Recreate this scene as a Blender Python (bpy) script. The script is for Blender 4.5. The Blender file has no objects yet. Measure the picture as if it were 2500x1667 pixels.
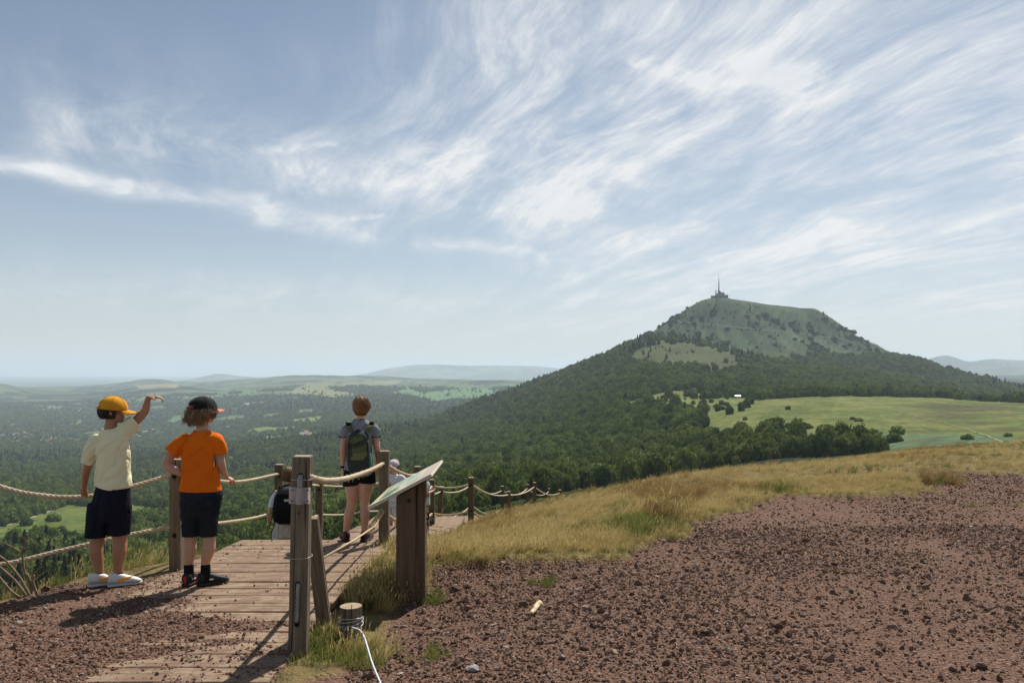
import bpy, bmesh, math, random
import numpy as np
from mathutils import Vector, Matrix, Quaternion, noise as mnoise

random.seed(7)
RNG = np.random.default_rng(11)
SC = bpy.context.scene
COL = SC.collection
CAMZ = 1.6                      # eye height above the gravel underfoot
F = 1944.0                      # focal length in photo pixels (28 mm equivalent)
HOR = 903.0                     # row of the true horizon in the photo

# ------------------------------------------------------------------ camera
cam_d = bpy.data.cameras.new('camera')
cam_d.sensor_width = 36.0
cam_d.lens = 36.0 * F / 2500.0
cam_d.shift_y = (HOR - 833.5) / 2500.0
cam_d.clip_start = 0.05
cam_d.clip_end = 200000.0
cam = bpy.data.objects.new('camera', cam_d)
cam.location = (0, 0, CAMZ)
cam.rotation_euler = (math.pi / 2, 0, 0)
COL.objects.link(cam)
SC.camera = cam

# ------------------------------------------------------------------ light
SUN_EL = math.radians(52.0)
SUN_AZ = math.radians(24.0)      # to the right of straight ahead (+Y)
sun_dir = Vector((math.sin(SUN_AZ) * math.cos(SUN_EL), math.cos(SUN_AZ) * math.cos(SUN_EL), math.sin(SUN_EL)))
sl = bpy.data.lights.new('sun', 'SUN')
sl.energy = 5.0
sl.angle = math.radians(0.53)
sl.color = (1.0, 0.95, 0.87)
so = bpy.data.objects.new('sun', sl)
so.rotation_euler = sun_dir.to_track_quat('Z', 'Y').to_euler()
so.location = (30, 30, 80)
COL.objects.link(so)

SC.view_settings.view_transform = 'Standard'
SC.view_settings.look = 'None'
SC.view_settings.exposure = 0.42
SC.view_settings.gamma = 1.0
SC.cycles.use_denoising = True
SC.cycles.max_bounces = 6
SC.cycles.diffuse_bounces = 3
SC.cycles.glossy_bounces = 2
SC.cycles.transmission_bounces = 3
SC.cycles.volume_bounces = 1
SC.cycles.transparent_max_bounces = 6
SC.cycles.sample_clamp_indirect = 6.0

# ------------------------------------------------------------------ node helpers
class NT:
    def __init__(s, tree):
        s.t = tree
    def n(s, typ, **kw):
        nd = s.t.nodes.new(typ)
        for k, v in kw.items():
            if k == 'inp':
                for kk, vv in v.items():
                    s.set(nd.inputs[kk], vv)
            else:
                setattr(nd, k, v)
        return nd
    def set(s, sock, v):
        if hasattr(v, 'is_output') or isinstance(v, bpy.types.NodeSocket):
            s.t.links.new(v, sock)
        else:
            try:
                sock.default_value = v
            except Exception:
                if isinstance(v, (tuple, list)) and len(v) == 3:
                    sock.default_value = (*v, 1)
                else:
                    raise
    def m(s, op, a, b=None, c=None, clamp=False):
        nd = s.t.nodes.new('ShaderNodeMath'); nd.operation = op; nd.use_clamp = clamp
        s.set(nd.inputs[0], a)
        if b is not None: s.set(nd.inputs[1], b)
        if c is not None: s.set(nd.inputs[2], c)
        return nd.outputs[0]
    def sm(s, v, a, b):
        nd = s.t.nodes.new('ShaderNodeMapRange'); nd.interpolation_type = 'SMOOTHSTEP'
        s.set(nd.inputs[0], v); s.set(nd.inputs[1], a); s.set(nd.inputs[2], b)
        return nd.outputs[0]
    def lin(s, v, a, b, c=0.0, d=1.0):
        nd = s.t.nodes.new('ShaderNodeMapRange')
        s.set(nd.inputs[0], v); s.set(nd.inputs[1], a); s.set(nd.inputs[2], b); s.set(nd.inputs[3], c); s.set(nd.inputs[4], d)
        return nd.outputs[0]
    def comb(s, x, y, z):
        nd = s.t.nodes.new('ShaderNodeCombineXYZ')
        s.set(nd.inputs[0], x); s.set(nd.inputs[1], y); s.set(nd.inputs[2], z)
        return nd.outputs[0]
    def sep(s, v):
        nd = s.t.nodes.new('ShaderNodeSeparateXYZ'); s.set(nd.inputs[0], v)
        return nd.outputs
    def mix(s, f, a, b, mode='MIX'):
        nd = s.t.nodes.new('ShaderNodeMix'); nd.data_type = 'RGBA'; nd.blend_type = mode
        def rgba(v): return (*v, 1) if isinstance(v, (tuple, list)) and len(v) == 3 else v
        s.set(nd.inputs[0], f); s.set(nd.inputs[6], rgba(a)); s.set(nd.inputs[7], rgba(b))
        return nd.outputs[2]
    def noise(s, vec, scale=5.0, detail=4.0, rough=0.5, dist=0.0, out=0):
        nd = s.t.nodes.new('ShaderNodeTexNoise')
        if vec is not None: s.set(nd.inputs['Vector'], vec)
        s.set(nd.inputs['Scale'], scale); s.set(nd.inputs['Detail'], detail)
        s.set(nd.inputs['Roughness'], rough); s.set(nd.inputs['Distortion'], dist)
        return nd.outputs[out]
    def vor(s, vec, scale=5.0, feature='F1', out='Distance'):
        nd = s.t.nodes.new('ShaderNodeTexVoronoi'); nd.feature = feature
        if vec is not None: s.set(nd.inputs['Vector'], vec)
        s.set(nd.inputs['Scale'], scale)
        return nd.outputs[out]
    def mapv(s, vec, scale=(1, 1, 1), loc=(0, 0, 0), rot=(0, 0, 0)):
        nd = s.t.nodes.new('ShaderNodeMapping')
        s.set(nd.inputs[0], vec); nd.inputs['Location'].default_value = loc
        nd.inputs['Rotation'].default_value = rot; nd.inputs['Scale'].default_value = scale
        return nd.outputs[0]
    def ramp(s, f, stops):
        nd = s.t.nodes.new('ShaderNodeValToRGB')
        e = nd.color_ramp.elements
        while len(e) < len(stops): e.new(0.5)
        for i, (p, c) in enumerate(stops):
            e[i].position = p; e[i].color = (*c, 1) if len(c) == 3 else c
        s.set(nd.inputs[0], f)
        return nd.outputs[0]
    def bump(s, h, strength=0.5, dist=0.02):
        nd = s.t.nodes.new('ShaderNodeBump')
        nd.inputs['Strength'].default_value = strength; nd.inputs['Distance'].default_value = dist
        s.set(nd.inputs['Height'], h)
        return nd.outputs[0]

# ------------------------------------------------------------------ sky
world = bpy.data.worlds.new('World')
SC.world = world
world.use_nodes = True
world.cycles.sampling_method = 'MANUAL'
world.cycles.sample_map_resolution = 512
wt = world.node_tree
wt.nodes.clear()
W = NT(wt)
sky = W.n('ShaderNodeTexSky', sky_type='NISHITA', sun_disc=False, sun_elevation=SUN_EL, sun_rotation=SUN_AZ,
          altitude=1200.0, air_density=1.0, dust_density=1.5, ozone_density=2.0)
gen = W.n('ShaderNodeTexCoord').outputs['Generated']
dx, dy, dz = W.sep(gen)
el = W.m('MAXIMUM', dz, 0.0)
# cirrus layer: streaks lie on a high flat sheet, so they fan out overhead and flatten at the horizon
den = W.m('ADD', el, 0.14)
U = W.m('DIVIDE', dx, den)
V = W.m('DIVIDE', dy, den)
SKYPARTS = dict(U=U, V=V, dx=dx, dy=dy, dz=dz)
pl = W.comb(U, V, 0.0)
warp = W.n('ShaderNodeTexNoise', inp={'Vector': pl, 'Scale': 0.55, 'Detail': 3.0, 'Roughness': 0.5}).outputs[1]
wv = W.n('ShaderNodeVectorMath', operation='MULTIPLY_ADD', inp={0: warp, 1: (0.6, 0.9, 0), 2: pl}).outputs[0]
rot = W.mapv(wv, rot=(0, 0, math.radians(-22)))
st1 = W.noise(W.mapv(rot, scale=(2.0, 0.50, 1)), 1.0, 7.0, 0.66, 0.25)
st2 = W.noise(W.mapv(rot, scale=(6.5, 1.7, 1), loc=(3.1, 7.7, 0)), 1.0, 6.0, 0.70, 0.3)
big = W.noise(W.mapv(pl, scale=(0.55, 0.45, 1), loc=(11.3, 2.0, 0)), 1.0, 3.0, 0.5)
puff = W.noise(W.mapv(wv, scale=(3.4, 2.4, 1), loc=(4.0, 1.0, 0)), 1.0, 7.0, 0.68, 0.4)
# angular position (tan azimuth, tan elevation) used to put the main cloud banks where they hang in the sky
front = W.m('GREATER_THAN', dy, 0.02)
ydiv = W.m('MAXIMUM', dy, 0.02)
ta = W.m('DIVIDE', dx, ydiv)
te = W.m('DIVIDE', dz, ydiv)
jit = W.noise(W.comb(ta, W.m('MULTIPLY', te, 2.4), 3.0), 7.0, 4.0, 0.6, 0.5, out=1)
jx, jy, jz = W.sep(jit)
ta_j = W.m('ADD', ta, W.m('MULTIPLY', W.m('SUBTRACT', jx, 0.5), 0.09))
te_j = W.m('ADD', te, W.m('MULTIPLY', W.m('SUBTRACT', jy, 0.5), 0.030))
def sk(px, py): return ((px - 1250) / F, (HOR - py) / F)
def streak(p0, p1, w0, w1=None, soft=1.0):
    """soft band from p0 to p1 (photo pixels turned to sky angles), half width in pixels"""
    a = sk(*p0); b = sk(*p1); w0 /= F; w1 = (w1 if w1 is not None else w0 * F) / F
    ex, ey = b[0] - a[0], b[1] - a[1]; L2 = ex * ex + ey * ey; L = math.sqrt(L2)
    rx = W.m('SUBTRACT', ta_j, a[0]); ry = W.m('SUBTRACT', te_j, a[1])
    t = W.m('DIVIDE', W.m('ADD', W.m('MULTIPLY', rx, ex), W.m('MULTIPLY', ry, ey)), L2)
    tc = W.m('MINIMUM', W.m('MAXIMUM', t, 0.0), 1.0)
    d2x = W.m('SUBTRACT', rx, W.m('MULTIPLY', tc, ex)); d2y = W.m('SUBTRACT', ry, W.m('MULTIPLY', tc, ey))
    d = W.m('SQRT', W.m('ADD', W.m('MULTIPLY', d2x, d2x), W.m('MULTIPLY', d2y, d2y)))
    w = W.lin(tc, 0, 1, w0, w1)
    q = W.m('DIVIDE', d, w)
    return W.m('EXPONENT', W.m('MULTIPLY', W.m('MULTIPLY', q, q), -soft))
def add(*a):
    r = a[0]
    for b in a[1:]: r = W.m('ADD', r, b)
    return r
def mul(a, b): return W.m('MULTIPLY', a, b)
bank = add(mul(streak((1500, 120), (2500, 60), 330), 0.85), mul(streak((1100, 330), (2000, 260), 230), 0.75),
           mul(streak((1750, 480), (2600, 330), 190), 0.75), mul(streak((1250, 520), (1850, 600), 70), 0.75),
           mul(streak((2000, 640), (2600, 590), 90), 0.6), mul(streak((1300, 20), (1050, 60), 120), 0.55))
thin = add(mul(streak((150, 320), (750, 400), 85), 0.6), mul(streak((700, 400), (1300, 440), 75), 0.45),
           mul(streak((0, 690), (1400, 760), 60), 0.30), mul(streak((1400, 690), (2600, 690), 110), 0.6), mul(streak((950, 470), (1500, 420), 90), 0.25),
           mul(streak((100, 180), (800, 260), 130), 0.14))
hard = add(mul(streak((-150, 368), (300, 460), 26, 20), 0.9), mul(streak((300, 460), (640, 500), 20, 26), 0.8),
           mul(streak((640, 515), (900, 570), 26, 22), 0.85), mul(streak((1010, 590), (1150, 596), 15, 18), 0.8),
           mul(streak((1150, 596), (1330, 625), 18, 10), 0.65), mul(streak((860, 537), (940, 528), 6, 4), 0.5),
           mul(streak((300, 350), (420, 380), 30, 22), 0.5), mul(streak((600, 375), (830, 345), 14, 6), 0.45),
           mul(streak((1180, 510), (1420, 520), 20, 26), 0.55), mul(streak((1830, 180), (1950, 185), 30, 42), 0.75),
           mul(streak((1560, 160), (1700, 195), 26, 20), 0.6), mul(streak((2050, 590), (2600, 500), 16, 24), 0.6))
sA = W.sm(add(mul(st1, 0.60), mul(st2, 0.40)), 0.40, 0.67)
sP = W.sm(puff, 0.32, 0.66)
c_bank = mul(W.m('MINIMUM', bank, 1.15), add(mul(sA, 0.82), mul(sP, 0.14), 0.06))
c_thin = mul(thin, add(mul(sA, 0.9), mul(sP, 0.45)))
c_hard = mul(hard, add(mul(sP, 0.75), mul(sA, 0.3), 0.15))
front_c = mul(front, add(c_bank, c_thin, c_hard))
# the rest of the dome carries the same kind of broken cirrus
rest = mul(W.sm(big, 0.42, 0.66), mul(sA, 0.7))
side = W.sm(W.m('ABSOLUTE', ta), 0.75, 1.15)
up = W.sm(te, 0.52, 0.8)
away = W.m('MAXIMUM', W.m('MAXIMUM', side, up), W.m('SUBTRACT', 1.0, front))
cov = W.m('MINIMUM', add(mul(front_c, W.m('SUBTRACT', 1.0, mul(away, 0.6))), mul(rest, away)), 0.93)
# veil of high haze
veil = W.m('EXPONENT', mul(el, -7.0))
skyc = W.n('ShaderNodeHueSaturation', inp={'Saturation': 0.84, 'Value': 0.78, 'Color': sky.outputs[0]}).outputs[0]
skyc = W.mix(1.0, skyc, (0.93, 1.0, 1.0), 'MULTIPLY')
skyc = W.mix(mul(veil, 0.80), skyc, (6.5, 6.75, 6.8))
ccol = W.mix(sA, (7.0, 7.35, 7.7), (8.6, 8.6, 8.5))
full = W.mix(cov, skyc, ccol)
bg = W.n('ShaderNodeBackground', inp={'Color': full, 'Strength': 0.080})
wo = W.n('ShaderNodeOutputWorld')
wt.links.new(bg.outputs[0], wo.inputs[0])
# ------------------------------------------------------------------ noise and geometry helpers
def vnoise(x, y, seed=0):
    x = np.asarray(x, float); y = np.asarray(y, float)
    xi = np.floor(x).astype(np.int64); yi = np.floor(y).astype(np.int64)
    xf = x - xi; yf = y - yi
    u = xf * xf * xf * (xf * (xf * 6 - 15) + 10); v = yf * yf * yf * (yf * (yf * 6 - 15) + 10)
    def h(a, b):
        n = (a * 374761393 + b * 668265263 + seed * 2147483647) & 0xFFFFFFFF
        n = ((n ^ (n >> 13)) * 1274126177) & 0xFFFFFFFF
        n = n ^ (n >> 16)
        return n / 4294967295.0
    return ((h(xi, yi) * (1 - u) + h(xi + 1, yi) * u) * (1 - v) + (h(xi, yi + 1) * (1 - u) + h(xi + 1, yi + 1) * u) * v)
def fbm(x, y, oct=4, seed=0, gain=0.5):
    s = 0.0; a = 1.0; t = 0.0
    for i in range(oct):
        s = s + a * vnoise(np.asarray(x) * 2 ** i + 17.3 * i, np.asarray(y) * 2 ** i + 9.1 * i, seed + i); t += a; a *= gain
    return s / t
def sstep(v, a, b):
    t = np.clip((np.asarray(v, float) - a) / (b - a), 0, 1); return t * t * (3 - 2 * t)
def in_poly(px, py, poly):
    px = np.asarray(px); py = np.asarray(py); r = np.zeros(px.shape, bool); n = len(poly)
    for i in range(n):
        x0, y0 = poly[i]; x1, y1 = poly[(i + 1) % n]
        if y0 == y1: continue
        c = ((y0 > py) != (y1 > py)) & (px < (x1 - x0) * (py - y0) / (y1 - y0) + x0)
        r ^= c
    return r
class TPS:
    def __init__(s, pts, vals, lam=1e-4):
        s.p = np.array(pts, float); n = len(s.p)
        K = s.phi(np.linalg.norm(s.p[:, None] - s.p[None], axis=2)) + lam * np.eye(n)
        P = np.c_[np.ones(n), s.p]
        A = np.block([[K, P], [P.T, np.zeros((3, 3))]])
        s.w = np.linalg.solve(A, np.r_[np.array(vals, float), 0, 0, 0])
    @staticmethod
    def phi(r):
        r = np.maximum(r, 1e-9); return r * r * np.log(r)
    def __call__(s, a, b):
        a = np.asarray(a, float); sh = a.shape; a = a.ravel(); b = np.asarray(b, float).ravel()
        out = s.w[-3] + s.w[-2] * a + s.w[-1] * b
        for i in range(len(s.p)):
            out = out + s.w[i] * s.phi(np.hypot(a - s.p[i, 0], b - s.p[i, 1]))
        return out.reshape(sh)

# ------------------------------------------------------------------ shape of the land (heights relative to the eye)
# hilltop underfoot: (photo column, photo row, distance ahead) of points where it is touched by something of known size
near_px = [(715, 1625, 4.45), (0, 1667, 3.95), (600, 1667, 3.98), (1155, 1640, 4.1), (1305, 1485, 5.2), (2500, 1667, 3.9),
           (1800, 1667, 3.9), (290, 1432, 5.95), (0, 1465, 5.6), (470, 1425, 5.95), (430, 1388, 6.6), (855, 1592, 4.75),
           (1005, 1475, 5.78), (940, 1350, 8.05), (1250, 1372, 6.6), (1250, 1330, 7.8), (1250, 1278, 10.2), (1100, 1334, 8.6),
           (2500, 1300, 7.6), (2500, 1155, 12.4), (2500, 1084, 25.0), (1700, 1230, 10.0), (1500, 1370, 6.6), (1900, 1215, 10.3),
           (1305, 1244, 13.0), (1400, 1226, 15.6), (1600, 1194, 18.0), (1800, 1163, 20.0), (2000, 1140, 21.0), (2150, 1119, 22.0), (1170, 1310, 11.0),
           (2300, 1096, 24.0), (2000, 1400, 6.0), (2200, 1210, 10.2), (2900, 1300, 7.6), (3000, 1076, 26.0)]
near_pts = [((px - 1250) / F * D, D, -(py - HOR) / F * D) for px, py, D in near_px]
near_pts += [(0, -6, -1.6), (-4, -6, -1.6), (6, -6, -1.55), (0, 0, -1.58), (-3, 1, -1.6), (5, 1, -1.53), (12, 0, -1.5), (-3.2, 8.2, -1.9),
             (-2.1, 8.1, -1.90), (-2.1, 9.2, -2.2), (-2.1, 10.5, -2.58), (-2.1, 12.3, -2.82), (-1.6, 15.0, -3.3), (-0.4, 17.5, -3.95), (0.2, 19.5, -4.35), (1.3, 23.5, -4.9), (2.6, 29, -6.0),
             (-1.1, 10.2, -2.25), (-0.9, 12.4, -2.55), (-3.4, 10.2, -2.55), (-3.6, 13, -3.3), (-2.6, 17, -4.3), (-1.0, 20, -5.0), (0.5, 25, -6.2),
             (-3.6, 6.5, -1.72), (-4.2, 5.2, -1.72), (-3.9, 6.2, -1.82), (-4.6, 6.8, -2.5), (-6, 7, -3.5), (-9, 8, -5.6), (-14, 8, -9.0), (-14, 0, -7.0), (-4.8, 3, -1.72), (-7, 3, -3.0),
             (-7, 12, -5.5), (-14, 16, -11), (-6, 22, -9), (-20, 40, -23), (0, 36, -11), (-6, 45, -17), (0, 60, -20), (-30, 60, -32), (10, 36, -6.5), (14, 50, -11),
             (25, 36, -4.5), (30, 60, -10), (45, 60, -9), (20, 60, -12), (40, 20, -2.4), (40, 40, -4.6), (45, 0, -1.5), (-30, 20, -18), (-30, 0, -15)]
NEAR = TPS([(a, b) for a, b, c in near_pts], [c for a, b, c in near_pts], 3e-3)

# land beyond: tangent of the angle below the eye at (column, distance)
far_tab = {
 -700: [(80, .38), (200, .36), (350, .30), (600, .24), (900, .195), (1300, .16), (2000, .132), (3000, .108), (4000, .09), (5500, .067), (7500, .042), (9500, .028), (14000, .024), (25000, .018), (45000, .0165)],
 0: [(80, .37), (200, .34), (350, .285), (600, .232), (900, .190), (1300, .157), (2000, .130), (3000, .106), (4000, .088), (5500, .064), (7500, .040), (9500, .028), (14000, .024), (25000, .018), (45000, .016)],
 450: [(80, .31), (200, .30), (400, .25), (700, .20), (1100, .166), (1600, .142), (2400, .119), (3500, .094), (4500, .077), (6000, .052), (8000, .030), (11000, .024), (16000, .021), (30000, .015), (45000, .0145)],
 800: [(80, .27), (200, .24), (400, .20), (700, .166), (1100, .142), (1600, .123), (2400, .100), (3200, .080), (4200, .062), (5500, .043), (7300, .023), (11000, .020), (20000, .014), (45000, .0135)],
 1100: [(80, .24), (200, .20), (400, .165), (700, .140), (1100, .112), (1600, .092), (2100, .076), (3500, .064), (5000, .046), (7000, .026), (11000, .019), (20000, .013), (45000, .0135)],
 1300: [(80, .20), (250, .17), (500, .145), (800, .115), (1200, .085), (1700, .056), (2200, .030), (3500, .055), (6000, .032), (11000, .018), (45000, .013)],
 1600: [(80, .17), (250, .15), (450, .135), (700, .095), (900, .065), (1150, .040), (1500, .012), (1900, -.010), (2250, -.030), (4500, .04), (9000, .017), (45000, .012)],
 1800: [(80, .16), (200, .14), (400, .123), (600, .085), (800, .057), (1100, .036), (1250, .0335), (1600, .010), (2000, -.008), (4500, .035), (9000, .017), (45000, .012)],
 2100: [(80, .14), (250, .125), (430, .105), (600, .072), (850, .045), (1100, .0325), (1500, .024), (2000, .006), (4500, .035), (9000, .015), (45000, .012)],
 2500: [(80, .13), (250, .11), (400, .090), (600, .065), (900, .046), (1100, .0415), (1500, .046), (2000, .036), (2850, .026), (4500, .024), (8000, .014), (45000, .012)],
 3200: [(80, .13), (250, .11), (400, .090), (600, .066), (900, .050), (1100, .046), (1500, .052), (2000, .044), (2850, .036), (4500, .028), (8000, .014), (45000, .012)],
}
fp = [((px / 420.0, math.log(D) * 1.6), a) for px, l in far_tab.items() for D, a in l]
FAR = TPS([p for p, a in fp], [a for p, a in fp], 1e-3)
# distant ridges: (column, distance, tangent gained, half width in columns, half depth in log distance)
bumps = [(372, 12500, .0085, 80, .10), (300, 12500, .004, 150, .12), (850, 11500, .0120, 190, .09), (640, 11500, .0080, 170, .09), (1120, 11800, .005, 160, .08),
         (1000, 26000, .0145, 130, .10), (1180, 26000, .0125, 160, .10), (1350, 27000, .0110, 150, .1), (530, 22000, .0055, 50, .08), (560, 23000, .006, 160, .09),
         (380, 8300, .0120, 110, .10), (0, 9300, .0100, 60, .08), (-250, 9300, .011, 150, .08), (860, 8200, .0060, 150, .09), (640, 7600, .0040, 120, .08), (1200, 8400, .006, 130, .08),
         (2317, 16500, .0115, 44, .07), (2260, 16500, .009, 55, .07), (2420, 17000, .012, 60, .07), (2520, 17000, .011, 70, .07), (2380, 16000, .008, 260, .12), (2720, 16500, .018, 130, .07), (3000, 16500, .015, 120, .07)]
dome_L = ([0, 40, 82, 150, 205, 284, 408, 510, 690, 1004, 1400, 2000, 4000], [0, 14, 39, 86, 122, 163, 221, 262, 334, 452, 530, 610, 900])
dome_R = ([0, 20, 48, 89, 143, 225, 363, 500, 741, 1000, 1400, 2000, 4000], [0, 8, 32, 66, 112, 158, 217, 274, 362, 432, 510, 590, 880])
ridge_t = ([0, .12, .18, .38, .55, .75, 1.0], [262, 266, 258, 244, 237, 234, 229])
def dome(x, y):
    ax, ay, bx, by = 712.0, 2830.0, 1088.0, 2880.0
    ex, ey = bx - ax, by - ay; L = math.hypot(ex, ey)
    t = ((x - ax) * ex + (y - ay) * ey) / (L * L); tc = np.clip(t, 0, 1)
    qx = x - ax - tc * ex; qy = y - ay - tc * ey
    d = np.hypot(qx, qy)
    ang = np.arctan2(qy, qx)
    gul = (fbm(ang * 9 + tc * 5, d / 900, 3, 5) - 0.5) * 0.30 * sstep(d, 20, 130) * sstep(-qy, -10, 60)
    d = d * (1 + gul)
    wl = sstep(-(t - 0.5) * L, -260, 260)
    front = sstep(-qy, 0, 500) * 0.10
    h = np.interp(tc, *ridge_t) - (wl * np.interp(d, *dome_L) + (1 - wl) * np.interp(d, *dome_R)) * (1 - front)
    return h
def knoll(x, y):
    d = np.hypot((x - 410) / np.where(x < 410, 0.62, 1.05), (y - 2230) / 1.1)
    a = 84 - np.interp(d, [0, 80, 200, 320, 500, 800, 1500], [0, 6, 36, 74, 130, 240, 460])
    return a
def smax(a, b, k):
    h = np.clip(0.5 + 0.5 * (a - b) / k, 0, 1)
    return b * (1 - h) + a * h + k * h * (1 - h)
def H_far(x, y):
    y = np.maximum(y, 20.0); px = x / y * F + 1250; l = np.log(y)
    a = FAR(np.clip(px, -900, 3400) / 420.0, l * 1.6)
    for bp, bd, bh, bw, bl in bumps:
        a = a - bh * np.exp(-((px - bp) / bw) ** 2) * np.exp(-((l - math.log(bd)) / bl) ** 2)
    z = -a * y
    n = (fbm(x / 420, y / 420, 4, 21) - 0.5) * 22 * sstep(y, 2900, 3800) * sstep(-x / y, -0.1, 0.1) + (fbm(x / 1500, y / 1500, 4, 31) - 0.5) * 130 * sstep(y, 5500, 9500) * (1 - sstep(y, 12000, 26000) * 0.6)
    z = z + n + (fbm(x / 60, y / 60, 3, 41) - 0.5) * 5 * sstep(y, 120, 400) * (1 - sstep(y, 5000, 9000))
    z = smax(z, knoll(x, y), 25)
    z = smax(z, dome(x, y), 18)
    return z
def H(x, y):
    """height of the land in world units (eye at CAMZ)"""
    x = np.asarray(x, float); y = np.asarray(y, float)
    zn = NEAR(np.clip(x, -40, 60), np.clip(y, -15, 70))
    zf = H_far(x, y)
    w = sstep(y, 38, 85)
    return zn * (1 - w) + zf * w + CAMZ
def Hn(x, y):
    return float(NEAR(np.array([x]), np.array([y]))[0]) + CAMZ
def P(px, py, D):
    return Vector(((px - 1250) / F * D, D, CAMZ - (py - HOR) / F * D))
def XZ(px, py, D):
    return (px - 1250) / F * D, CAMZ - (py - HOR) / F * D

_ld = np.exp(np.linspace(math.log(90), math.log(44000), 1500))
_hit_cache = {}
def hit(px, py, dmin=90.0):
    """where the line of sight through a photo pixel first meets the far land"""
    k = round(px / 2)
    if k not in _hit_cache:
        _hit_cache[k] = H((k * 2 - 1250) / F * _ld, _ld)
    row = HOR - (_hit_cache[k] - CAMZ) / _ld * F
    ok = np.where((row <= py) & (_ld > dmin))[0]
    if len(ok) == 0: return None
    D = _ld[ok[0]]
    x = (px - 1250) / F * D
    return Vector((x, D, float(H(np.array([x]), np.array([D]))[0])))

# ------------------------------------------------------------------ object helpers
def link(o, parent=None):
    COL.objects.link(o)
    if parent is not None: o.parent = parent
    return o
def tag(o, label, cat, group=None):
    o['label'] = label; o['category'] = cat
    if group: o['group'] = group
    return o
def empty(name, loc=(0, 0, 0), rotz=0.0):
    o = bpy.data.objects.new(name, None); o.empty_display_size = 0.1
    o.location = loc; o.rotation_euler = (0, 0, rotz)
    return link(o)
def mesh_obj(name, verts, faces, mat=None, parent=None, smooth=False, data=None):
    me = data or bpy.data.meshes.new(name)
    if data is None:
        me.from_pydata([tuple(v) for v in verts], [], faces); me.update()
        if smooth: me.shade_smooth()
    o = bpy.data.objects.new(name, me)
    if mat is not None and len(me.materials) == 0: me.materials.append(mat)
    return link(o, parent)
def np_mesh(name, V, Q, smooth=True):
    """fast mesh from numpy vertices and quads/tris (Q: n x k)"""
    V = np.asarray(V, np.float32); Q = np.asarray(Q, np.int32)
    me = bpy.data.meshes.new(name)
    me.vertices.add(len(V)); me.vertices.foreach_set('co', V.ravel())
    me.loops.add(Q.size); me.loops.foreach_set('vertex_index', Q.ravel())
    me.polygons.add(len(Q)); me.polygons.foreach_set('loop_start', np.arange(len(Q), dtype=np.int32) * Q.shape[1])
    me.update(calc_edges=True)
    me.polygons.foreach_set('use_smooth', np.full(len(Q), smooth, bool))
    return me
def bm_obj(name, bm, mat=None, parent=None, smooth=False):
    me = bpy.data.meshes.new(name); bm.to_mesh(me); bm.free()
    if smooth: me.shade_smooth()
    if mat is not None:
        for mm in (mat if isinstance(mat, (list, tuple)) else [mat]): me.materials.append(mm)
    o = bpy.data.objects.new(name, me)
    return link(o, parent)
def mat_new(name):
    m = bpy.data.materials.new(name); m.use_nodes = True
    t = NT(m.node_tree); b = m.node_tree.nodes['Principled BSDF']
    b.inputs['Specular IOR Level'].default_value = 0.25
    return m, t, b
def mat_flat(name, col, rough=0.7, var=0.12, scale=20.0, spec=0.25, metal=0.0, bump=0.0):
    m, t, b = mat_new(name)
    oc = t.n('ShaderNodeTexCoord').outputs['Object']
    n = t.noise(oc, scale, 5, 0.6)
    c = t.mix(t.lin(n, 0.3, 0.7, 0, 1), tuple(x * (1 - var) for x in col), tuple(min(1, x * (1 + var)) for x in col))
    t.set(b.inputs['Base Color'], c); b.inputs['Roughness'].default_value = rough
    b.inputs['Specular IOR Level'].default_value = spec; b.inputs['Metallic'].default_value = metal
    if bump: t.set(b.inputs['Normal'], t.bump(n, bump, 0.01))
    return m

# ------------------------------------------------------------------ land cover in photo pixels
POLY = dict(
 meadow=[(1688, 1058), (1746, 1018), (1802, 990), (1849, 977), (1952, 971), (2078, 967), (2242, 971), (2500, 984), (3300, 1000), (3300, 1160), (2500, 1160), (2110, 1150), (2168, 1106), (2130, 1086), (2000, 1080), (1905, 1080), (1790, 1074), (1712, 1068)],
 glade=[(1500, 984), (1564, 975), (1607, 960), (1668, 949), (1730, 952), (1781, 970), (1844, 969), (1857, 980), (1810, 1002), (1755, 1028), (1704, 1024), (1679, 1010), (1602, 1004), (1545, 1000)],
 low=[(-400, 1290), (0, 1287), (50, 1273), (115, 1250), (168, 1233), (214, 1237), (325, 1233), (394, 1241), (383, 1262), (318, 1282), (300, 1300), (214, 1338), (184, 1330), (115, 1314), (38, 1334), (0, 1363), (-400, 1420)],
 low2=[(148, 1206), (163, 1186), (178, 1182), (172, 1202)],
 knoll=[(1530, 872), (1573, 842), (1615, 832), (1700, 838), (1760, 850), (1800, 868), (1815, 892), (1780, 912), (1737, 926), (1715, 912), (1690, 896), (1650, 892), (1600, 896), (1560, 890), (1510, 904)],
 saddle=[(1765, 848), (1821, 835), (1914, 846), (1989, 868), (1961, 884), (1844, 884)],
)
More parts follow.
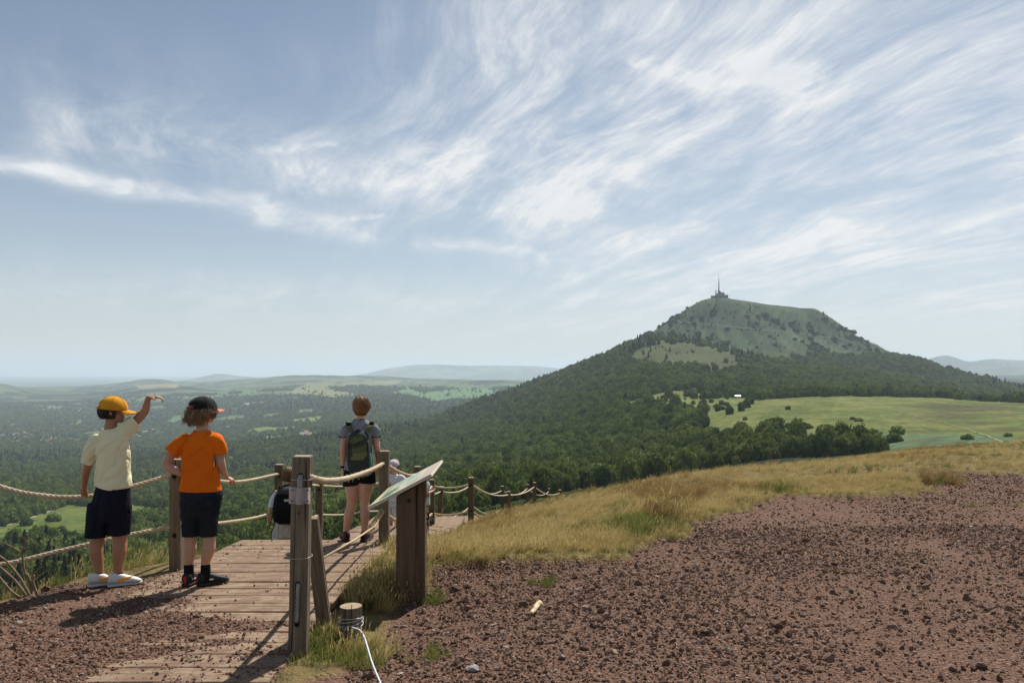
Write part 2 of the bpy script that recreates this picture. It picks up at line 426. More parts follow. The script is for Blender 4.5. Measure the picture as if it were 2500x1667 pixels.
FIELDS = [
 ([(585, 1057), (623, 1044), (731, 1041), (753, 1043), (699, 1050), (637, 1063)], 0), ([(684, 1027), (793, 1016), (775, 1036), (724, 1035)], 0),
 ([(619, 1015), (673, 1015), (660, 1022)], 1), ([(688, 962), (731, 946), (753, 935), (825, 933), (790, 949), (861, 960), (865, 970), (753, 969)], 2),
 ([(935, 960), (999, 949), (1035, 962), (1085, 951), (1187, 949), (1240, 962), (1187, 975), (1057, 980), (1006, 971)], 1),
 ([(1223, 938), (1290, 938), (1262, 954)], 1), ([(411, 1022), (440, 1011), (448, 1022), (417, 1036)], 1), ([(143, 997), (167, 997), (161, 1007)], 1),
 ([(176, 1004), (198, 1001), (196, 1010)], 1), ([(170, 1100), (208, 1092), (212, 1103)], 0), ([(324, 1063), (381, 1063), (330, 1071)], 2),
 ([(580, 985), (640, 980), (655, 986), (600, 992)], 3), ([(830, 934), (980, 930), (960, 940), (840, 942)], 2), ([(330, 940), (430, 936), (440, 946), (340, 950)], 3),
 ([(590, 958), (625, 952), (620, 962), (592, 968)], 1), ([(630, 1068), (660, 1062), (700, 1068), (650, 1074)], 0), ([(540, 1120), (560, 1112), (575, 1116), (550, 1124)], 0),
 ([(330, 1190), (350, 1180), (380, 1172), (372, 1184)], 3), ([(225, 985), (270, 982), (262, 990), (228, 992)], 3), ([(700, 1010), (740, 1003), (735, 1012)], 1)]
FCOL = [(0.115, 0.150, 0.034), (0.075, 0.145, 0.055), (0.150, 0.155, 0.065), (0.200, 0.185, 0.110)]

# ------------------------------------------------------------------ far terrain mesh
tcol = np.r_[np.linspace(-700, -100, 90, endpoint=False), np.linspace(-100, 2600, 680, endpoint=False), np.linspace(2600, 3200, 91)]
trow = np.r_[np.exp(np.linspace(math.log(62), math.log(9500), 330, endpoint=False)), np.exp(np.linspace(math.log(9500), math.log(46000), 90))]
TX, TD = np.meshgrid((tcol - 1250) / F, trow)
GX, GY = TX * TD, TD
GZ = H(GX, GY)
GPY = HOR - (GZ - CAMZ) / GY * F
GPX = TX * F + 1250
horizon_ang = np.maximum.accumulate((GZ - CAMZ) / GY, axis=0)
def land_cover(px, py, x, y, z):
    """returns tree probability (0..1), albedo (n,3) and conifer share for land points"""
    n = np.asarray(px).shape
    w1 = (fbm(x / 90, y / 90, 4, 51) - 0.5) * 14; w2 = (fbm(x / 90 + 40, y / 90, 4, 61) - 0.5) * 7
    s = np.clip(y / 2500, 0.25, 1)
    qx, qy = px + w1 / s * 0.8, py + w2
    tree = np.ones(n); col = np.zeros(n + (3,))
    fo = np.array([0.014, 0.022, 0.008])
    col[:] = fo
    col[y < 260] = (0.060, 0.070, 0.022)
    big = fbm(x / 300, y / 300, 4, 71)
    con = sstep(fbm(x / 420 + 9, y / 420, 3, 81), 0.57, 0.66) * sstep(y, 1300, 2200) * 0.6
    con = np.where((px > 600) & (px < 1250) & (py > 968) & (py < 1012) & (y > 3600), 0.9, con)
    # random pasture in the far valley
    fn = fbm(x / 260, y / 140, 3, 91)
    op = (fn > 0.605) & (y > 3000) & (px < 1330)
    op2 = (fbm(x / 700, y / 260, 4, 95) > 0.56) & (y > 6500)
    tree[op | op2] = 0.03
    hue = fbm(x / 150, y / 150, 2, 97)[..., None]
    fcol = np.array(FCOL[1]) * (1 - hue) + np.array(FCOL[2]) * hue
    col[op | op2] = fcol[op | op2] * 0.8
    for poly, k in FIELDS:
        m = in_poly(px + w1 * 0.35, py + w2 * 0.35, poly) & (y > 1500) & (px < 1330)
        tree[m] = 0.012; col[m] = np.array(FCOL[k]) * (0.85 + 0.4 * hue[m])
    # meadows
    for k in ('meadow', 'glade', 'low', 'low2'):
        m = in_poly(qx if k != 'low' else px + w1 * 0.2, qy if k != 'low' else py + w2 * 0.4, POLY[k]) & (y < 1700) & (y > 150)
        tree[m] = 0.0 if k != 'glade' else 0.07
        g = sstep(fbm(x / 35, y / 35, 4, 101) * 0.6 + fbm(x / 9, y / 5, 3, 103) * 0.4, 0.30, 0.70)[..., None]
        c = np.array([0.070, 0.098, 0.024]) * (1 - g) + np.array([0.140, 0.145, 0.044]) * g
        if k == 'low': c = np.array([0.055, 0.095, 0.018]) * (1 - g) + np.array([0.115, 0.130, 0.034]) * g
        if k == 'glade': c = np.array([0.080, 0.115, 0.030]) * (1 - g) + np.array([0.135, 0.145, 0.045]) * g
        col[m] = c[m]
    # bluish bracken along the foot of the meadow, heather on its right
    mb = sstep(py + w2 * 2.0 - np.interp(px, [1650, 1800, 2000, 2200, 2500], [1028, 1044, 1054, 1050, 1064]), -3, 9) * ((px > 1640) & (px < 2480) & (tree < 0.05) & (y < 1700) & (y > 150))
    col = col * (1 - mb[..., None] * 0.8) + np.array([0.078, 0.128, 0.072]) * mb[..., None] * 0.8
    hx = fbm(x / 40, y / 24, 4, 111)
    mh = sstep(px, 2120, 2330) * sstep(hx + 0.18 * np.exp(-((px - 2310) / 130) ** 2 - ((py - 1003) / 22) ** 2), 0.46, 0.60) * (tree < 0.05) * (py > 982) * (y < 1700)
    col = col * (1 - mh[..., None] * 0.8) + np.array([0.062, 0.062, 0.030]) * mh[..., None] * 0.8
    # grassy knoll and saddle
    for k in ('knoll', 'saddle'):
        m = in_poly(px + w1 * 1.6 + (fbm(x / 16, y / 16, 3, 123) - .5) * 60, py + w2 * 1.4 + (fbm(x / 16 + 5, y / 16, 3, 124) - .5) * 34, POLY[k]) & (y > 1500) & (y < 3200)
        sc = sstep(fbm(x / 60, y / 60, 4, 121), 0.52, 0.66)
        tree[m] = (0.01 + (0.22 if k == 'saddle' else 0.14) * sc)[m]
        g = fbm(x / 45, y / 45, 4, 131)[..., None]
        c = np.array([0.044, 0.052, 0.024]) * (1 - g) + np.array([0.080, 0.096, 0.032]) * g
        if k == 'saddle': c = c * 0.92
        col[m] = c[m]
    # the dome itself: grass and scree with scrub
    m = (y > 2330) & (y < 4200) & (z - CAMZ > 45) & (py < np.interp(px, [1500, 1560, 1640, 1800, 2000, 2200], [838, 832, 846, 858, 862, 868]))
    sc = sstep(fbm(x / 70 + (z * 0.02), z / 34, 5, 141, 0.6), 0.40, 0.60)
    hgt = z - CAMZ
    keep = np.interp(hgt, [45, 100, 150, 185, 225, 248, 262], [0.60, 0.42, 0.50, 0.46, 0.25, 0.04, 0.0])
    keep = keep * (1 - sstep(hgt - np.interp(px, [1700, 1780, 1840, 2000, 2100], [232, 240, 212, 196, 160]), -14, 4) * (px > 1690))
    keep = np.where(px < 1660, np.maximum(keep, 0.75 * (hgt < 185)), keep)
    t2 = keep * sc
    tree[m] = np.clip(t2, 0, 1)[m]
    g = fbm(x / 50, z / 14, 4, 151)[..., None]
    c = np.array([0.024, 0.048, 0.023]) * (1 - g) + np.array([0.066, 0.098, 0.044]) * g
    rib = fbm(x / 15 + z * 0.006, z / 110, 4, 155, 0.6)[..., None]
    c = c * (0.55 + 0.9 * sstep(rib, 0.25, 0.75))
    dark = sc[..., None] * 0.50
    c = c * (1 - dark) + np.array([0.035, 0.048, 0.028]) * dark
    col[m] = c[m]
    con = np.where(m, 0.75, con)
    return tree, col, con
TREE, ALB, CON = land_cover(GPX, GPY, GX, GY, GZ)
nr, nc = GX.shape
idx = np.arange(nr * nc).reshape(nr, nc)
quads = np.stack([idx[:-1, :-1], idx[:-1, 1:], idx[1:, 1:], idx[1:, :-1]], -1).reshape(-1, 4)
curv = GY ** 2 / (2 * 6371000.0) * 0.0
me = np_mesh('terrain', np.stack([GX, GY, GZ - 0.15 * (1 - sstep(GY, 62, 120))], -1).reshape(-1, 3), quads)
ca = me.color_attributes.new('albedo', 'FLOAT_COLOR', 'POINT')
ca.data.foreach_set('color', np.concatenate([ALB, np.ones((nr, nc, 1))], -1).astype(np.float32).ravel())
m_ter, t, b = mat_new('land')
att = t.n('ShaderNodeAttribute', attribute_name='albedo').outputs['Color']
geo = t.n('ShaderNodeNewGeometry').outputs['Position']
n1 = t.noise(geo, 0.16, 6, 0.65); n2 = t.noise(t.mapv(geo, scale=(1, 0.6, 1)), 0.02, 6, 0.6)
mott = t.m('MULTIPLY', t.lin(n1, 0.25, 0.75, 0.50, 1.5), t.lin(n2, 0.3, 0.7, 0.85, 1.15))
vm = t.n('ShaderNodeVectorMath', operation='SCALE', inp={0: att, 'Scale': mott}).outputs[0]
t.set(b.inputs['Base Color'], vm); b.inputs['Roughness'].default_value = 0.95
b.inputs['Specular IOR Level'].default_value = 0.05
t.set(b.inputs['Normal'], t.bump(n1, 0.55, 3.0))
me.materials.append(m_ter)
ter = link(bpy.data.objects.new('terrain', me)); ter['kind'] = 'structure'
# ------------------------------------------------------------------ foliage
def foliage_mat(name, c0, c1, transl=0.25, hue_var=True):
    m, t, b = mat_new(name)
    rnd = t.n('ShaderNodeObjectInfo').outputs['Random']
    geo = t.n('ShaderNodeNewGeometry')
    isl = geo.outputs['Random Per Island']
    n = t.noise(geo.outputs['Position'], 0.012, 3, 0.5)
    f = t.m('ADD', t.m('ADD', t.m('MULTIPLY', t.m('POWER', rnd, 1.4), 0.62), t.m('MULTIPLY', isl, 0.22)), t.lin(n, 0.3, 0.7, -0.1, 0.3))
    c = t.mix(t.m('MINIMUM', f, 1.0), c0, c1)
    b.inputs['Roughness'].default_value = 0.75; b.inputs['Specular IOR Level'].default_value = 0.05
    t.set(b.inputs['Base Color'], c)
    tr = t.n('ShaderNodeBsdfTranslucent'); 
    t.set(tr.inputs['Color'], t.mix(0.5, c, (c1[0] * 1.6, c1[1] * 1.5, c1[2] * 0.8)))
    mx = t.n('ShaderNodeMixShader'); mx.inputs[0].default_value = transl
    out = m.node_tree.nodes['Material Output']
    m.node_tree.links.new(b.outputs[0], mx.inputs[1]); m.node_tree.links.new(tr.outputs[0], mx.inputs[2])
    m.node_tree.links.new(mx.outputs[0], out.inputs[0])
    return m
M_LEAF = foliage_mat('leaves_beech', (0.016, 0.044, 0.012), (0.165, 0.210, 0.044), 0.18)
M_LEAFD = foliage_mat('leaves_scrub', (0.028, 0.044, 0.018), (0.062, 0.088, 0.030))
M_NEEDLE = foliage_mat('needles', (0.009, 0.020, 0.010), (0.026, 0.044, 0.018), 0.08)
M_BARK = mat_flat('bark', (0.075, 0.055, 0.040), 0.9, 0.3, 3.0, bump=0.4)

def leaf_quads(rng, pts, nrm, size, jit=0.7):
    n = len(pts)
    d = nrm + rng.normal(0, jit, (n, 3)); d /= np.linalg.norm(d, axis=1)[:, None] + 1e-9
    r = rng.normal(0, 1, (n, 3)); u = np.cross(d, r); u /= np.linalg.norm(u, axis=1)[:, None] + 1e-9
    v = np.cross(d, u)
    s = size * rng.uniform(0.6, 1.35, (n, 1)); k = rng.uniform(0.55, 0.9, (n, 1))
    V = np.stack([pts - u * s, pts + v * s * k + d * s * 0.15, pts + u * s, pts - v * s * k + d * s * 0.15], 1).reshape(-1, 3)
    return V, np.arange(4 * n).reshape(n, 4)
def crown_lumps(seed, n_lump=16, flat=0.85, spread=0.62, top=1.0):
    rng = np.random.default_rng(seed)
    L = []
    for i in range(n_lump):
        a = i * 2.39996 + rng.uniform(-.3, .3); h = (i + 0.5) / n_lump
        zc = (0.1 + 0.95 * h) * top
        rr = spread * math.sqrt(max(0.05, 1 - (h - 0.35) ** 2 * 2.1)) * rng.uniform(0.75, 1.15)
        if h > 0.9: rr *= 0.4
        L.append((rr * math.cos(a), rr * math.sin(a), zc * flat + rng.uniform(-.08, .08), rng.uniform(0.30, 0.48)))
    return np.array(L)
def crown_mesh(name, seed, n_leaf, size, mat, **kw):
    rng = np.random.default_rng(seed + 100)
    L = crown_lumps(seed, **kw)
    ii = rng.integers(0, len(L), n_leaf)
    d = rng.normal(0, 1, (n_leaf, 3)); d[:, 2] = np.abs(d[:, 2]) * 0.9 - 0.25 * rng.random(n_leaf)
    d /= np.linalg.norm(d, axis=1)[:, None]
    r = L[ii, 3:4] * rng.uniform(0.80, 1.08, (n_leaf, 1))
    pts = L[ii, :3] + d * r
    V, Q = leaf_quads(rng, pts, d, size, 0.32)
    # opaque heart of the crown: squashed little hulls
    hv, hq = [], []
    for k in range(len(L)):
        o = len(V) + sum(len(q) for q in hv)
        ring = [(math.cos(a) * 0.85, math.sin(a) * 0.85) for a in np.linspace(0, 2 * math.pi, 7)[:-1]]
        vs = [(0, 0, 0.85)] + [(x, y, 0.25) for x, y in ring] + [(x * .8, y * .8, -0.5) for x, y in ring]
        hv.append(np.array(vs) * L[k, 3] + L[k, :3])
        for j in range(6):
            hq.append([o, o + 1 + j, o + 1 + (j + 1) % 6, o + 1 + (j + 1) % 6]); hq.append([o + 1 + j, o + 7 + j, o + 7 + (j + 1) % 6, o + 1 + (j + 1) % 6])
    me = bpy.data.meshes.new(name)
    allV = np.concatenate([V] + hv)
    faces = [tuple(q) for q in Q] + [tuple(dict.fromkeys(q)) for q in hq]
    me.from_pydata([tuple(v) for v in allV], [], faces); me.update()
    me.shade_flat(); me.materials.append(mat)
    return me
def trunk_mesh(name, h=1.0, r0=0.05, r1=0.02, limbs=3, seed=0):
    rng = random.Random(seed); bm = bmesh.new()
    def cone(a, b, ra, rb):
        ax = (b - a).normalized(); u = ax.orthogonal().normalized(); w = ax.cross(u)
        ra_ = [bm.verts.new(a + (u * math.cos(i * math.pi / 3) + w * math.sin(i * math.pi / 3)) * ra) for i in range(6)]
        rb_ = [bm.verts.new(b + (u * math.cos(i * math.pi / 3) + w * math.sin(i * math.pi / 3)) * rb) for i in range(6)]
        for i in range(6): bm.faces.new((ra_[i], ra_[(i + 1) % 6], rb_[(i + 1) % 6], rb_[i]))
    cone(Vector((0, 0, -0.15)), Vector((0.02, 0.01, h * 0.6)), r0, r0 * 0.6)
    for i in range(limbs):
        a = i * 2.1 + rng.random(); cone(Vector((0.015, 0.01, h * (0.35 + 0.08 * i))), Vector((math.cos(a) * 0.4, math.sin(a) * 0.4, h * (0.75 + 0.1 * rng.random()))), r0 * 0.55, r1 * 0.5)
    me = bpy.data.meshes.new(name); bm.to_mesh(me); bm.free(); me.materials.append(M_BARK)
    return me
def conifer_mesh(name, seed, n, mat, width=0.24, size=0.055):
    rng = np.random.default_rng(seed)
    h = rng.random(n) ** 0.75
    h = 1 - h * 0.97
    lay = np.round(h * 13) / 13 * 0.7 + h * 0.3
    rmax = width * (1 - h) ** 0.85 * (0.75 + 0.45 * np.abs(np.sin(h * 40)))
    rr = rmax * np.sqrt(rng.uniform(0.15, 1, n)); a = rng.uniform(0, 2 * math.pi, n)
    pts = np.stack([rr * np.cos(a), rr * np.sin(a), h - 0.35 * rr], 1)
    nr = np.stack([np.cos(a) * 0.6, np.sin(a) * 0.6, np.full(n, 0.7)], 1)
    V, Q = leaf_quads(rng, pts, nr, size, 0.35)
    me = bpy.data.meshes.new(name)
    o = len(V); core = [(0, 0, 0.96)] + [(math.cos(i * math.pi / 3) * width * 0.6, math.sin(i * math.pi / 3) * width * 0.6, 0.04) for i in range(6)]
    me.from_pydata([tuple(v) for v in V] + core, [], [tuple(q) for q in Q] + [(o, o + 1 + i, o + 1 + (i + 1) % 6) for i in range(6)])
    me.update(); me.materials.append(mat)
    return me

def join_meshes(name, ms):
    bm = bmesh.new()
    mats = []
    for m in ms:
        off = len(mats)
        for mm in m.materials: mats.append(mm)
        k0 = len(bm.faces); bm.from_mesh(m); bm.faces.ensure_lookup_table()
        for f in bm.faces[k0:]: f.material_index += off
    me = bpy.data.meshes.new(name); bm.to_mesh(me); bm.free()
    for mm in mats: me.materials.append(mm)
    return me

def instancer(name, pts, rots, scales, idx, protos, mats_label=None):
    """one object that sets a proto mesh on every point (geometry nodes), for what nobody could count"""
    pc = bpy.data.collections.new(name + '_kinds')
    for i, mm in enumerate(protos):
        o = bpy.data.objects.new('%s_%02d' % (name + '_kind', i), mm); pc.objects.link(o)
    n = len(pts)
    me = bpy.data.meshes.new(name)
    me.vertices.add(n); me.vertices.foreach_set('co', np.asarray(pts, np.float32).ravel())
    a = me.attributes.new('rot', 'FLOAT_VECTOR', 'POINT'); a.data.foreach_set('vector', np.asarray(rots, np.float32).ravel())
    a = me.attributes.new('scl', 'FLOAT_VECTOR', 'POINT'); a.data.foreach_set('vector', np.asarray(scales, np.float32).ravel())
    a = me.attributes.new('idx', 'INT', 'POINT'); a.data.foreach_set('value', np.asarray(idx, np.int32))
    o = link(bpy.data.objects.new(name, me))
    ng = bpy.data.node_groups.new(name, 'GeometryNodeTree')
    ng.interface.new_socket('Geometry', in_out='INPUT', socket_type='NodeSocketGeometry')
    ng.interface.new_socket('Geometry', in_out='OUTPUT', socket_type='NodeSocketGeometry')
    gi = ng.nodes.new('NodeGroupInput'); go = ng.nodes.new('NodeGroupOutput')
    ip = ng.nodes.new('GeometryNodeInstanceOnPoints'); ci = ng.nodes.new('GeometryNodeCollectionInfo')
    ci.inputs['Collection'].default_value = pc; ci.inputs['Separate Children'].default_value = True; ci.inputs['Reset Children'].default_value = True
    def named(nm, ty):
        q = ng.nodes.new('GeometryNodeInputNamedAttribute'); q.data_type = ty; q.inputs['Name'].default_value = nm
        return q.outputs[0]
    L = ng.links.new
    L(gi.outputs[0], ip.inputs['Points']); L(ci.outputs[0], ip.inputs['Instance'])
    ip.inputs['Pick Instance'].default_value = True
    L(named('idx', 'INT'), ip.inputs['Instance Index'])
    e2r = ng.nodes.new('FunctionNodeEulerToRotation'); L(named('rot', 'FLOAT_VECTOR'), e2r.inputs[0]); L(e2r.outputs[0], ip.inputs['Rotation'])
    L(named('scl', 'FLOAT_VECTOR'), ip.inputs['Scale']); L(ip.outputs[0], go.inputs[0])
    md = o.modifiers.new('set', 'NODES'); md.node_group = ng
    o['kind'] = 'stuff'
    return o

NB = 5
near_b = [join_meshes('beech_%d' % i, [crown_mesh('c', 40 + i, 560, 0.115, M_LEAF, n_lump=15 + i), trunk_mesh('t', 0.9, 0.06, 0.03, 3, i)]) for i in range(NB)]
far_b = [crown_mesh('beech_far_%d' % i, 60 + i, 170, 0.20, M_LEAF, n_lump=11 + i) for i in range(4)]
con_f = [conifer_mesh('spruce_%d' % i, 80 + i, 420, M_NEEDLE, 0.20 + 0.03 * i) for i in range(3)]
scr_f = [crown_mesh('scrub_%d' % i, 90 + i, 150, 0.22, M_LEAFD, n_lump=9 + i, flat=0.6) for i in range(2)]
from_row = lambda y: np.clip(np.searchsorted(trow, y) - 1, 0, nr - 1)
from_col = lambda px: np.clip(np.searchsorted(tcol, px) - 1, 0, nc - 1)
P_SHELTER = hit(1801, 973, 300)
def scatter(d0, d1, s, seed, pxr=(-120, 2620)):
    rng = np.random.default_rng(seed)
    x0 = (pxr[0] - 1250) / F * d1; x1 = (pxr[1] - 1250) / F * d1
    gx = np.arange(x0, x1, s); gy = np.arange(d0, d1, s)
    X, Y = np.meshgrid(gx, gy); X = (X + rng.uniform(-.5, .5, X.shape) * s).ravel(); Y = (Y + rng.uniform(-.5, .5, Y.shape) * s).ravel()
    px = X / Y * F + 1250
    k = (px > pxr[0]) & (px < pxr[1]); X, Y, px = X[k], Y[k], px[k]
    r, c = from_row(Y), from_col(px)
    k = (TREE[r, c] > rng.random(len(X)) * 0.999) & (Y > np.interp(px, [0, 500, 900, 1300, 1700, 2200], [330, 290, 250, 330, 430, 420]))
    _p = P_SHELTER; k = k & ~((np.abs(px - 1801) < 16) & (Y < _p.y + 12) & (Y > _p.y - 220))
    X, Y, px, r, c = X[k], Y[k], px[k], r[k], c[k]
    # bilinear height from the grid
    fr = (Y - trow[r]) / (trow[np.minimum(r + 1, nr - 1)] - trow[r] + 1e-9); fc = (px - tcol[c]) / (tcol[np.minimum(c + 1, nc - 1)] - tcol[c] + 1e-9)
    r1, c1 = np.minimum(r + 1, nr - 1), np.minimum(c + 1, nc - 1)
    Z = (GZ[r, c] * (1 - fc) + GZ[r, c1] * fc) * (1 - fr) + (GZ[r1, c] * (1 - fc) + GZ[r1, c1] * fc) * fr
    vis = (Z + 16 - CAMZ) / Y > horizon_ang[np.maximum(r - 2, 0), c] - 0.008
    X, Y, Z, px, r, c = X[vis], Y[vis], Z[vis], px[vis], r[vis], c[vis]
    return X, Y, Z, px, CON[r, c], rng
PT, RT, SL, IX = [], [], [], []
for d0, d1, s, cls in ((170, 1500, 7.6, 0), (1500, 3300, 9.6, 1), (3300, 7600, 15.0, 2)):
    X, Y, Z, px, con, rng = scatter(d0, d1, s, int(d0))
    n = len(X)
    patch = fbm(X / 45, Y / 45, 3, 171)
    isdome = (Y > 2330) & (Z > 45)
    rad = (2.6 + 6.0 * rng.random(n) ** 2.0 + 3.2 * (patch - 0.5)) * (1.0, 1.15, 1.7)[cls] * np.interp(Y, [250, 600], [0.75, 1.0])
    rad = np.where(isdome, rad * 0.36, np.where((Y > 1900) & (px > 1500) & (px < 1830) & (TREE[from_row(Y), from_col(px)] < 0.5), rad * 0.4, rad))
    hh = rad * rng.uniform(0.9, 1.5, n) + (2.5, 2.0, 0.0)[cls] * rng.uniform(0.2, 1.2, n)
    isc = rng.random(n) < np.where(cls == 0, 0.003 + 0.3 * ((px < 230) & (Y < 620)), con * 0.4)
    kind = np.where(isc, NB + 4 + rng.integers(0, 3, n), (rng.integers(0, NB, n) if cls == 0 else NB + rng.integers(0, 4, n)))
    kind = np.where(isdome & (rng.random(n) < 0.62), NB + 7 + rng.integers(0, 2, n), kind)
    hz = np.where(isc, hh * 1.6 + 2.5, hh)
    rx = np.where(isc, hh * 1.6 + 2.5, rad)
    PT.append(np.stack([X, Y, Z - 0.3], 1)); RT.append(np.stack([rng.uniform(-.06, .06, n), rng.uniform(-.06, .06, n), rng.uniform(0, 6.28, n)], 1))
    SL.append(np.stack([rx, rx, hz], 1)); IX.append(kind)
# scrub on the steep flank just below the hilltop
rng = np.random.default_rng(909); n = 5200
Y = np.sqrt(rng.uniform(66 ** 2, 330 ** 2, n)); px = rng.uniform(-500, 1500, n); X = (px - 1250) / F * Y
k = (fbm(X / 22, Y / 22, 3, 191) > 0.45); X, Y, px = X[k], Y[k], px[k]; n = len(X); Z = H(X, Y)
rad = 0.5 + 1.3 * rng.random(n) ** 2
PT.append(np.stack([X, Y, Z - 0.1], 1)); RT.append(np.stack([np.zeros(n), np.zeros(n), rng.uniform(0, 6.28, n)], 1)); SL.append(np.stack([rad, rad, rad * 0.9], 1)); IX.append(rng.integers(0, NB, n))
forest = instancer('forest', np.concatenate(PT), np.concatenate(RT), np.concatenate(SL), np.concatenate(IX), near_b + far_b + con_f + scr_f)
print('forest instances', sum(len(p) for p in PT))
tag(forest, 'dark green wood covering the valley and the flanks of the mountain', 'forest')

# ------------------------------------------------------------------ haze: one box of even air round the whole scene
zlo = float(GZ.min()) - 1.5
hz_b = bmesh.new(); bmesh.ops.create_cube(hz_b, size=1.0)
bmesh.ops.scale(hz_b, vec=(110000, 62000, 375 - zlo), verts=hz_b.verts)
bmesh.ops.translate(hz_b, vec=(0, 16000, (375 + zlo) / 2), verts=hz_b.verts)
m_h = bpy.data.materials.new('haze'); m_h.use_nodes = True
ht = m_h.node_tree; ht.nodes.clear()
pv = ht.nodes.new('ShaderNodeVolumePrincipled'); ho = ht.nodes.new('ShaderNodeOutputMaterial')
pv.inputs['Color'].default_value = (0.74, 0.87, 1.0, 1)
pv.inputs['Density'].default_value = 0.000050
pv.inputs['Anisotropy'].default_value = 0.15
ht.links.new(pv.outputs[0], ho.inputs['Volume'])
hz = bm_obj('haze', hz_b, m_h); hz['kind'] = 'stuff'
tag(hz, 'pale blue summer haze filling the air over the valley', 'haze')
# ------------------------------------------------------------------ hilltop ground, deck level and gravel cover
DX0, DX1, DY0, DY1 = -2.74, -1.23, 2.6, 8.32       # plan of the upper deck
def deck_z(y):
    return float(np.interp(y, [2, 4.5, 6.0, 8.32], [-1.570, -1.580, -1.605, -1.765])) + CAMZ
def deck_zv(y):
    return np.interp(y, [2, 4.5, 6.0, 8.32], [-1.570, -1.580, -1.605, -1.765]) + CAMZ
GRAV = [(752, 1720), (765, 1650), (850, 1640), (905, 1612), (940, 1560), (975, 1480), (1040, 1430), (1040, 1390), (1100, 1386), (1249, 1389), (1302, 1383), (1433, 1380), (1540, 1371), (1558, 1342), (1612, 1324), (1671, 1318), (1683, 1288), (1743, 1264), (1826, 1252),
        (1844, 1235), (1903, 1214), (1981, 1214), (2052, 1220), (2112, 1211), (2231, 1211), (2284, 1205), (2231, 1180), (2290, 1167), (2380, 1158), (2500, 1157), (3600, 1130), (3600, 6000), (752, 6000)]
GRAV_L = [(-900, 1500), (-300, 1500), (0, 1474), (70, 1452), (130, 1430), (330, 1414), (420, 1400), (480, 1395), (640, 1440), (760, 1480), (700, 1640), (680, 6000), (-900, 6000)]
def gravel_mask(x, y):
    """1 on the bare cinder ground, 0 on turf"""
    x = np.asarray(x, float); y = np.asarray(y, float); D = np.maximum(y, 0.6)
    z = NEAR(x, np.clip(y, -15, 70)); px = x / D * F + 1250; py = HOR - z / D * F
    j = (fbm(x * 3.1, y * 2.2, 4, 201) - 0.5)
    jx, jy = px + j * 380 / D * 1.2, py + (fbm(x * 3.1 + 9, y * 2.2, 4, 203) - 0.5) * 260 / D
    m = in_poly(jx, jy, GRAV) | (y < 2.5)
    m2 = in_poly(px, py, GRAV_L) & (x < -1.26)
    return (m | m2 | in_deck(x, y, 0.02)).astype(float)
def deck_cover(x, y):
    """how deep cinders lie over the planks: >0 buried, <0 bare"""
    c = np.interp(y, [3.5, 4.3, 5.2, 5.9, 6.4, 7.2], [0.26, 0.20, 0.12, 0.02, -0.22, -0.6])
    c = c + np.interp(x, [-2.8, -2.4, -1.9, -1.3], [0.45, 0.16, -0.04, -0.22])
    return c + (fbm(x * 1.6, y * 4.0, 4, 211) - 0.5) * 1.3
def in_deck(x, y, pad=0.0):
    return (x > DX0 - pad) & (x < DX1 + pad) & (y > DY0 - pad) & (y < DY1 + pad)
def G(x, y):
    """finished ground height (world) near the camera"""
    x = np.asarray(x, float); y = np.asarray(y, float)
    z = NEAR(np.clip(x, -45, 62), np.clip(y, -15, 92)) + CAMZ
    gm = gravel_mask(x, y)
    z = z + (fbm(x * 2.5, y * 2.5, 4, 221) - 0.5) * 0.05 * gm + (fbm(x * 0.9, y * 0.9, 3, 223) - 0.5) * 0.16 * (1 - gm) * sstep(y, 5, 9) * (x > -1.2)
    # turf stands a little proud of the worn cinder ground
    z = z + 0.035 * (1 - gm) * (x > -1.2)
    dk = deck_zv(y) + np.where(deck_cover(x, y) > 0, deck_cover(x, y) * 0.016, np.maximum(deck_cover(x, y), -0.6) * 0.12) - 0.004
    w = sstep(x, DX0 - 0.35, DX0 + 0.02) * (1 - sstep(x, DX1 - 0.03, DX1 + 0.16)) * (1 - sstep(y, 6.6, 7.0))
    under = sstep(x, DX0 - 0.02, DX0 + 0.02) * (1 - sstep(x, DX1 - 0.02, DX1 + 0.02)) * sstep(y, 6.2, 6.8) * (1 - sstep(y, 9.5, 12))
    z = z * (1 - w) + dk * w
    z = z - 0.12 * under
    wf = sstep(y, 38, 85)
    if np.any(wf > 0): z = np.where(wf > 0, H(x, y) + 0.12, z)
    return z
gxs = np.r_[np.arange(-45, -6, 1.0), np.arange(-6, -1.0, 0.05), np.arange(-1.0, 9.0, 0.07), np.arange(9.0, 18, 0.25), np.arange(18, 62, 1.0)]
gys = np.r_[np.arange(-12, 2.5, 0.6), np.arange(2.5, 9.5, 0.05), np.arange(9.5, 16, 0.1), np.arange(16, 30, 0.25), np.arange(30, 92, 1.2)]
NX, NY = np.meshgrid(gxs, gys)
NZ = G(NX, NY); NGM = gravel_mask(NX, NY)
r_, c_ = NX.shape; ii = np.arange(r_ * c_).reshape(r_, c_)
me = np_mesh('ground', np.stack([NX, NY, NZ], -1).reshape(-1, 3), np.stack([ii[:-1, :-1], ii[:-1, 1:], ii[1:, 1:], ii[1:, :-1]], -1).reshape(-1, 4))
a = me.attributes.new('gravel', 'FLOAT', 'POINT'); a.data.foreach_set('value', NGM.astype(np.float32).ravel())
m_g, t, b = mat_new('hilltop_ground')
pos = t.n('ShaderNodeNewGeometry').outputs['Position']
gv = t.n('ShaderNodeAttribute', attribute_name='gravel').outputs['Fac']
v1 = t.vor(pos, 95.0, out='Color'); v2 = t.vor(pos, 48.0)
vv = t.sep(v1)[0]
nz = t.noise(pos, 1.3, 5, 0.6)
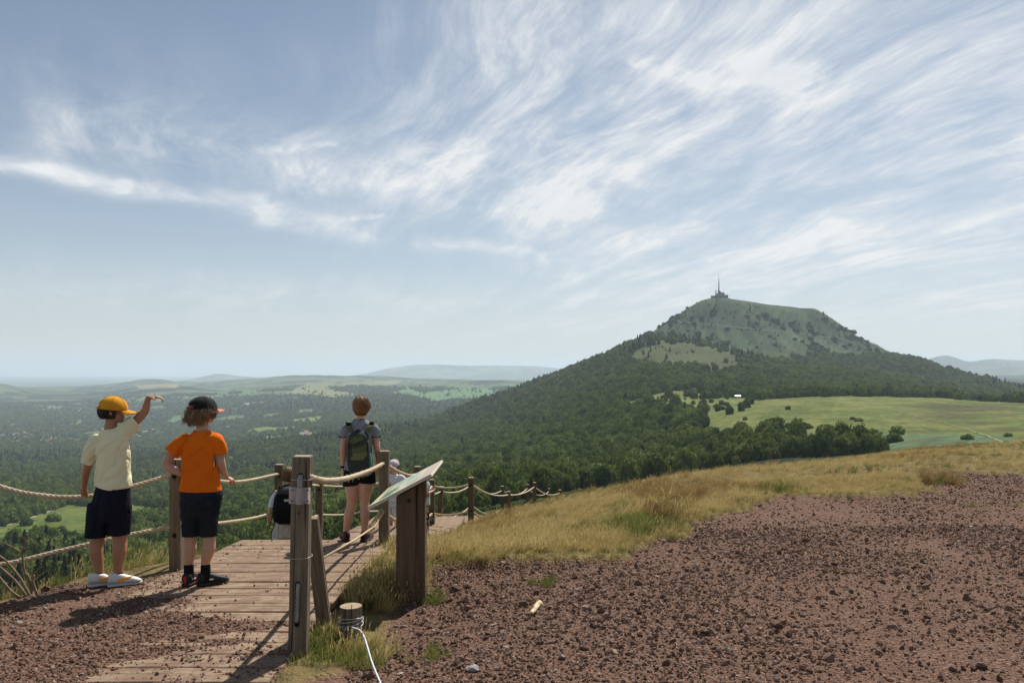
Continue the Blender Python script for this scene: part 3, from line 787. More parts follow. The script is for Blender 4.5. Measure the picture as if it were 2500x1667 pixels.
cin = t.ramp(vv, [(0.0, (0.065, 0.035, 0.023)), (0.45, (0.130, 0.072, 0.049)), (0.8, (0.180, 0.106, 0.073)), (1.0, (0.260, 0.182, 0.138))])
cin = t.mix(t.lin(nz, 0.3, 0.7, 0, 0.55), cin, (0.140, 0.082, 0.058))
tn = t.noise(pos, 6.0, 5, 0.6)
turf = t.ramp(tn, [(0.25, (0.060, 0.050, 0.022)), (0.55, (0.175, 0.130, 0.055)), (0.8, (0.130, 0.120, 0.042))])
t.set(b.inputs['Base Color'], t.mix(gv, turf, cin)); b.inputs['Roughness'].default_value = 0.95; b.inputs['Specular IOR Level'].default_value = 0.1
hgt = t.m('ADD', t.m('MULTIPLY', v2, -1.0), t.noise(pos, 60, 4, 0.6))
t.set(b.inputs['Normal'], t.bump(hgt, 0.9, 0.018))
me.materials.append(m_g)
gnd = link(bpy.data.objects.new('ground', me)); gnd['kind'] = 'structure'

# ------------------------------------------------------------------ loose cinders
def rock_mesh(name, seed, mat, sub=1):
    rng = random.Random(seed); bm = bmesh.new(); bmesh.ops.create_icosphere(bm, subdivisions=sub, radius=1.0)
    for v in bm.verts:
        v.co *= 0.72 + 0.5 * rng.random(); v.co.z *= 0.55
        v.co += Vector((rng.uniform(-.12, .12), rng.uniform(-.12, .12), rng.uniform(-.1, .1)))
    me = bpy.data.meshes.new(name); bm.to_mesh(me); bm.free(); me.materials.append(mat)
    return me
m_rock, t, b = mat_new('cinder')
rnd = t.n('ShaderNodeObjectInfo').outputs['Random']
oc = t.n('ShaderNodeTexCoord').outputs['Object']
c = t.ramp(rnd, [(0.0, (0.090, 0.051, 0.036)), (0.3, (0.152, 0.089, 0.063)), (0.65, (0.192, 0.117, 0.085)), (0.9, (0.260, 0.175, 0.132)), (1.0, (0.42, 0.34, 0.27))])
nn = t.noise(oc, 2.5, 5, 0.7)
t.set(b.inputs['Base Color'], t.mix(t.lin(nn, 0.35, 0.7, 0, 0.5), c, (0.105, 0.064, 0.047)))
b.inputs['Roughness'].default_value = 0.9; b.inputs['Specular IOR Level'].default_value = 0.15
rocks = [rock_mesh('cinder_%d' % i, 300 + i, m_rock, 1) for i in range(8)]
def scatter_stones(n, D0, D1, pxlo, pxhi, rmed, sig, seed, fn):
    rng = np.random.default_rng(seed)
    D = np.sqrt(rng.uniform(D0 ** 2, D1 ** 2, n)); px = rng.uniform(pxlo, pxhi, n)
    x = (px - 1250) / F * D
    k = fn(x, D) > rng.random(n); x, D = x[k], D[k]
    r = np.clip(np.exp(rng.normal(math.log(rmed), sig, len(x))), 0.003, 0.055)
    z = G(x, D)
    dk = in_deck(x, D)
    z = np.where(dk, np.maximum(z, deck_zv(D)), z)
    return np.stack([x, D, z + r * 0.25], 1), np.repeat(r[:, None], 3, 1) * rng.uniform(0.7, 1.3, (len(x), 3)), rng.uniform(0, 6.28, (len(x), 3))
def f_ground(x, y): return gravel_mask(x, y) * (~in_deck(x, y)) * np.clip(-0.35 + 2.4 * fbm(x * 0.9, y * 0.9, 4, 241), 0.12, 1)
def f_deck(x, y):
    c = deck_cover(x, y)
    return in_deck(x, y) * np.clip(0.08 + c * 1.6, 0.022, 1) * (y < 8.2)
S1 = scatter_stones(62000, 3.6, 8.0, 850, 2650, 0.0062, 0.50, 1, f_ground)
S2 = scatter_stones(36000, 8.0, 15.0, 1500, 2700, 0.0078, 0.40, 2, f_ground)
S3 = scatter_stones(46000, 3.4, 8.2, -150, 950, 0.0062, 0.42, 3, f_deck)
S4 = scatter_stones(16000, 3.4, 7.0, -250, 760, 0.0075, 0.45, 4, f_ground)
S5 = scatter_stones(420, 3.7, 9.0, 850, 2650, 0.017, 0.35, 5, f_ground)
S6 = scatter_stones(120, 3.6, 7.5, -100, 900, 0.013, 0.30, 6, lambda x, y: f_deck(x, y) + f_ground(x, y))
S7 = scatter_stones(16000, 1.5, 3.7, 300, 4200, 0.0072, 0.48, 7, f_ground)
S8 = scatter_stones(22000, 3.6, 11.0, 2650, 3700, 0.0085, 0.45, 8, f_ground)
S9 = scatter_stones(9000, 1.6, 3.5, -900, 1000, 0.0064, 0.42, 9, f_deck)
allS = [np.concatenate(q) for q in zip(S1, S2, S3, S4, S5, S6, S7, S8, S9)]
gravel = instancer('gravel', allS[0], allS[2], allS[1], np.random.default_rng(5).integers(0, 8, len(allS[0])), rocks)
tag(gravel, 'loose reddish brown volcanic cinders on the bare ground and deck', 'gravel')

# ------------------------------------------------------------------ grass
def grass_mat(name, c0, c1, c2):
    m, t, b = mat_new(name)
    rnd = t.n('ShaderNodeObjectInfo').outputs['Random']; geo = t.n('ShaderNodeNewGeometry')
    n = t.noise(geo.outputs['Position'], 0.9, 3, 0.6)
    f = t.m('ADD', t.m('MULTIPLY', geo.outputs['Random Per Island'], 0.45), t.m('ADD', t.m('MULTIPLY', rnd, 0.25), t.lin(n, 0.3, 0.7, -0.05, 0.4)))
    c = t.ramp(f, [(0.1, c0), (0.5, c1), (0.95, c2)])
    t.set(b.inputs['Base Color'], c); b.inputs['Roughness'].default_value = 0.6; b.inputs['Specular IOR Level'].default_value = 0.2
    tr = t.n('ShaderNodeBsdfTranslucent'); t.set(tr.inputs['Color'], c)
    mx = t.n('ShaderNodeMixShader'); mx.inputs[0].default_value = 0.4
    m.node_tree.links.new(b.outputs[0], mx.inputs[1]); m.node_tree.links.new(tr.outputs[0], mx.inputs[2])
    m.node_tree.links.new(mx.outputs[0], m.node_tree.nodes['Material Output'].inputs[0])
    return m
M_STRAW = grass_mat('dry_grass', (0.240, 0.160, 0.055), (0.430, 0.330, 0.130), (0.560, 0.470, 0.230))
M_GREEN = grass_mat('green_grass', (0.065, 0.090, 0.018), (0.165, 0.185, 0.045), (0.340, 0.290, 0.105))
M_RUST = grass_mat('rusty_grass', (0.130, 0.080, 0.040), (0.260, 0.165, 0.065), (0.380, 0.280, 0.110))
def clump_mesh(name, seed, mat, n=34, h=0.22, spread=0.09, w=0.0032, lean=(0.35, 0.0), heads=0.0):
    rng = random.Random(seed); V = []; Fc = []
    for i in range(n):
        a = rng.uniform(0, 6.283); r = spread * math.sqrt(rng.random())
        bx, by = r * math.cos(a), r * math.sin(a)
        hh = h * rng.uniform(0.5, 1.15); d = rng.uniform(0, 6.283)
        lx = lean[0] + 0.55 * rng.gauss(0, 0.6); ly = lean[1] + 0.55 * rng.gauss(0, 0.6)
        cx, cy = math.cos(d) * w, math.sin(d) * w
        o = len(V)
        for k, (t_, ww) in enumerate(((0, 1.0), (0.4, 0.9), (0.75, 0.65), (1.0, 0.12))):
            X = bx + lx * hh * t_ ** 1.8; Y = by + ly * hh * t_ ** 1.8; Z = hh * (t_ - 0.22 * t_ * t_ * min(1.5, (lx * lx + ly * ly) * 2))
            V.append((X - cx * ww, Y - cy * ww, Z - 0.02)); V.append((X + cx * ww, Y + cy * ww, Z - 0.02))
        for k in range(3): Fc.append((o + 2 * k, o + 2 * k + 1, o + 2 * k + 3, o + 2 * k + 2))
        if rng.random() < heads:
            X0, Y0, Z0 = X, Y, Z - 0.02; o = len(V); q = 0.0045; L_ = hh * 0.28
            V += [(X0, Y0, Z0 - 0.01), (X0 + q, Y0 + q, Z0 + L_ * .4), (X0 + lx * L_ * 0.5, Y0 + ly * L_ * .5, Z0 + L_ * 0.9), (X0 - q, Y0 - q, Z0 + L_ * .4)]
            Fc.append((o, o + 1, o + 2, o + 3))
    me = bpy.data.meshes.new(name); me.from_pydata(V, [], Fc); me.update(); me.materials.append(mat)
    return me
g_dry = [clump_mesh('dry_%d' % i, 400 + i, M_STRAW, 36, 0.20 + 0.03 * i, 0.11, 0.0034, (0.42, -0.1), 0.25) for i in range(3)]
g_grn = [clump_mesh('green_%d' % i, 420 + i, M_GREEN, 40, 0.17 + 0.03 * i, 0.09, 0.0034, (0.25, -0.05)) for i in range(2)]
g_rst = [clump_mesh('rust_%d' % i, 440 + i, M_RUST, 34, 0.24, 0.12, 0.0036, (0.35, 0), 0.5) for i in range(2)]
g_short = [clump_mesh('short_%d' % i, 450 + i, (M_STRAW, M_GREEN)[i], 46, 0.10, 0.12, 0.0032, (0.3, 0)) for i in range(2)]
g_tall = [clump_mesh('tall_%d' % i, 460 + i, (M_STRAW, M_GREEN)[i], 22, 0.46, 0.08, 0.0036, (0.45, -0.15), 0.6) for i in range(2)]
GK = g_dry + g_grn + g_rst + g_short + g_tall      # 0-2 dry, 3-4 green, 5-6 rust, 7 short dry, 8 short green, 9 tall dry, 10 tall green
gp, gr, gs, gi = [], [], [], []
def put_grass(x, y, s, kind, rng, z=None):
    n = len(x)
    if n == 0: return
    z = G(x, y) if z is None else z
    gp.append(np.stack([x, y, z], 1)); gr.append(np.stack([np.zeros(n), np.zeros(n), rng.normal(0, 0.7, n)], 1))
    gs.append(np.stack([s, s, s * rng.uniform(0.8, 1.2, n)], 1)); gi.append(kind)
rng = np.random.default_rng(77)
for n, D0, D1, lo, hi, sc in ((16000, 5.5, 12, 800, 2700, 1.0), (17000, 12, 30, 900, 2800, 1.25), (9000, 30, 62, 700, 2900, 1.7)):
    D = np.sqrt(rng.uniform(D0 ** 2, D1 ** 2, n)); px = rng.uniform(lo, hi, n); x = (px - 1250) / F * D
    fence_side = np.interp(D, [5, 8, 12, 15, 18.7, 22.3, 30, 60], [-1.12, -1.14, -1.05, -0.62, 0.1, 0.8, 2.8, 9])
    k = (gravel_mask(x, D) < 0.5) & (x > fence_side) & ~in_deck(x, D, 0.05)
    x, D, px = x[k], D[k], px[k]; n = len(x)
    near_edge = sum(gravel_mask(x + ox, D + oy) for ox, oy in ((0.25, 0), (-0.25, 0), (0, -0.3), (0.15, -0.15)))
    grn = fbm(x * 0.55, D * 0.55, 3, 231); rst = fbm(x * 0.4 + 7, D * 0.4, 3, 233)
    q = rng.random(n)
    kind = rng.integers(0, 3, n)
    kind = np.where((grn > 0.56) & (q < 0.6), 3 + rng.integers(0, 2, n), kind)
    kind = np.where((near_edge > 0) & (q < 0.55), np.where(rng.random(n) < 0.5, 8, 3), kind)
    kind = np.where((rst > 0.60) & (q > 0.55) & (px > 1250), 5 + rng.integers(0, 2, n), kind)
    kind = np.where((D > 14) & (px > 1850) & (grn > 0.48) & (q < 0.7), 3, kind)
    kind = np.where((q > 0.985) & (D < 12), 9, kind)
    kind = np.where((px > 1500) & (q < 0.25), 7, kind)
    s = sc * rng.uniform(0.65, 1.15, n) * np.where(near_edge > 0, 0.75, 1.0) * np.interp(px, [1000, 1600, 2100], [0.58, 0.44, 0.34])
    s = s * np.where((px < 1500) & (D > 8.5), 0.62, 1.0)
    put_grass(x, D, s, kind, rng)
# beyond the left edge of the deck
n = 5200; x = rng.uniform(-7.5, -2.95, n); y = rng.uniform(4.2, 15, n)
edge = np.interp(y, [4.2, 5.2, 5.8, 6.4, 7.0, 9, 15], [-4.6, -4.15, -3.62, -3.2, -3.16, -3.2, -3.3])
k = (x < edge) & (x > edge - 2.6) & (gravel_mask(x, y) < .5); x, y = x[k], y[k]; n = len(x); q = rng.random(n)
k = rng.random(n) < 0.6; x, y, q = x[k], y[k], q[k]; n = len(x)
put_grass(x, y, rng.uniform(0.35, 0.68, n), np.where(q < 0.4, 3, np.where(q < 0.55, 4, np.where(q < 0.75, 10, np.where(q < 0.9, 0, 9)))), rng)
# beside the deck at the near post, round the stump and the panel post, and the lone tufts in the cinders
def tufts(px, py, D, n, rad, s0, s1, kinds):
    c = P(px, py, D); x = c.x + rng.normal(0, rad, n); y = c.y + rng.normal(0, rad * 1.2, n)
    k = x > DX1 + 0.03; x, y = x[k], y[k]
    put_grass(x, y, rng.uniform(s0, s1, len(x)), np.array(kinds)[rng.integers(0, len(kinds), len(x))], rng)
for a_ in ((775, 1540, 4.75, 22, .07, .5, .9, (3, 4, 0)), (800, 1600, 4.55, 20, .07, .45, .8, (3, 0, 4)), (900, 1590, 4.6, 26, .07, .35, .7, (3, 0, 7)), (870, 1625, 4.35, 14, .05, .35, .6, (3, 4)),
           (690, 1640, 4.38, 14, .04, .4, .75, (3, 4)), (1040, 1583, 4.52, 14, .05, .3, .5, (3, 8)), (1060, 1455, 5.8, 10, .06, .35, .6, (3, 8)), (1325, 1425, 5.9, 12, .06, .3, .45, (3, 8)),
           (870, 1400, 6.6, 40, .10, .6, 1.05, (0, 1, 4)), (900, 1360, 7.6, 40, .10, .7, 1.1, (0, 1, 3)), (930, 1440, 6.0, 40, .10, .6, 1.0, (0, 1, 2)), (960, 1330, 8.3, 30, .12, .7, 1.1, (0, 1, 9)), (880, 1470, 5.7, 26, .07, .5, .9, (0, 1, 4)),
           (1560, 1318, 7.9, 60, .16, .6, 1.0, (3, 4)), (1600, 1300, 8.4, 30, .10, .6, .95, (3, 4, 5)), (1900, 1200, 10.9, 26, .16, .6, .95, (3, 4)), (2290, 1183, 11.3, 26, .16, .5, .9, (5, 6, 3)), (2380, 1250, 9.2, 10, .07, .2, .4, (8, 3)), (2490, 1247, 9.2, 8, .07, .2, .4, (8, 7)),
           (1220, 1285, 10.2, 40, .25, .4, .65, (5, 6)), (1185, 1285, 12.0, 24, .2, .4, .7, (5, 6))):
    tufts(*a_)
grass = instancer('grass', np.concatenate(gp), np.concatenate(gr), np.concatenate(gs), np.concatenate(gi), GK)
tag(grass, 'dry golden and green grass growing over the hilltop', 'grass')
print('grass', sum(len(q) for q in gp), 'stones', len(allS[0]))
# ------------------------------------------------------------------ wood, rope, metal
def wood_mat(name, c0, c1, c2, axis='Z', scale=1.0, dirt=0.0):
    m, t, b = mat_new(name)
    oc = t.n('ShaderNodeTexCoord').outputs['Object']
    rnd = t.n('ShaderNodeObjectInfo').outputs['Random']
    off = t.n('ShaderNodeVectorMath', operation='ADD', inp={0: oc, 1: t.comb(t.m('MULTIPLY', rnd, 13.0), t.m('MULTIPLY', rnd, 7.0), t.m('MULTIPLY', rnd, 5.0))}).outputs[0]
    sc = {'Z': (26, 26, 1.6), 'X': (1.6, 26, 26)}[axis]
    g = t.noise(t.mapv(off, scale=tuple(q * scale for q in sc)), 1.0, 6, 0.62, 0.6)
    fine = t.noise(t.mapv(off, scale=tuple(q * scale * 3.3 for q in sc)), 1.0, 4, 0.6)
    blot = t.noise(off, 3.5, 4, 0.6)
    c = t.ramp(t.m('ADD', t.m('MULTIPLY', g, 0.7), t.m('MULTIPLY', fine, 0.3)), [(0.30, c0), (0.5, c1), (0.72, c2)])
    c = t.mix(t.lin(blot, 0.35, 0.7, 0.0, 0.45), c, tuple(0.5 * (a + d) for a, d in zip(c0, c1)))
    c = t.mix(t.lin(rnd, 0, 1, 0.0, 0.28), c, c0)
    crk = t.noise(t.mapv(off, scale=tuple(q * scale * (1.5 if q > 2 else 0.45) for q in sc)), 1.0, 3, 0.55, 0.4)
    crk = t.m('MULTIPLY', t.sm(crk, 0.63, 0.67), 0.8)
    c = t.mix(crk, c, tuple(q * 0.25 for q in c0))
    if dirt:
        dn = t.noise(oc, 9.0, 5, 0.7)
        c = t.mix(t.m('MULTIPLY', t.sm(dn, 0.40, 0.60), 0.8), c, (0.165, 0.100, 0.070))
    t.set(b.inputs['Base Color'], c); b.inputs['Roughness'].default_value = 0.85; b.inputs['Specular IOR Level'].default_value = 0.15
    t.set(b.inputs['Normal'], t.bump(t.m('SUBTRACT', t.m('ADD', g, fine), crk), 0.8, 0.008))
    return m
M_POST = wood_mat('post_wood', (0.075, 0.056, 0.038), (0.180, 0.142, 0.100), (0.300, 0.252, 0.188))
M_POSTD = wood_mat('far_post_wood', (0.060, 0.044, 0.028), (0.125, 0.098, 0.062), (0.180, 0.150, 0.100))
M_PLANK = wood_mat('plank_wood', (0.130, 0.088, 0.056), (0.285, 0.205, 0.136), (0.390, 0.300, 0.210), 'X', 1.0, dirt=1.0)
M_END = mat_flat('end_grain', (0.300, 0.225, 0.145), 0.9, 0.3, 60)
M_DARK = mat_flat('dark_hole', (0.012, 0.009, 0.007), 0.95, 0.2)  # near-black colour painted on for the shade inside holes, slot and crack
M_STEEL = mat_flat('galvanised_steel', (0.62, 0.57, 0.53), 0.45, 0.12, 25, 0.5, 0.15)
M_BOLT = mat_flat('bolt_steel', (0.18, 0.15, 0.13), 0.5, 0.3, 60, 0.5, 0.7)
M_IRON = mat_flat('black_iron', (0.010, 0.010, 0.010), 0.5, 0.2, 40, 0.4, 0.3)
M_WIRE = mat_flat('wire', (0.45, 0.45, 0.46), 0.5, 0.2, 50, 0.5, 0.4)
M_CORD = mat_flat('white_cord', (0.62, 0.63, 0.66), 0.8, 0.2, 180)
def rope_mat(name, c0, c1):
    m, t, b = mat_new(name)
    pos = t.n('ShaderNodeNewGeometry').outputs['Position']
    n = t.noise(pos, 240, 4, 0.7); n2 = t.noise(pos, 9, 3, 0.5)
    c = t.mix(t.lin(n, 0.3, 0.7, 0, 1), c0, c1); c = t.mix(t.lin(n2, 0.4, 0.7, 0, 0.35), c, tuple(q * 0.6 for q in c0))
    t.set(b.inputs['Base Color'], c); b.inputs['Roughness'].default_value = 0.9; b.inputs['Specular IOR Level'].default_value = 0.1
    t.set(b.inputs['Normal'], t.bump(n, 0.7, 0.004))
    return m
M_ROPE = rope_mat('hemp_rope', (0.42, 0.33, 0.22), (0.68, 0.57, 0.41))
M_ROPEG = rope_mat('grey_rope', (0.22, 0.21, 0.20), (0.40, 0.38, 0.35))
M_STRAWR = rope_mat('frayed_fibre', (0.40, 0.30, 0.16), (0.66, 0.55, 0.36))

# ------------------------------------------------------------------ tubes and boxes
def tube_geo(path, rad, sides=6, V=None, Q=None, cap=True):
    V = [] if V is None else V; Q = [] if Q is None else Q
    pts = [Vector(p) for p in path]; n = len(pts)
    rads = rad if isinstance(rad, (list, tuple, np.ndarray)) else [rad] * n
    t0 = (pts[1] - pts[0]).normalized(); u = t0.orthogonal().normalized(); o0 = len(V)
    for i, p in enumerate(pts):
        t_ = (pts[min(i + 1, n - 1)] - pts[max(i - 1, 0)]).normalized()
        u = (u - t_ * u.dot(t_)).normalized(); w = t_.cross(u)
        for k in range(sides):
            a = 2 * math.pi * k / sides
            V.append(p + (u * math.cos(a) + w * math.sin(a)) * rads[i])
    for i in range(n - 1):
        for k in range(sides):
            a = o0 + i * sides + k; b_ = o0 + i * sides + (k + 1) % sides
            Q.append((a, b_, b_ + sides, a + sides))
    if cap:
        Q.append(tuple(o0 + k for k in reversed(range(sides)))); Q.append(tuple(o0 + (n - 1) * sides + k for k in range(sides)))
    return V, Q
def tube(name, path, rad, mat, parent=None, sides=6):
    V, Q = tube_geo(path, rad, sides)
    return mesh_obj(name, V, Q, mat, parent, True)
def catmull(pts, step=0.03):
    P_ = [Vector(p) for p in pts]; P_ = [P_[0] * 2 - P_[1]] + P_ + [P_[-1] * 2 - P_[-2]]
    out = []
    for i in range(1, len(P_) - 2):
        L = (P_[i + 1] - P_[i]).length; k = max(2, int(L / step))
        for j in range(k):
            t_ = j / k; a, b_, c_, d_ = P_[i - 1], P_[i], P_[i + 1], P_[i + 2]
            out.append(0.5 * ((2 * b_) + (c_ - a) * t_ + (2 * a - 5 * b_ + 4 * c_ - d_) * t_ ** 2 + (3 * b_ - a - 3 * c_ + d_) * t_ ** 3))
    out.append(P_[-2]); return out
def span(a, b_, sag, n=24):
    a, b_ = Vector(a), Vector(b_)
    return [a.lerp(b_, i / n) - Vector((0, 0, sag * 4 * (i / n) * (1 - i / n))) for i in range(n + 1)]
def rope_geo(path, R, pitch=0.11, strands=3, sides=6, V=None, Q=None, fray=0, seed=0):
    V = [] if V is None else V; Q = [] if Q is None else Q
    rng = random.Random(seed)
    # resample
    pts = [Vector(p) for p in path]; seg = [0]
    for i in range(1, len(pts)): seg.append(seg[-1] + (pts[i] - pts[i - 1]).length)
    L = seg[-1]; n = max(8, int(L / (pitch / 9)))
    def at(s):
        j = 0
        lo, hi = 0, len(seg) - 1
        while hi - lo > 1:
            m_ = (lo + hi) // 2
            if seg[m_] <= s: lo = m_
            else: hi = m_
        f = (s - seg[lo]) / max(1e-9, seg[lo + 1] - seg[lo]); return pts[lo].lerp(pts[lo + 1], f)
    C = [at(L * i / n) for i in range(n + 1)]
    t0 = (C[1] - C[0]).normalized(); u = t0.orthogonal().normalized()
    frames = []
    for i in range(n + 1):
        t_ = (C[min(i + 1, n)] - C[max(i - 1, 0)]).normalized(); u = (u - t_ * u.dot(t_)).normalized(); frames.append((u.copy(), t_.cross(u)))
    for s in range(strands):
        path_s = []
        for i in range(n + 1):
            a = 2 * math.pi * (s / strands + (L * i / n) / pitch)
            uu, ww = frames[i]; path_s.append(C[i] + (uu * math.cos(a) + ww * math.sin(a)) * R * 0.47)
        tube_geo(path_s, R * 0.56, sides, V, Q)
    for k in range(fray):
        i = rng.randrange(1, n); uu, ww = frames[i]; a = rng.uniform(0, 6.283); d = uu * math.cos(a) + ww * math.sin(a)
        l = rng.uniform(0.2, 0.8) * R + 0.004; t_ = (C[i] - C[i - 1]).normalized() * rng.uniform(-1, 1) * l
        p0 = C[i] + d * R * 0.9
        tube_geo([p0, p0 + d * l * 0.6 + t_ * 0.5, p0 + d * l + t_ + Vector((0, 0, -l * 0.5))], 0.0011, 3, V, Q, False)
    return V, Q
def box_bm(sx, sy, sz, bev=0.004, jitter=0.0, seed=0):
    bm = bmesh.new(); bmesh.ops.create_cube(bm, size=1.0)
    for v in bm.verts: v.co = Vector((v.co.x * sx, v.co.y * sy, v.co.z * sz))
    if bev: bmesh.ops.bevel(bm, geom=list(bm.edges), offset=bev, segments=1, affect='EDGES')
    if jitter:
        rng = random.Random(seed)
        for v in bm.verts: v.co += Vector((rng.uniform(-1, 1), rng.uniform(-1, 1), rng.uniform(-1, 1))) * jitter
    return bm
def between(o, base, top):
    """stand an object built along +Z from its origin so that it runs from base to top"""
    d = Vector(top) - Vector(base); o.location = base; o.rotation_euler = Vector((0, 0, 1)).rotation_difference(d.normalized()).to_euler()

# ------------------------------------------------------------------ boardwalk of planks
walk = empty('boardwalk', (0, 0, 0)); walk['kind'] = 'structure'
walk['label'] = 'worn plank walkway running downhill between the rope fences'
prng = random.Random(3)
plank_meshes = {}
def plank(x0, x1, y, z, w, th=0.045, rotz=0.0, slope=0.0, cx=None):
    key = (round(x1 - x0, 2), round(w, 3), prng.randrange(3))
    if key not in plank_meshes:
        bm = box_bm(x1 - x0, w, th, 0.004)
        es = [e for e in bm.edges if abs(e.verts[0].co.x - e.verts[1].co.x) > 0.5]
        bmesh.ops.subdivide_edges(bm, edges=es, cuts=9)
        q = random.Random(key[2] + 50)
        for v in bm.verts:
            v.co.y += (mnoise.noise(Vector((v.co.x * 2.3, key[2] * 7.0 + (1 if v.co.y > 0 else -1) * 3, 0.5)))) * 0.006
            v.co.z += (mnoise.noise(Vector((v.co.x * 1.7, v.co.y * 9, key[2] * 3.0)))) * 0.003
        me_ = bpy.data.meshes.new('plank'); bm.to_mesh(me_); bm.free(); me_.materials.append(M_PLANK); plank_meshes[key] = me_
    o = bpy.data.objects.new('plank', plank_meshes[key])
    o.location = ((x0 + x1) / 2 if cx is None else cx, y, z - th / 2 + prng.uniform(-0.003, 0.003))
    o.rotation_euler = (slope + prng.uniform(-.006, .006), prng.uniform(-.003, .003), rotz + prng.uniform(-.004, .004))
    return link(o, walk)
y = DY0; pitch = 0.203
while y < DY1 - 0.1:
    e0 = DX0 + prng.uniform(-0.03, 0.03) - 0.06 * max(0, (y - 6.2) / 2); e1 = DX1 + prng.uniform(-0.015, 0.015)
    yc = y + pitch / 2
    sl_ = math.atan((deck_z(yc + 0.1) - deck_z(yc - 0.1)) / 0.2)
    plank(round(e0, 1), round(e1, 1), yc, deck_z(yc), pitch - 0.017, slope=sl_, cx=(e0 + e1) / 2); y += pitch
for k in range(7):     # narrow landing going on at the right
    yc = 8.46 + k * pitch
    plank(-1.9, -1.3, yc, deck_z(8.3) - 0.03 - 0.085 * (yc - 8.36), pitch - 0.017, slope=-0.08, cx=-1.60)
for k in range(10):    # steps down
    yc = 9.62 + k * 0.30
    plank(-2.8, -1.3, yc + 0.07, CAMZ - 2.40 - 0.045 * k, 0.26, cx=-2.1)
for k in range(21):    # lower landing
    yc = 12.62 + k * pitch
    plank(-2.9, -1.0, yc, CAMZ - 2.86 - 0.055 * (yc - 12.6), pitch - 0.017, cx=-1.95)
dirv = Vector((0.52, 0.854)); nrm_a = math.atan2(-dirv.x, dirv.y)
for k in range(40):    # flight turning right
    s_ = k * pitch; c_ = Vector((-1.55, 16.95)) + dirv * s_
    plank(-0.9, 0.9, c_.y, CAMZ - 3.16 - 0.165 * s_, pitch - 0.017, rotz=nrm_a, cx=c_.x)
for x_, y0_, y1_, z0_, z1_ in ((DX0 + 0.12, 2.6, 8.28, deck_z(3), deck_z(8.25)), (DX1 - 0.12, 2.6, 8.28, deck_z(3), deck_z(8.25)), (-2.7, 12.5, 16.8, CAMZ - 2.86, CAMZ - 3.1), (-1.15, 12.5, 16.8, CAMZ - 2.86, CAMZ - 3.1)):
    o = bm_obj('beam', box_bm(0.09, 1, y1_ - y0_, 0.004), M_POSTD, walk)
    for v in o.data.vertices: v.co.y *= 0.14; v.co.z += (y1_ - y0_) / 2
    between(o, (x_, y0_, z0_ - 0.125), (x_, y1_, z1_ - 0.125))

# ------------------------------------------------------------------ fence posts
post_mesh = {}
def post_bm(w, d, h, seed):
    bm = box_bm(w, d, h, 0.006)
    bmesh.ops.translate(bm, vec=(0, 0, h / 2), verts=bm.verts)
    es = [e for e in bm.edges if abs(e.verts[0].co.z - e.verts[1].co.z) > h * 0.5]
    bmesh.ops.subdivide_edges(bm, edges=es, cuts=8)
    for v in bm.verts:
        n = mnoise.noise(Vector((v.co.x * 5 + seed, v.co.y * 5, v.co.z * 1.6))); v.co.x += n * 0.004; v.co.y += mnoise.noise(Vector((v.co.x * 5, seed, v.co.z * 1.6))) * 0.004
    for f in bm.faces: f.material_index = 1 if f.normal.z > 0.8 and f.calc_center_median().z > h - 0.02 else 0
    return bm
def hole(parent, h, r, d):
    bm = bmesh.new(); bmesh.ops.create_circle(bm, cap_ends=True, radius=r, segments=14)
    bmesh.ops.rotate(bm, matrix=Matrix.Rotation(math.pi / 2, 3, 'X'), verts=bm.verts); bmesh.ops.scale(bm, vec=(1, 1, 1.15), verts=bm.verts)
    o = bm_obj('rope_hole', bm, M_DARK, parent); o.location = (0, -d / 2 - 0.0035, h); return o  # flat dark disc on the face, not bored; inner shade is painted
PTOP = {}
def post(key, px, top_py, D, label, group, w=0.1, lean=(0, 0), mat=None, base_drop=0.25, holes=True):
    x, zt = XZ(px, top_py, D)
    bx, by = x + lean[0], D + lean[1]
    zb = float(G(np.array([bx]), np.array([by]))[0]) - base_drop
    h = math.dist((x, D, zt), (bx, by, zb))
    o = empty('fence_post', (bx, by, zb)); between(o, (bx, by, zb), (x, D, zt))
    tag(o, label, 'post', group)
    bm_obj('shaft', post_bm(w, w, h, px), [mat or M_POSTD, M_END], o)
    if holes:
        hole(o, h - 0.135, 0.019, w); hole(o, h - 0.62, 0.017, w)
    PTOP[key] = (Vector((x, D, zt)), (Vector((x, D, zt)) - Vector((bx, by, zb))).normalized())
    return o
def rope_at(key, drop): p, a = PTOP[key]; return p - a * drop
gl, gr_ = 'posts of the fence on the valley side of the walkway', 'posts of the fence on the grass side of the walkway'
post('L0', -170, 1130, 5.55, 'fence post just left of the picture edge holding the near ropes', gl)
post('L1', 432, 1120, 6.55, 'weathered post behind the child in the orange shirt', gl, mat=M_POST, w=0.095)
post('L2', 682, 1133, 9.95, 'dark post beside the head of the child with black backpack', gl)
post('L3', 781, 1172, 12.0, 'post on the valley side just right of the big bracketed post', gl, lean=(-0.03, 0))
post('L4', 992, 1166, 14.5, 'valley side post mostly hidden behind the information panel', gl)
post('L5', 1078, 1187, 17.0, 'leaning post standing just left of the tall dark post', gl, lean=(-0.14, 0))
post('L5b', 1152, 1170, 19.5, 'valley side post hidden behind the tall dark post', gl, holes=False)
post('L6', 1226, 1186, 22.3, 'thin post left of the short post at the grass edge', gl, holes=False)
post('L7', 1288, 1182, 26.5, 'thin far post left of the taller post at the grass crest', gl, holes=False)
post('L8', 1340, 1192, 32.0, 'tiny far post tip between the crest posts', gl, holes=False)
post('P2', 938, 1100, 8.05, 'upright post right of the woman with ropes knotted through it', gr_, mat=M_POST, w=0.10)
post('P3', 1019, 1138, 12.3, 'post tip showing behind the top edge of the information panel', gr_)
post('P4', 1055, 1170, 15.6, 'post directly right of the information panel post', gr_)
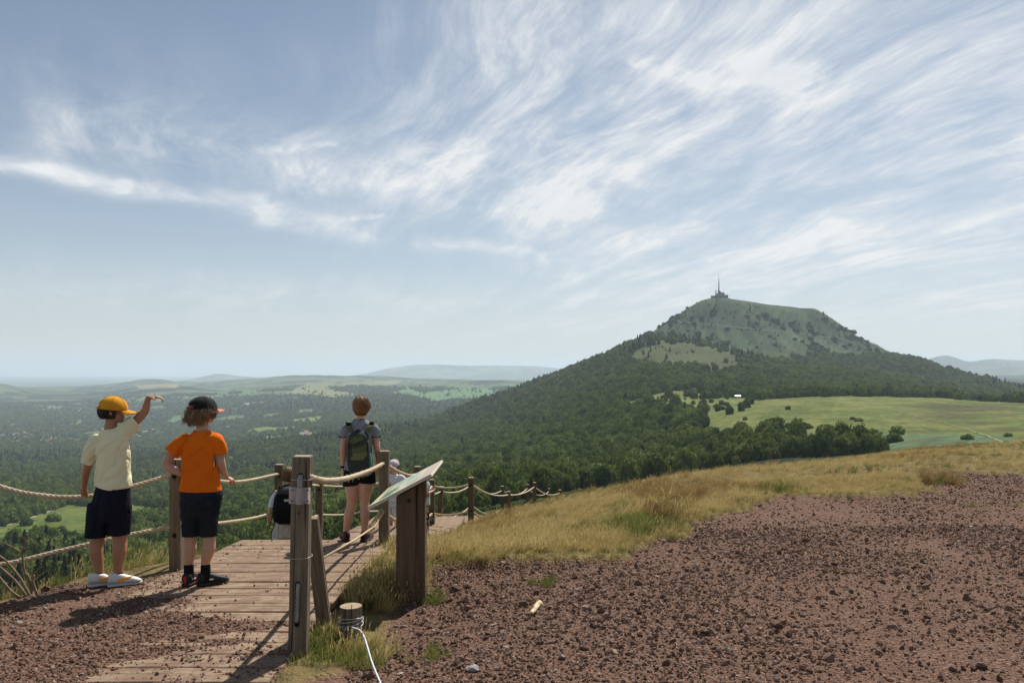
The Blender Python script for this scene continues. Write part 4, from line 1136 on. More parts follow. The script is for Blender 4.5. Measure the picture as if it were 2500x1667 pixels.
post('P5', 1150, 1165, 15.0, 'tallest dark post where the walkway bends to the right', gr_, w=0.105)
post('P6', 1241, 1199, 18.7, 'short dark post rising out of the dry grass', gr_, holes=False)
post('P7', 1305, 1177, 22.3, 'last full post standing against the grass crest', gr_, holes=False)
post('P8', 1367, 1195, 25.6, 'small post tip over the grass crest', gr_, holes=False)
post('P9', 1416, 1193, 30.0, 'rightmost post tip over the grass crest', gr_, holes=False)

# the big near post with bracket
x1, z1 = XZ(739, 1112, 4.5); xb = XZ(727, 1625, 4.5)[0]; zb1 = float(G(np.array([xb]), np.array([4.5]))[0]) - 0.2
near_post = empty('fence_post', (xb, 4.5, zb1)); h1 = math.dist((x1, 4.5, z1), (xb, 4.5, zb1)); between(near_post, (xb, 4.5, zb1), (x1, 4.5, z1))
near_post.rotation_euler.rotate_axis('Z', math.radians(3.0))
tag(near_post, 'big near post with a steel bracket and a slot holding grey rope', 'post', gr_)
bm_obj('shaft', post_bm(0.098, 0.098, h1, 5), [M_POST, M_END], near_post)
def on_post(py):   # height along the near post for a photo row
    return (CAMZ - (py - HOR) / F * 4.45) - zb1
yf = -0.049
def disc(name, r, mat, parent, loc, th=0.004, seg=16, sx=1.0, sz=1.0):
    bm = bmesh.new(); bmesh.ops.create_cone(bm, cap_ends=True, segments=seg, radius1=r, radius2=r * 0.9, depth=th)
    bmesh.ops.rotate(bm, matrix=Matrix.Rotation(math.pi / 2, 3, 'X'), verts=bm.verts); bmesh.ops.scale(bm, vec=(sx, 1, sz), verts=bm.verts)
    o = bm_obj(name, bm, mat, parent); o.location = loc; return o
disc('rope_hole', 0.019, M_DARK, near_post, (0.0, yf - 0.0025, on_post(1163)), 0.003, 18, 1, 1.1)  # dark disc painted as the shade in the rope's opening
V, Q = rope_geo([(0.002, yf + 0.01, on_post(1160)), (0.0, yf - 0.012, on_post(1168)), (0.0, yf - 0.016, on_post(1200)), (0, yf - 0.012, on_post(1222))], 0.016, 0.10, 3, 8)
mesh_obj('rope_end', V, Q, M_ROPEG, near_post, True)
# bracket: plate folded round the rope end
bm = bmesh.new(); prof = [(-0.060, -0.004), (-0.020, -0.004), (-0.017, -0.022), (-0.008, -0.034), (0.006, -0.036), (0.016, -0.030), (0.021, -0.014), (0.026, -0.004), (0.058, -0.004)]
zt_, zb_ = on_post(1189), on_post(1229)
rows = []
for zz in (zb_, zt_): rows.append([bm.verts.new((x_, yf + y_, zz)) for x_, y_ in prof])
for i in range(len(prof) - 1): bm.faces.new((rows[0][i], rows[0][i + 1], rows[1][i + 1], rows[1][i]))
bmesh.ops.solidify(bm, geom=list(bm.faces), thickness=0.003)
brk = bm_obj('bracket', bm, M_STEEL, near_post)
for bx_, bz_ in ((-0.042, 0.016), (-0.042, -0.016), (0.043, 0.016), (0.043, -0.016)):
    disc('bolt', 0.0062, M_BOLT, brk, (bx_, yf - 0.0085, (zt_ + zb_) / 2 + bz_ * 1.9), 0.006, 10)
# slot with grey rope
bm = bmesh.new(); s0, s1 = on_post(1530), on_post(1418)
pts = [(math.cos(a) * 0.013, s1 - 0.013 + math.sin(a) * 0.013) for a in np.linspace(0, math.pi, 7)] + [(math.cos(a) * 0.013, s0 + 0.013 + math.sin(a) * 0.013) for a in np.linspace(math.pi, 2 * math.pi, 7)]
bm.faces.new([bm.verts.new((x_ - 0.002, yf - 0.0035, z_)) for x_, z_ in pts]); bm_obj('slot_shade_face', bm, M_DARK, near_post)  # flat dark face painted as the shade inside the slot
V, Q = rope_geo([(-0.004, yf - 0.002, s0 + 0.03), (-0.001, yf - 0.008, s0 + 0.07), (0.0, yf - 0.008, s1 - 0.05), (0.001, yf - 0.002, s1 - 0.012)], 0.011, 0.07, 3, 6)
mesh_obj('slot_rope', V, Q, M_ROPEG, near_post, True)
def ring_wire(z0, tilt, r=0.0016, name='wire'):
    q = 0.0525; pts = [(-q, -q, z0), (q, -q, z0 + tilt), (q, q, z0 + tilt), (-q, q, z0), (-q, -q, z0)]
    return tube(name, catmull(pts, 0.05), r, M_WIRE, near_post, 5)
ring_wire(on_post(1171), 0.001); ring_wire(on_post(1364), 0.006)
disc('bolt', 0.006, M_IRON, near_post, (-0.006, yf - 0.004, on_post(1252)), 0.004, 8)

# slanted brace beside it
br_b = Vector(XZ(797, 1508, 5.0)[:1] + (5.0, 0)); br_b.z = float(G(np.array([br_b.x]), np.array([5.0]))[0]) - 0.1
br_t = Vector((XZ(760, 1262, 4.66)[0], 4.66, XZ(760, 1262, 4.66)[1]))
brace = bm_obj('brace', post_bm(0.085, 0.05, (br_t - br_b).length, 9), [M_POST, M_END]); between(brace, br_b, br_t)
tag(brace, 'slanted wooden brace board leaning against the big bracketed post', 'brace')

# ------------------------------------------------------------------ ropes
rg_u, rg_l = 'hand ropes at waist height', 'lower ropes of the fence'
def rope_obj(paths, R, label, group, fine=True, fray=0, mat=None, pitch=0.11, seed=0):
    V, Q = [], []
    for p in paths:
        if fine: rope_geo(p, R, pitch, 3, 6, V, Q, fray, seed)
        else: tube_geo(p, R, 6, V, Q)
    o = mesh_obj('rope', V, Q, mat or M_ROPE, None, True)
    return tag(o, label, 'rope', group)
Pz = lambda px, py, D: P(px, py, D)
rope_obj([catmull([rope_at('L0', .12), Pz(-60, 1172, 5.70), Pz(60, 1203, 5.87), Pz(190, 1213, 6.05), Pz(310, 1190, 6.27), rope_at('L1', .115)])], 0.0180,
         'thick twisted upper rope held by the child in the yellow cap', rg_u, True, 60)
rope_obj([catmull([rope_at('L1', .115), Pz(520, 1172, 7.4), Pz(590, 1175, 8.3), rope_at('L2', .12)])], 0.0180, 'upper rope held by the child in the orange shirt', rg_u, True, 40)
rope_obj([catmull([rope_at('L0', .62), Pz(-20, 1378, 5.78), Pz(150, 1343, 6.05), Pz(300, 1308, 6.3), rope_at('L1', .55)])], 0.0170, 'lower rope behind the legs of the child in the yellow cap', rg_l, True, 90)
rope_obj([catmull([rope_at('L1', .55), Pz(530, 1277, 7.6), Pz(620, 1264, 8.9), rope_at('L2', .58)])], 0.0165, 'lower rope left of the child with the black backpack', rg_l, True, 40)
rope_obj([catmull([rope_at('L2', .12), Pz(740, 1180, 11.0), rope_at('L3', .08)]), catmull([rope_at('L3', .08), Pz(840, 1187, 12.8), Pz(905, 1180, 13.6), rope_at('L4', .1)])], 0.0155, 'upper rope running behind the woman with the green backpack', rg_u, False)
rope_obj([catmull([rope_at('L2', .58), Pz(735, 1268, 11.0), rope_at('L3', .52)]), catmull([rope_at('L3', .52), Pz(840, 1256, 12.8), Pz(900, 1248, 13.6), rope_at('L4', .62)])], 0.0145, 'lower rope running behind the legs of the woman', rg_l, False)
rope_obj([span(rope_at('L4', .1), rope_at('L5', .1), .14), span(rope_at('L5', .1), rope_at('L5b', .12), .10), span(rope_at('L5b', .12), rope_at('L6', .12), .16), span(rope_at('L6', .12), rope_at('L7', .12), .18), span(rope_at('L7', .12), rope_at('L8', .12), .2)], 0.0155, 'far upper rope on the valley side beyond the leaning post', rg_u, False)
rope_obj([span(rope_at('L4', .6), rope_at('L5', .7), .12), span(rope_at('L5', .7), rope_at('L5b', .62), .10), span(rope_at('L5b', .62), rope_at('L6', .62), .2), span(rope_at('L6', .62), rope_at('L7', .6), .22)], 0.0145, 'far lower rope on the valley side beyond the leaning post', rg_l, False)
pr = near_post.matrix_basis @ Vector((0.049, 0.0, on_post(1168)))
rope_obj([catmull([near_post.matrix_basis @ Vector((0.02, 0.0, on_post(1163))), pr, Pz(800, 1173, 5.0), Pz(850, 1166, 5.9), Pz(903, 1148, 7.1), rope_at('P2', .125)])], 0.0190, 'thick fuzzy rope slung from the big bracketed post to the next', rg_u, True, 160, pitch=0.07)
rope_obj([catmull([rope_at('P2', .125), Pz(965, 1147, 9.2), Pz(990, 1158, 10.6), Pz(1003, 1160, 11.5), rope_at('P3', .12)]), span(rope_at('P3', .12), rope_at('P4', .12), .16)], 0.0180, 'rope passing in front of the white cap behind the panel', rg_u, True, 20)
rope_obj([span(rope_at('P4', .12), rope_at('P5', .12), .06), span(rope_at('P5', .12), rope_at('P6', .08), .10), span(rope_at('P6', .08), rope_at('P7', .12), .08), span(rope_at('P7', .12), rope_at('P8', .1), .14), span(rope_at('P8', .1), rope_at('P9', .1), .16), span(rope_at('P9', .1), rope_at('P9', .1) + Vector((1.2, 4, -.9)), .2)], 0.0160, 'upper rope looping down along the grass side to the crest', rg_u, False)
rope_obj([catmull([rope_at('P2', .62), Pz(965, 1268, 9.4), Pz(1000, 1262, 11.2), rope_at('P3', .64)]), span(rope_at('P3', .64), rope_at('P4', .66), .10), span(rope_at('P4', .66), rope_at('P5', .62), .06), span(rope_at('P5', .62), rope_at('P6', .62), .14)], 0.0190, 'frayed lower rope running past the panel post to the bend', rg_l, True, 420, M_STRAWR, 0.08)
# thin line tied to the post by the woman, with the messy lashing and its loose strands
a_, b_ = Pz(788, 1362, 4.95), Pz(915, 1284, 7.75)
o = tube('tied_line', [a_, a_.lerp(b_, 0.5) - Vector((0, 0, .01)), b_, rope_at('P2', .60) + Vector((0, -.05, 0))], 0.0085, M_STRAWR); tag(o, 'straight thin line stretched from the slanted brace to the lashing', 'rope')
V, Q = [], []
q = random.Random(8); A, B = Pz(903, 1291, 7.7), rope_at('P2', .60) + Vector((-.01, -.055, 0))
for k in range(26):
    f = k / 25; c_ = A.lerp(B, f); ax = (B - A).normalized(); u_ = ax.orthogonal().normalized(); w_ = ax.cross(u_); r_k = 0.020 + 0.012 * q.random()
    tilt = ax * q.uniform(-.03, .03)
    tube_geo([c_ + (u_ * math.cos(t_) + w_ * math.sin(t_)) * r_k + tilt * math.cos(t_) for t_ in np.linspace(0, 6.3, 11)], 0.0042, 4, V, Q, False)
for k in range(60):
    c_ = A.lerp(B, q.random()); d_ = Vector((q.gauss(0, 1), q.gauss(0, 1), q.gauss(0, 1))).normalized() * q.uniform(.025, .06)
    tube_geo([c_, c_ + d_ * .6, c_ + d_ + Vector((0, 0, -.012))], 0.0013, 3, V, Q, False)
for k in range(5):
    base = A.lerp(B, 0.15 + 0.1 * k); ex, ey = -0.02 - 0.055 * k * q.random(), -0.10 - 0.05 * q.random()
    L_ = 0.22 + 0.07 * k * 0.7
    tube_geo(catmull([base, base + Vector((ex * .3, ey * .2, -L_ * .4)), base + Vector((ex + .03 * q.gauss(0, 1), ey * .7, -L_ * .75)), base + Vector((ex * 1.7 + .02 * q.gauss(0, 1), ey, -L_))], .02), 0.0028, 4, V, Q, False)
o = mesh_obj('lashing', V, Q, M_STRAWR, None, True); tag(o, 'messy lashing of frayed twine with loose ends on the post', 'lashing')

# ------------------------------------------------------------------ stump with wire and cord
sx_, sz_ = XZ(857, 1478, 4.75); sg = float(G(np.array([sx_]), np.array([4.75]))[0])
stump = empty('log_stump', (sx_, 4.75, sg)); tag(stump, 'short sawn log stump with grey wire wrapped round it', 'stump')
hs = sz_ - sg
bm = bmesh.new(); bmesh.ops.create_cone(bm, cap_ends=True, segments=24, radius1=0.068, radius2=0.065, depth=hs + 0.15); bmesh.ops.translate(bm, vec=(0, 0, (hs - 0.15) / 2), verts=bm.verts)
bmesh.ops.subdivide_edges(bm, edges=[e for e in bm.edges if abs(e.verts[0].co.z - e.verts[1].co.z) > .1], cuts=4)
for v in bm.verts:
    k = 1 + 0.05 * mnoise.noise(Vector((v.co.x * 14, v.co.y * 14, v.co.z * 4))); v.co.x *= k; v.co.y *= k
for f in bm.faces: f.material_index = 1 if f.normal.z > .8 else 0
bm_obj('log', bm, [M_POST, M_END], stump, False)
mesh_obj('crack', [(0.012, -0.066, hs + .0015), (0.017, -0.066, hs + .0015), (0.004, 0.02, hs + .0015), (0.000, 0.02, hs + .0015), (0.012, -0.0690, hs - .13), (0.016, -0.0690, hs - .13), (0.012, -0.0690, hs), (0.017, -0.0690, hs)], [(0, 1, 2, 3), (4, 5, 7, 6)], M_DARK, stump)
for k in range(4):
    zz = hs * 0.56 + 0.012 * k; tube('wire', [(0.0715 * math.cos(t_), 0.0715 * math.sin(t_), zz + 0.012 * math.sin(t_ + k)) for t_ in np.linspace(0, 2 * math.pi, 25)], 0.0028, M_WIRE, stump, 5)
tube('wire_end', catmull([(-.01, -.074, hs * .58), (-.03, -.085, hs * .42), (-.034, -.088, hs * .25)], .02), 0.0028, M_WIRE, stump, 5)
c0 = Vector((sx_, 4.75, sg)) + Vector((0.018, -0.076, hs * .58))
V, Q = rope_geo(catmull([c0, P(885, 1545, 4.5), P(910, 1620, 4.1), P(940, 1690, 3.75), P(990, 1800, 3.2)]), 0.0050, 0.04, 3, 5)
o = mesh_obj('cord', V, Q, M_CORD, None, True); tag(o, 'white braided cord tied to the log stump', 'cord')

# ------------------------------------------------------------------ information panel
c_nl, c_nr = P(903, 1241, 5.70), P(1057, 1160, 5.70)
c_fl, c_fr = P(946, 1197, 6.62), P(1078, 1123, 6.62)
pc = (c_nl + c_nr + c_fl + c_fr) / 4
ux = (c_nr - c_nl).normalized(); uy = (c_fl - c_nl).normalized(); un = ux.cross(uy).normalized(); uy = un.cross(ux)
pw, pl_ = (c_nr - c_nl).length, (c_fl - c_nl).length
gpx, gpy = XZ(1005, 1475, 5.86)[0], 5.86
gz = float(G(np.array([gpx]), np.array([gpy]))[0])
panel = empty('information_panel', (gpx, gpy, gz)); tag(panel, 'tilted information panel on a thick wooden post beside the walkway', 'sign')
RM = Matrix((ux, uy, un)).transposed().to_4x4(); RM.translation = pc - Vector((gpx, gpy, gz))
def on_panel(o): o.matrix_local = RM @ o.matrix_local; return o
m_pr, t, b = mat_new('panel_print')
oc = t.n('ShaderNodeTexCoord').outputs['Object']; X_, Y_, Z_ = t.sep(oc)
u = t.m('DIVIDE', X_, pw); v = t.m('DIVIDE', Y_, pl_)     # -0.5..0.5; v runs along the long side, u up the slope
base = t.mix(t.lin(u, -0.5, 0.5), (0.46, 0.43, 0.25), (0.52, 0.52, 0.42))
def rect(u0, u1, v0, v1):
    return t.m('MULTIPLY', t.m('MULTIPLY', t.m('GREATER_THAN', u, u0), t.m('LESS_THAN', u, u1)), t.m('MULTIPLY', t.m('GREATER_THAN', v, v0), t.m('LESS_THAN', v, v1)))
col = t.mix(rect(0.26, 0.5, -0.5, 0.5), base, (0.45, 0.37, 0.30))
hill = t.m('ADD', t.noise(t.comb(t.m('MULTIPLY', v, 5.0), 0.0, 0.0), 1.0, 3, 0.5), -0.5)
band = t.m('MULTIPLY', rect(-0.36, 0.05, -0.42, -0.02), t.m('LESS_THAN', u, t.m('ADD', t.m('MULTIPLY', hill, 0.9), -0.12)))
col = t.mix(band, col, (0.06, 0.14, 0.09))
col = t.mix(t.m('MULTIPLY', rect(-0.36, 0.05, -0.42, -0.02), t.m('GREATER_THAN', t.noise(oc, 18, 3, 0.5), 0.56)), col, (0.13, 0.22, 0.25))
col = t.mix(t.m('MULTIPLY', rect(-0.28, 0.2, 0.06, 0.42), t.m('GREATER_THAN', t.noise(oc, 9, 4, 0.5), 0.47)), col, (0.20, 0.30, 0.33))
ln = t.m('GREATER_THAN', t.m('FRACT', t.m('MULTIPLY', u, 34.0)), 0.55)
wd = t.m('GREATER_THAN', t.noise(t.comb(t.m('MULTIPLY', v, 160.0), t.m('FLOOR', t.m('MULTIPLY', u, 34.0)), 0.0), 1.0, 1, 0.5), 0.42)
txt = t.m('MULTIPLY', t.m('MULTIPLY', ln, wd), t.m('ADD', rect(0.08, 0.24, -0.44, -0.06), rect(-0.45, -0.32, 0.05, 0.44)))
col = t.mix(t.m('MULTIPLY', txt, 0.9), col, (0.05, 0.05, 0.04))
t.set(b.inputs['Base Color'], col); b.inputs['Roughness'].default_value = 0.6; b.inputs['Specular IOR Level'].default_value = 0.15
M_PEDGE = mat_flat('panel_edge', (0.50, 0.45, 0.36), 0.6, 0.1, 30)
bd = on_panel(bm_obj('board', box_bm(pw, pl_, 0.020, 0.003), M_PEDGE, panel))
fc = on_panel(mesh_obj('printed_face', [(-pw / 2 + .004, -pl_ / 2 + .004, .0125), (pw / 2 - .004, -pl_ / 2 + .004, .0125), (pw / 2 - .004, pl_ / 2 - .004, .0125), (-pw / 2 + .004, pl_ / 2 - .004, .0125)], [(0, 1, 2, 3)], m_pr, panel))
bk = bm_obj('backing', box_bm(pw * 0.93, pl_ * 0.97, 0.010, 0.002), M_IRON, panel); bk.location = (0, 0, -0.0165); on_panel(bk)
tr_ = bm_obj('edge_strip', box_bm(0.012, pl_ * 0.92, 0.008, 0.002), M_IRON, panel); tr_.location = (pw / 2 + 0.004, 0, 0.001); on_panel(tr_)
# post with slanted top
bm = bmesh.new(); hw, hd = 0.105, 0.075
def ztop(x_, y_):
    q = pc + un * -0.024; g_ = Vector((gpx + x_, gpy + y_, 0)); return q.z - ((g_.x - q.x) * un.x + (g_.y - q.y) * un.y) / un.z - gz
lo = [bm.verts.new((sx * hw, sy * hd, -0.25)) for sx, sy in ((-1, -1), (1, -1), (1, 1), (-1, 1))]
hi = [bm.verts.new((sx * hw * 0.985, sy * hd, ztop(sx * hw, sy * hd))) for sx, sy in ((-1, -1), (1, -1), (1, 1), (-1, 1))]
bm.faces.new(lo[::-1]); bm.faces.new(hi)
for i in range(4): bm.faces.new((lo[i], lo[(i + 1) % 4], hi[(i + 1) % 4], hi[i]))
bmesh.ops.bevel(bm, geom=[e for e in bm.edges if abs(e.verts[0].co.z - e.verts[1].co.z) > .3], offset=0.007, segments=2, affect='EDGES')
M_PPOST = wood_mat('panel_post_wood', (0.050, 0.031, 0.019), (0.130, 0.086, 0.054), (0.210, 0.150, 0.100), 'Z', 0.7)
bm_obj('post', bm, M_PPOST, panel)
disc('bolt', 0.0155, M_IRON, panel, (-0.008, -hd - 0.004, XZ(997, 1221, 5.79)[1] - gz), 0.012, 14)

# ------------------------------------------------------------------ dry woody plant at the left edge, stone, rope scrap
M_STEM = mat_flat('dry_stem', (0.20, 0.135, 0.085), 0.9, 0.4, 40, bump=0.3)
D_ = 5.75
def stalk(pts, r0, r1, V, Q):
    pa = catmull([P(a, b_, D_ + (c_ if len(q_) > 2 else 0)) for q_ in pts for a, b_, c_ in [(q_ + (0,))[:3]]], .03); n = len(pa)
    pa = [p + Vector((mnoise.noise(p * 9), 0, mnoise.noise(p * 9 + Vector((5, 5, 5))))) * 0.006 for p in pa]
    tube_geo(pa, [r0 + (r1 - r0) * i / (n - 1) for i in range(n)], 6, V, Q)
bp = P(70, 1462, D_); bush = empty('dry_plant', bp); tag(bush, 'dead woody plant with bare twigs at the left edge of the picture', 'plant')
V, Q = [], []
for s_ in ([(82, 1472), (45, 1405), (10, 1365), (-25, 1345)], [(74, 1470), (35, 1415), (0, 1385), (-20, 1375)], [(88, 1470), (72, 1425), (58, 1385), (55, 1340)], [(98, 1468), (80, 1430), (66, 1400)], [(60, 1468), (25, 1440), (-10, 1400)], [(92, 1455), (80, 1418), (84, 1405)]):
    stalk(s_, 0.0105, 0.0075, V, Q)
mesh_obj('stem', [v - bp for v in V], Q, M_STEM, bush, True)
V, Q = [], []
for s_ in ([(57, 1350), (62, 1330), (60, 1318), (36, 1306)], [(60, 1318), (72, 1312), (79, 1306)], [(55, 1350), (40, 1340), (30, 1335), (0, 1322)], [(62, 1330), (64, 1322), (52, 1310)], [(30, 1335), (18, 1330), (12, 1322)]):
    stalk(s_, 0.006, 0.0025, V, Q)
mesh_obj('twig', [v - bp for v in V], Q, M_STEM, bush, True)
for px_, py_, r_k in ((60, 1340, .020), (38, 1346, .016)):
    V, Q = [], []; c_ = P(px_, py_, D_)
    for i in range(5):
        for k in range(7):
            a, e = k * 2 * math.pi / 7, -1.3 + 2.6 * i / 4; rr = r_k * (0.8 + 0.4 * mnoise.noise(Vector((k, i, px_)))); V.append(c_ + Vector((math.cos(a) * math.cos(e) * rr, math.sin(a) * math.cos(e) * rr, math.sin(e) * rr * 1.3)))
    for i in range(4):
        for k in range(7): Q.append((i * 7 + k, i * 7 + (k + 1) % 7, i * 7 + 7 + (k + 1) % 7, i * 7 + 7 + k))
    mesh_obj('seed_head', [v - bp for v in V], Q, M_STEM, bush, True)

M_GREYROCK = mat_flat('grey_stone', (0.30, 0.27, 0.25), 0.9, 0.25, 30, bump=0.4)
def stone(px, py, D, r, label, mat, seed):
    rm = rock_mesh('stone', seed, mat, 2); o = link(bpy.data.objects.new('stone', rm)); p = P(px, py, D); p.z = float(G(np.array([p.x]), np.array([p.y]))[0]) + r * 0.3
    o.location = p; o.scale = (r, r * .8, r * .85); tag(o, label, 'stone')
stone(1155, 1640, 4.12, 0.038, 'pale grey stone lying at the bottom edge among the cinders', M_GREYROCK, 901)
stone(1142, 1537, 4.75, 0.030, 'dark lump of cinder left of the cloth scrap', m_rock, 902)
stone(1228, 1382, 6.5, 0.040, 'dark cinder lump at the foot of the golden grass', m_rock, 903)
M_SCRAP = mat_flat('scrap', (0.58, 0.45, 0.28), 0.85, 0.35, 45, bump=0.3)
pa = catmull([P(1318, 1468, 5.28), P(1311, 1478, 5.24), P(1306, 1494, 5.16), P(1297, 1510, 5.08)], .012); n = len(pa)
for p in pa: p.z = float(G(np.array([p.x]), np.array([p.y]))[0]) + 0.014
V, Q = [], []; tube_geo(pa, [0.021 + 0.004 * mnoise.noise(Vector((i * 0.6, 0, 0))) - 0.010 * (i / n) for i in range(n)], 9, V, Q)
for k in range(7):
    p = pa[0 if k % 2 else -1]; d = Vector((random.uniform(-1, 1), random.uniform(-1, 1), .2)).normalized() * .03; tube_geo([p, p + d * .5, p + d], 0.003, 4, V, Q)
o = mesh_obj('root_scrap', [v + Vector((mnoise.noise(v * 40), mnoise.noise(v * 40 + Vector((3, 1, 2))), mnoise.noise(v * 40 + Vector((9, 1, 2))))) * 0.005 for v in V], Q, M_SCRAP, None, True); tag(o, 'pale twisted scrap lying alone on the brown cinders', 'scrap')
# ------------------------------------------------------------------ people: closed pieces fused into one skin, clothes cut from looser shells
class Shell:
    def __init__(s): s.V = []; s.Q = []
    def rings(s, rings, cap=True):
        """rings: list of (centre, u, w) half axes; lofted and closed"""
        n = 14; o = len(s.V)
        for c, u, w in rings:
            for k in range(n):
                a = 2 * math.pi * k / n; s.V.append(Vector(c) + Vector(u) * math.cos(a) + Vector(w) * math.sin(a))
        for i in range(len(rings) - 1):
            for k in range(n):
                a = o + i * n + k; b_ = o + i * n + (k + 1) % n; s.Q.append((a, b_, b_ + n, a + n))
        s.Q.append(tuple(o + k for k in reversed(range(n)))); s.Q.append(tuple(o + (len(rings) - 1) * n + k for k in range(n)))
        return s
    def chain(s, pts, rads, flat=1.0, side=None, round_ends=True):
        """limb through points with a radius at each; ends rounded"""
        pts = [Vector(p) for p in pts]; R = []
        t0 = (pts[1] - pts[0]).normalized(); u = (Vector(side) if side else t0.orthogonal()); u = (u - t0 * u.dot(t0)).normalized()
        P_, r_ = [], []
        if round_ends:
            for f in (0.95, 0.6): P_.append(pts[0] - t0 * rads[0] * f); r_.append(rads[0] * math.sqrt(1 - f * f) + 1e-4)
        m = catmull(pts, 0.03) if len(pts) > 2 else [pts[0].lerp(pts[1], i / 4) for i in range(5)]
        # radii along the smoothed path
        L = [0]; 
        for i in range(1, len(m)): L.append(L[-1] + (m[i] - m[i - 1]).length)
        K = [0]
        for i in range(1, len(pts)): K.append(K[-1] + (pts[i] - pts[i - 1]).length)
        K = [k * L[-1] / K[-1] for k in K]
        for p, l in zip(m, L): P_.append(p); r_.append(float(np.interp(l, K, rads)))
        t1 = (pts[-1] - pts[-2]).normalized()
        if round_ends:
            for f in (0.6, 0.95): P_.append(pts[-1] + t1 * rads[-1] * f); r_.append(rads[-1] * math.sqrt(1 - f * f) + 1e-4)
        for i, p in enumerate(P_):
            t_ = (P_[min(i + 1, len(P_) - 1)] - P_[max(i - 1, 0)]).normalized(); u = (u - t_ * u.dot(t_)).normalized(); w = t_.cross(u)
            R.append((p, u * r_[i], w * r_[i] * flat))
        return s.rings(R)
    def ball(s, c, rx, ry, rz, M=None):
        M = M or Matrix.Identity(3); R = []
        for e in np.linspace(-1.45, 1.45, 9):
            R.append((Vector(c) + M @ Vector((0, 0, math.sin(e) * rz)), M @ Vector((math.cos(e) * rx, 0, 0)), M @ Vector((0, math.cos(e) * ry, 0))))
        return s.rings(R)
    def fuse(s, voxel=0.006, smooth=4, name='body'):
        me = bpy.data.meshes.new(name); me.from_pydata([tuple(v) for v in s.V], [], s.Q); me.update()
        bm = bmesh.new(); bm.from_mesh(me); bmesh.ops.recalc_face_normals(bm, faces=bm.faces); bm.to_mesh(me); bm.free()
        o = bpy.data.objects.new('tmp', me); COL.objects.link(o)
        m = o.modifiers.new('r', 'REMESH'); m.mode = 'VOXEL'; m.voxel_size = voxel; m.use_smooth_shade = True
        if smooth:
            q = o.modifiers.new('s', 'SMOOTH'); q.factor = 0.5; q.iterations = smooth
        dg = bpy.context.evaluated_depsgraph_get(); out = bpy.data.meshes.new_from_object(o.evaluated_get(dg), depsgraph=dg)
        bpy.data.objects.remove(o); bpy.data.meshes.remove(me); out.name = name
        return out
def cut(me, co, no, sel=None):
    """slice the shell open at a plane (drop what lies beyond it)"""
    bm = bmesh.new(); bm.from_mesh(me); co, no = Vector(co), Vector(no).normalized()
    fs = [f for f in bm.faces if sel is None or sel(f.calc_center_median())]
    es = {e for f in fs for e in f.edges}; vs = {v for f in fs for v in f.verts}
    bmesh.ops.bisect_plane(bm, geom=list(vs) + list(es) + fs, plane_co=co, plane_no=no, clear_outer=False)
    dl = [f for f in bm.faces if (f.calc_center_median() - co).dot(no) > 1e-5 and (sel is None or sel(f.calc_center_median()))]
    bmesh.ops.delete(bm, geom=dl, context='FACES')
    loose = [v for v in bm.verts if not v.link_faces]; bmesh.ops.delete(bm, geom=loose, context='VERTS')
    bm.to_mesh(me); bm.free(); return me
def tube_sel(p, ax, r, ln):
    p, ax = Vector(p), Vector(ax).normalized()
    return lambda c: abs((c - p).dot(ax)) < ln and ((c - p) - ax * (c - p).dot(ax)).length < r
def wrinkle(me, amp, fold_dir, scale=9.0, fine=0.35, seed=0, where=None):
    """cloth folds: ridged noise stretched along the fold direction"""
    d = Vector(fold_dir).normalized(); q = d.orthogonal().normalized(); q2 = d.cross(q)
    n_ = [v.normal.copy() for v in me.vertices]
    for v, n in zip(me.vertices, n_):
        c = v.co; k = Vector((c.dot(d) * scale * 0.22, c.dot(q) * scale, c.dot(q2) * scale)) + Vector((seed, seed * 2, 0))
        r = max(0.0, 1 - abs(mnoise.noise(k)) * 4.0) ** 1.5; f = max(0.0, 1 - abs(mnoise.noise(k * 2.1 + Vector((7, 3, 1)))) * 4.0) ** 1.5
        w = where(c) if where else 1.0
        v.co = c + n * (-r * amp * 2.2 - f * amp * 2.2 * fine + amp * 1.5) * w
    me.update()
def cloth(name, me, mat, parent, thick=0.004, off=None):
    me.shade_smooth(); me.materials.clear(); me.materials.append(mat)
    o = bpy.data.objects.new(name, me); link(o, parent)
    md = o.modifiers.new('t', 'SOLIDIFY'); md.thickness = thick; md.offset = -1
    return o
def skin_obj(name, me, mat, parent):
    me.shade_smooth(); me.materials.clear(); me.materials.append(mat); o = bpy.data.objects.new(name, me); return link(o, parent)
def cloth_mat(name, col, col2=None, rough=0.9, weave=900.0, sheen=0.0, transl=0.0):
    m, t, b = mat_new(name); oc = t.n('ShaderNodeTexCoord').outputs['Object']
    n = t.noise(oc, 7.0, 4, 0.6); w = t.noise(oc, weave, 2, 0.5)
    c = t.mix(t.lin(n, 0.3, 0.7, 0, 1), col, col2 or tuple(q * 0.86 for q in col)); c = t.mix(t.lin(w, 0.3, 0.7, 0, 0.18), c, tuple(q * 0.7 for q in col))
    t.set(b.inputs['Base Color'], c); b.inputs['Roughness'].default_value = rough; b.inputs['Specular IOR Level'].default_value = 0.12
    b.inputs['Sheen Weight'].default_value = sheen
    t.set(b.inputs['Normal'], t.bump(w, 0.25, 0.002))
    if transl:
        tr = t.n('ShaderNodeBsdfTranslucent'); t.set(tr.inputs['Color'], c); mx = t.n('ShaderNodeMixShader'); mx.inputs[0].default_value = transl
        m.node_tree.links.new(b.outputs[0], mx.inputs[1]); m.node_tree.links.new(tr.outputs[0], mx.inputs[2]); m.node_tree.links.new(mx.outputs[0], m.node_tree.nodes['Material Output'].inputs[0])
    return m
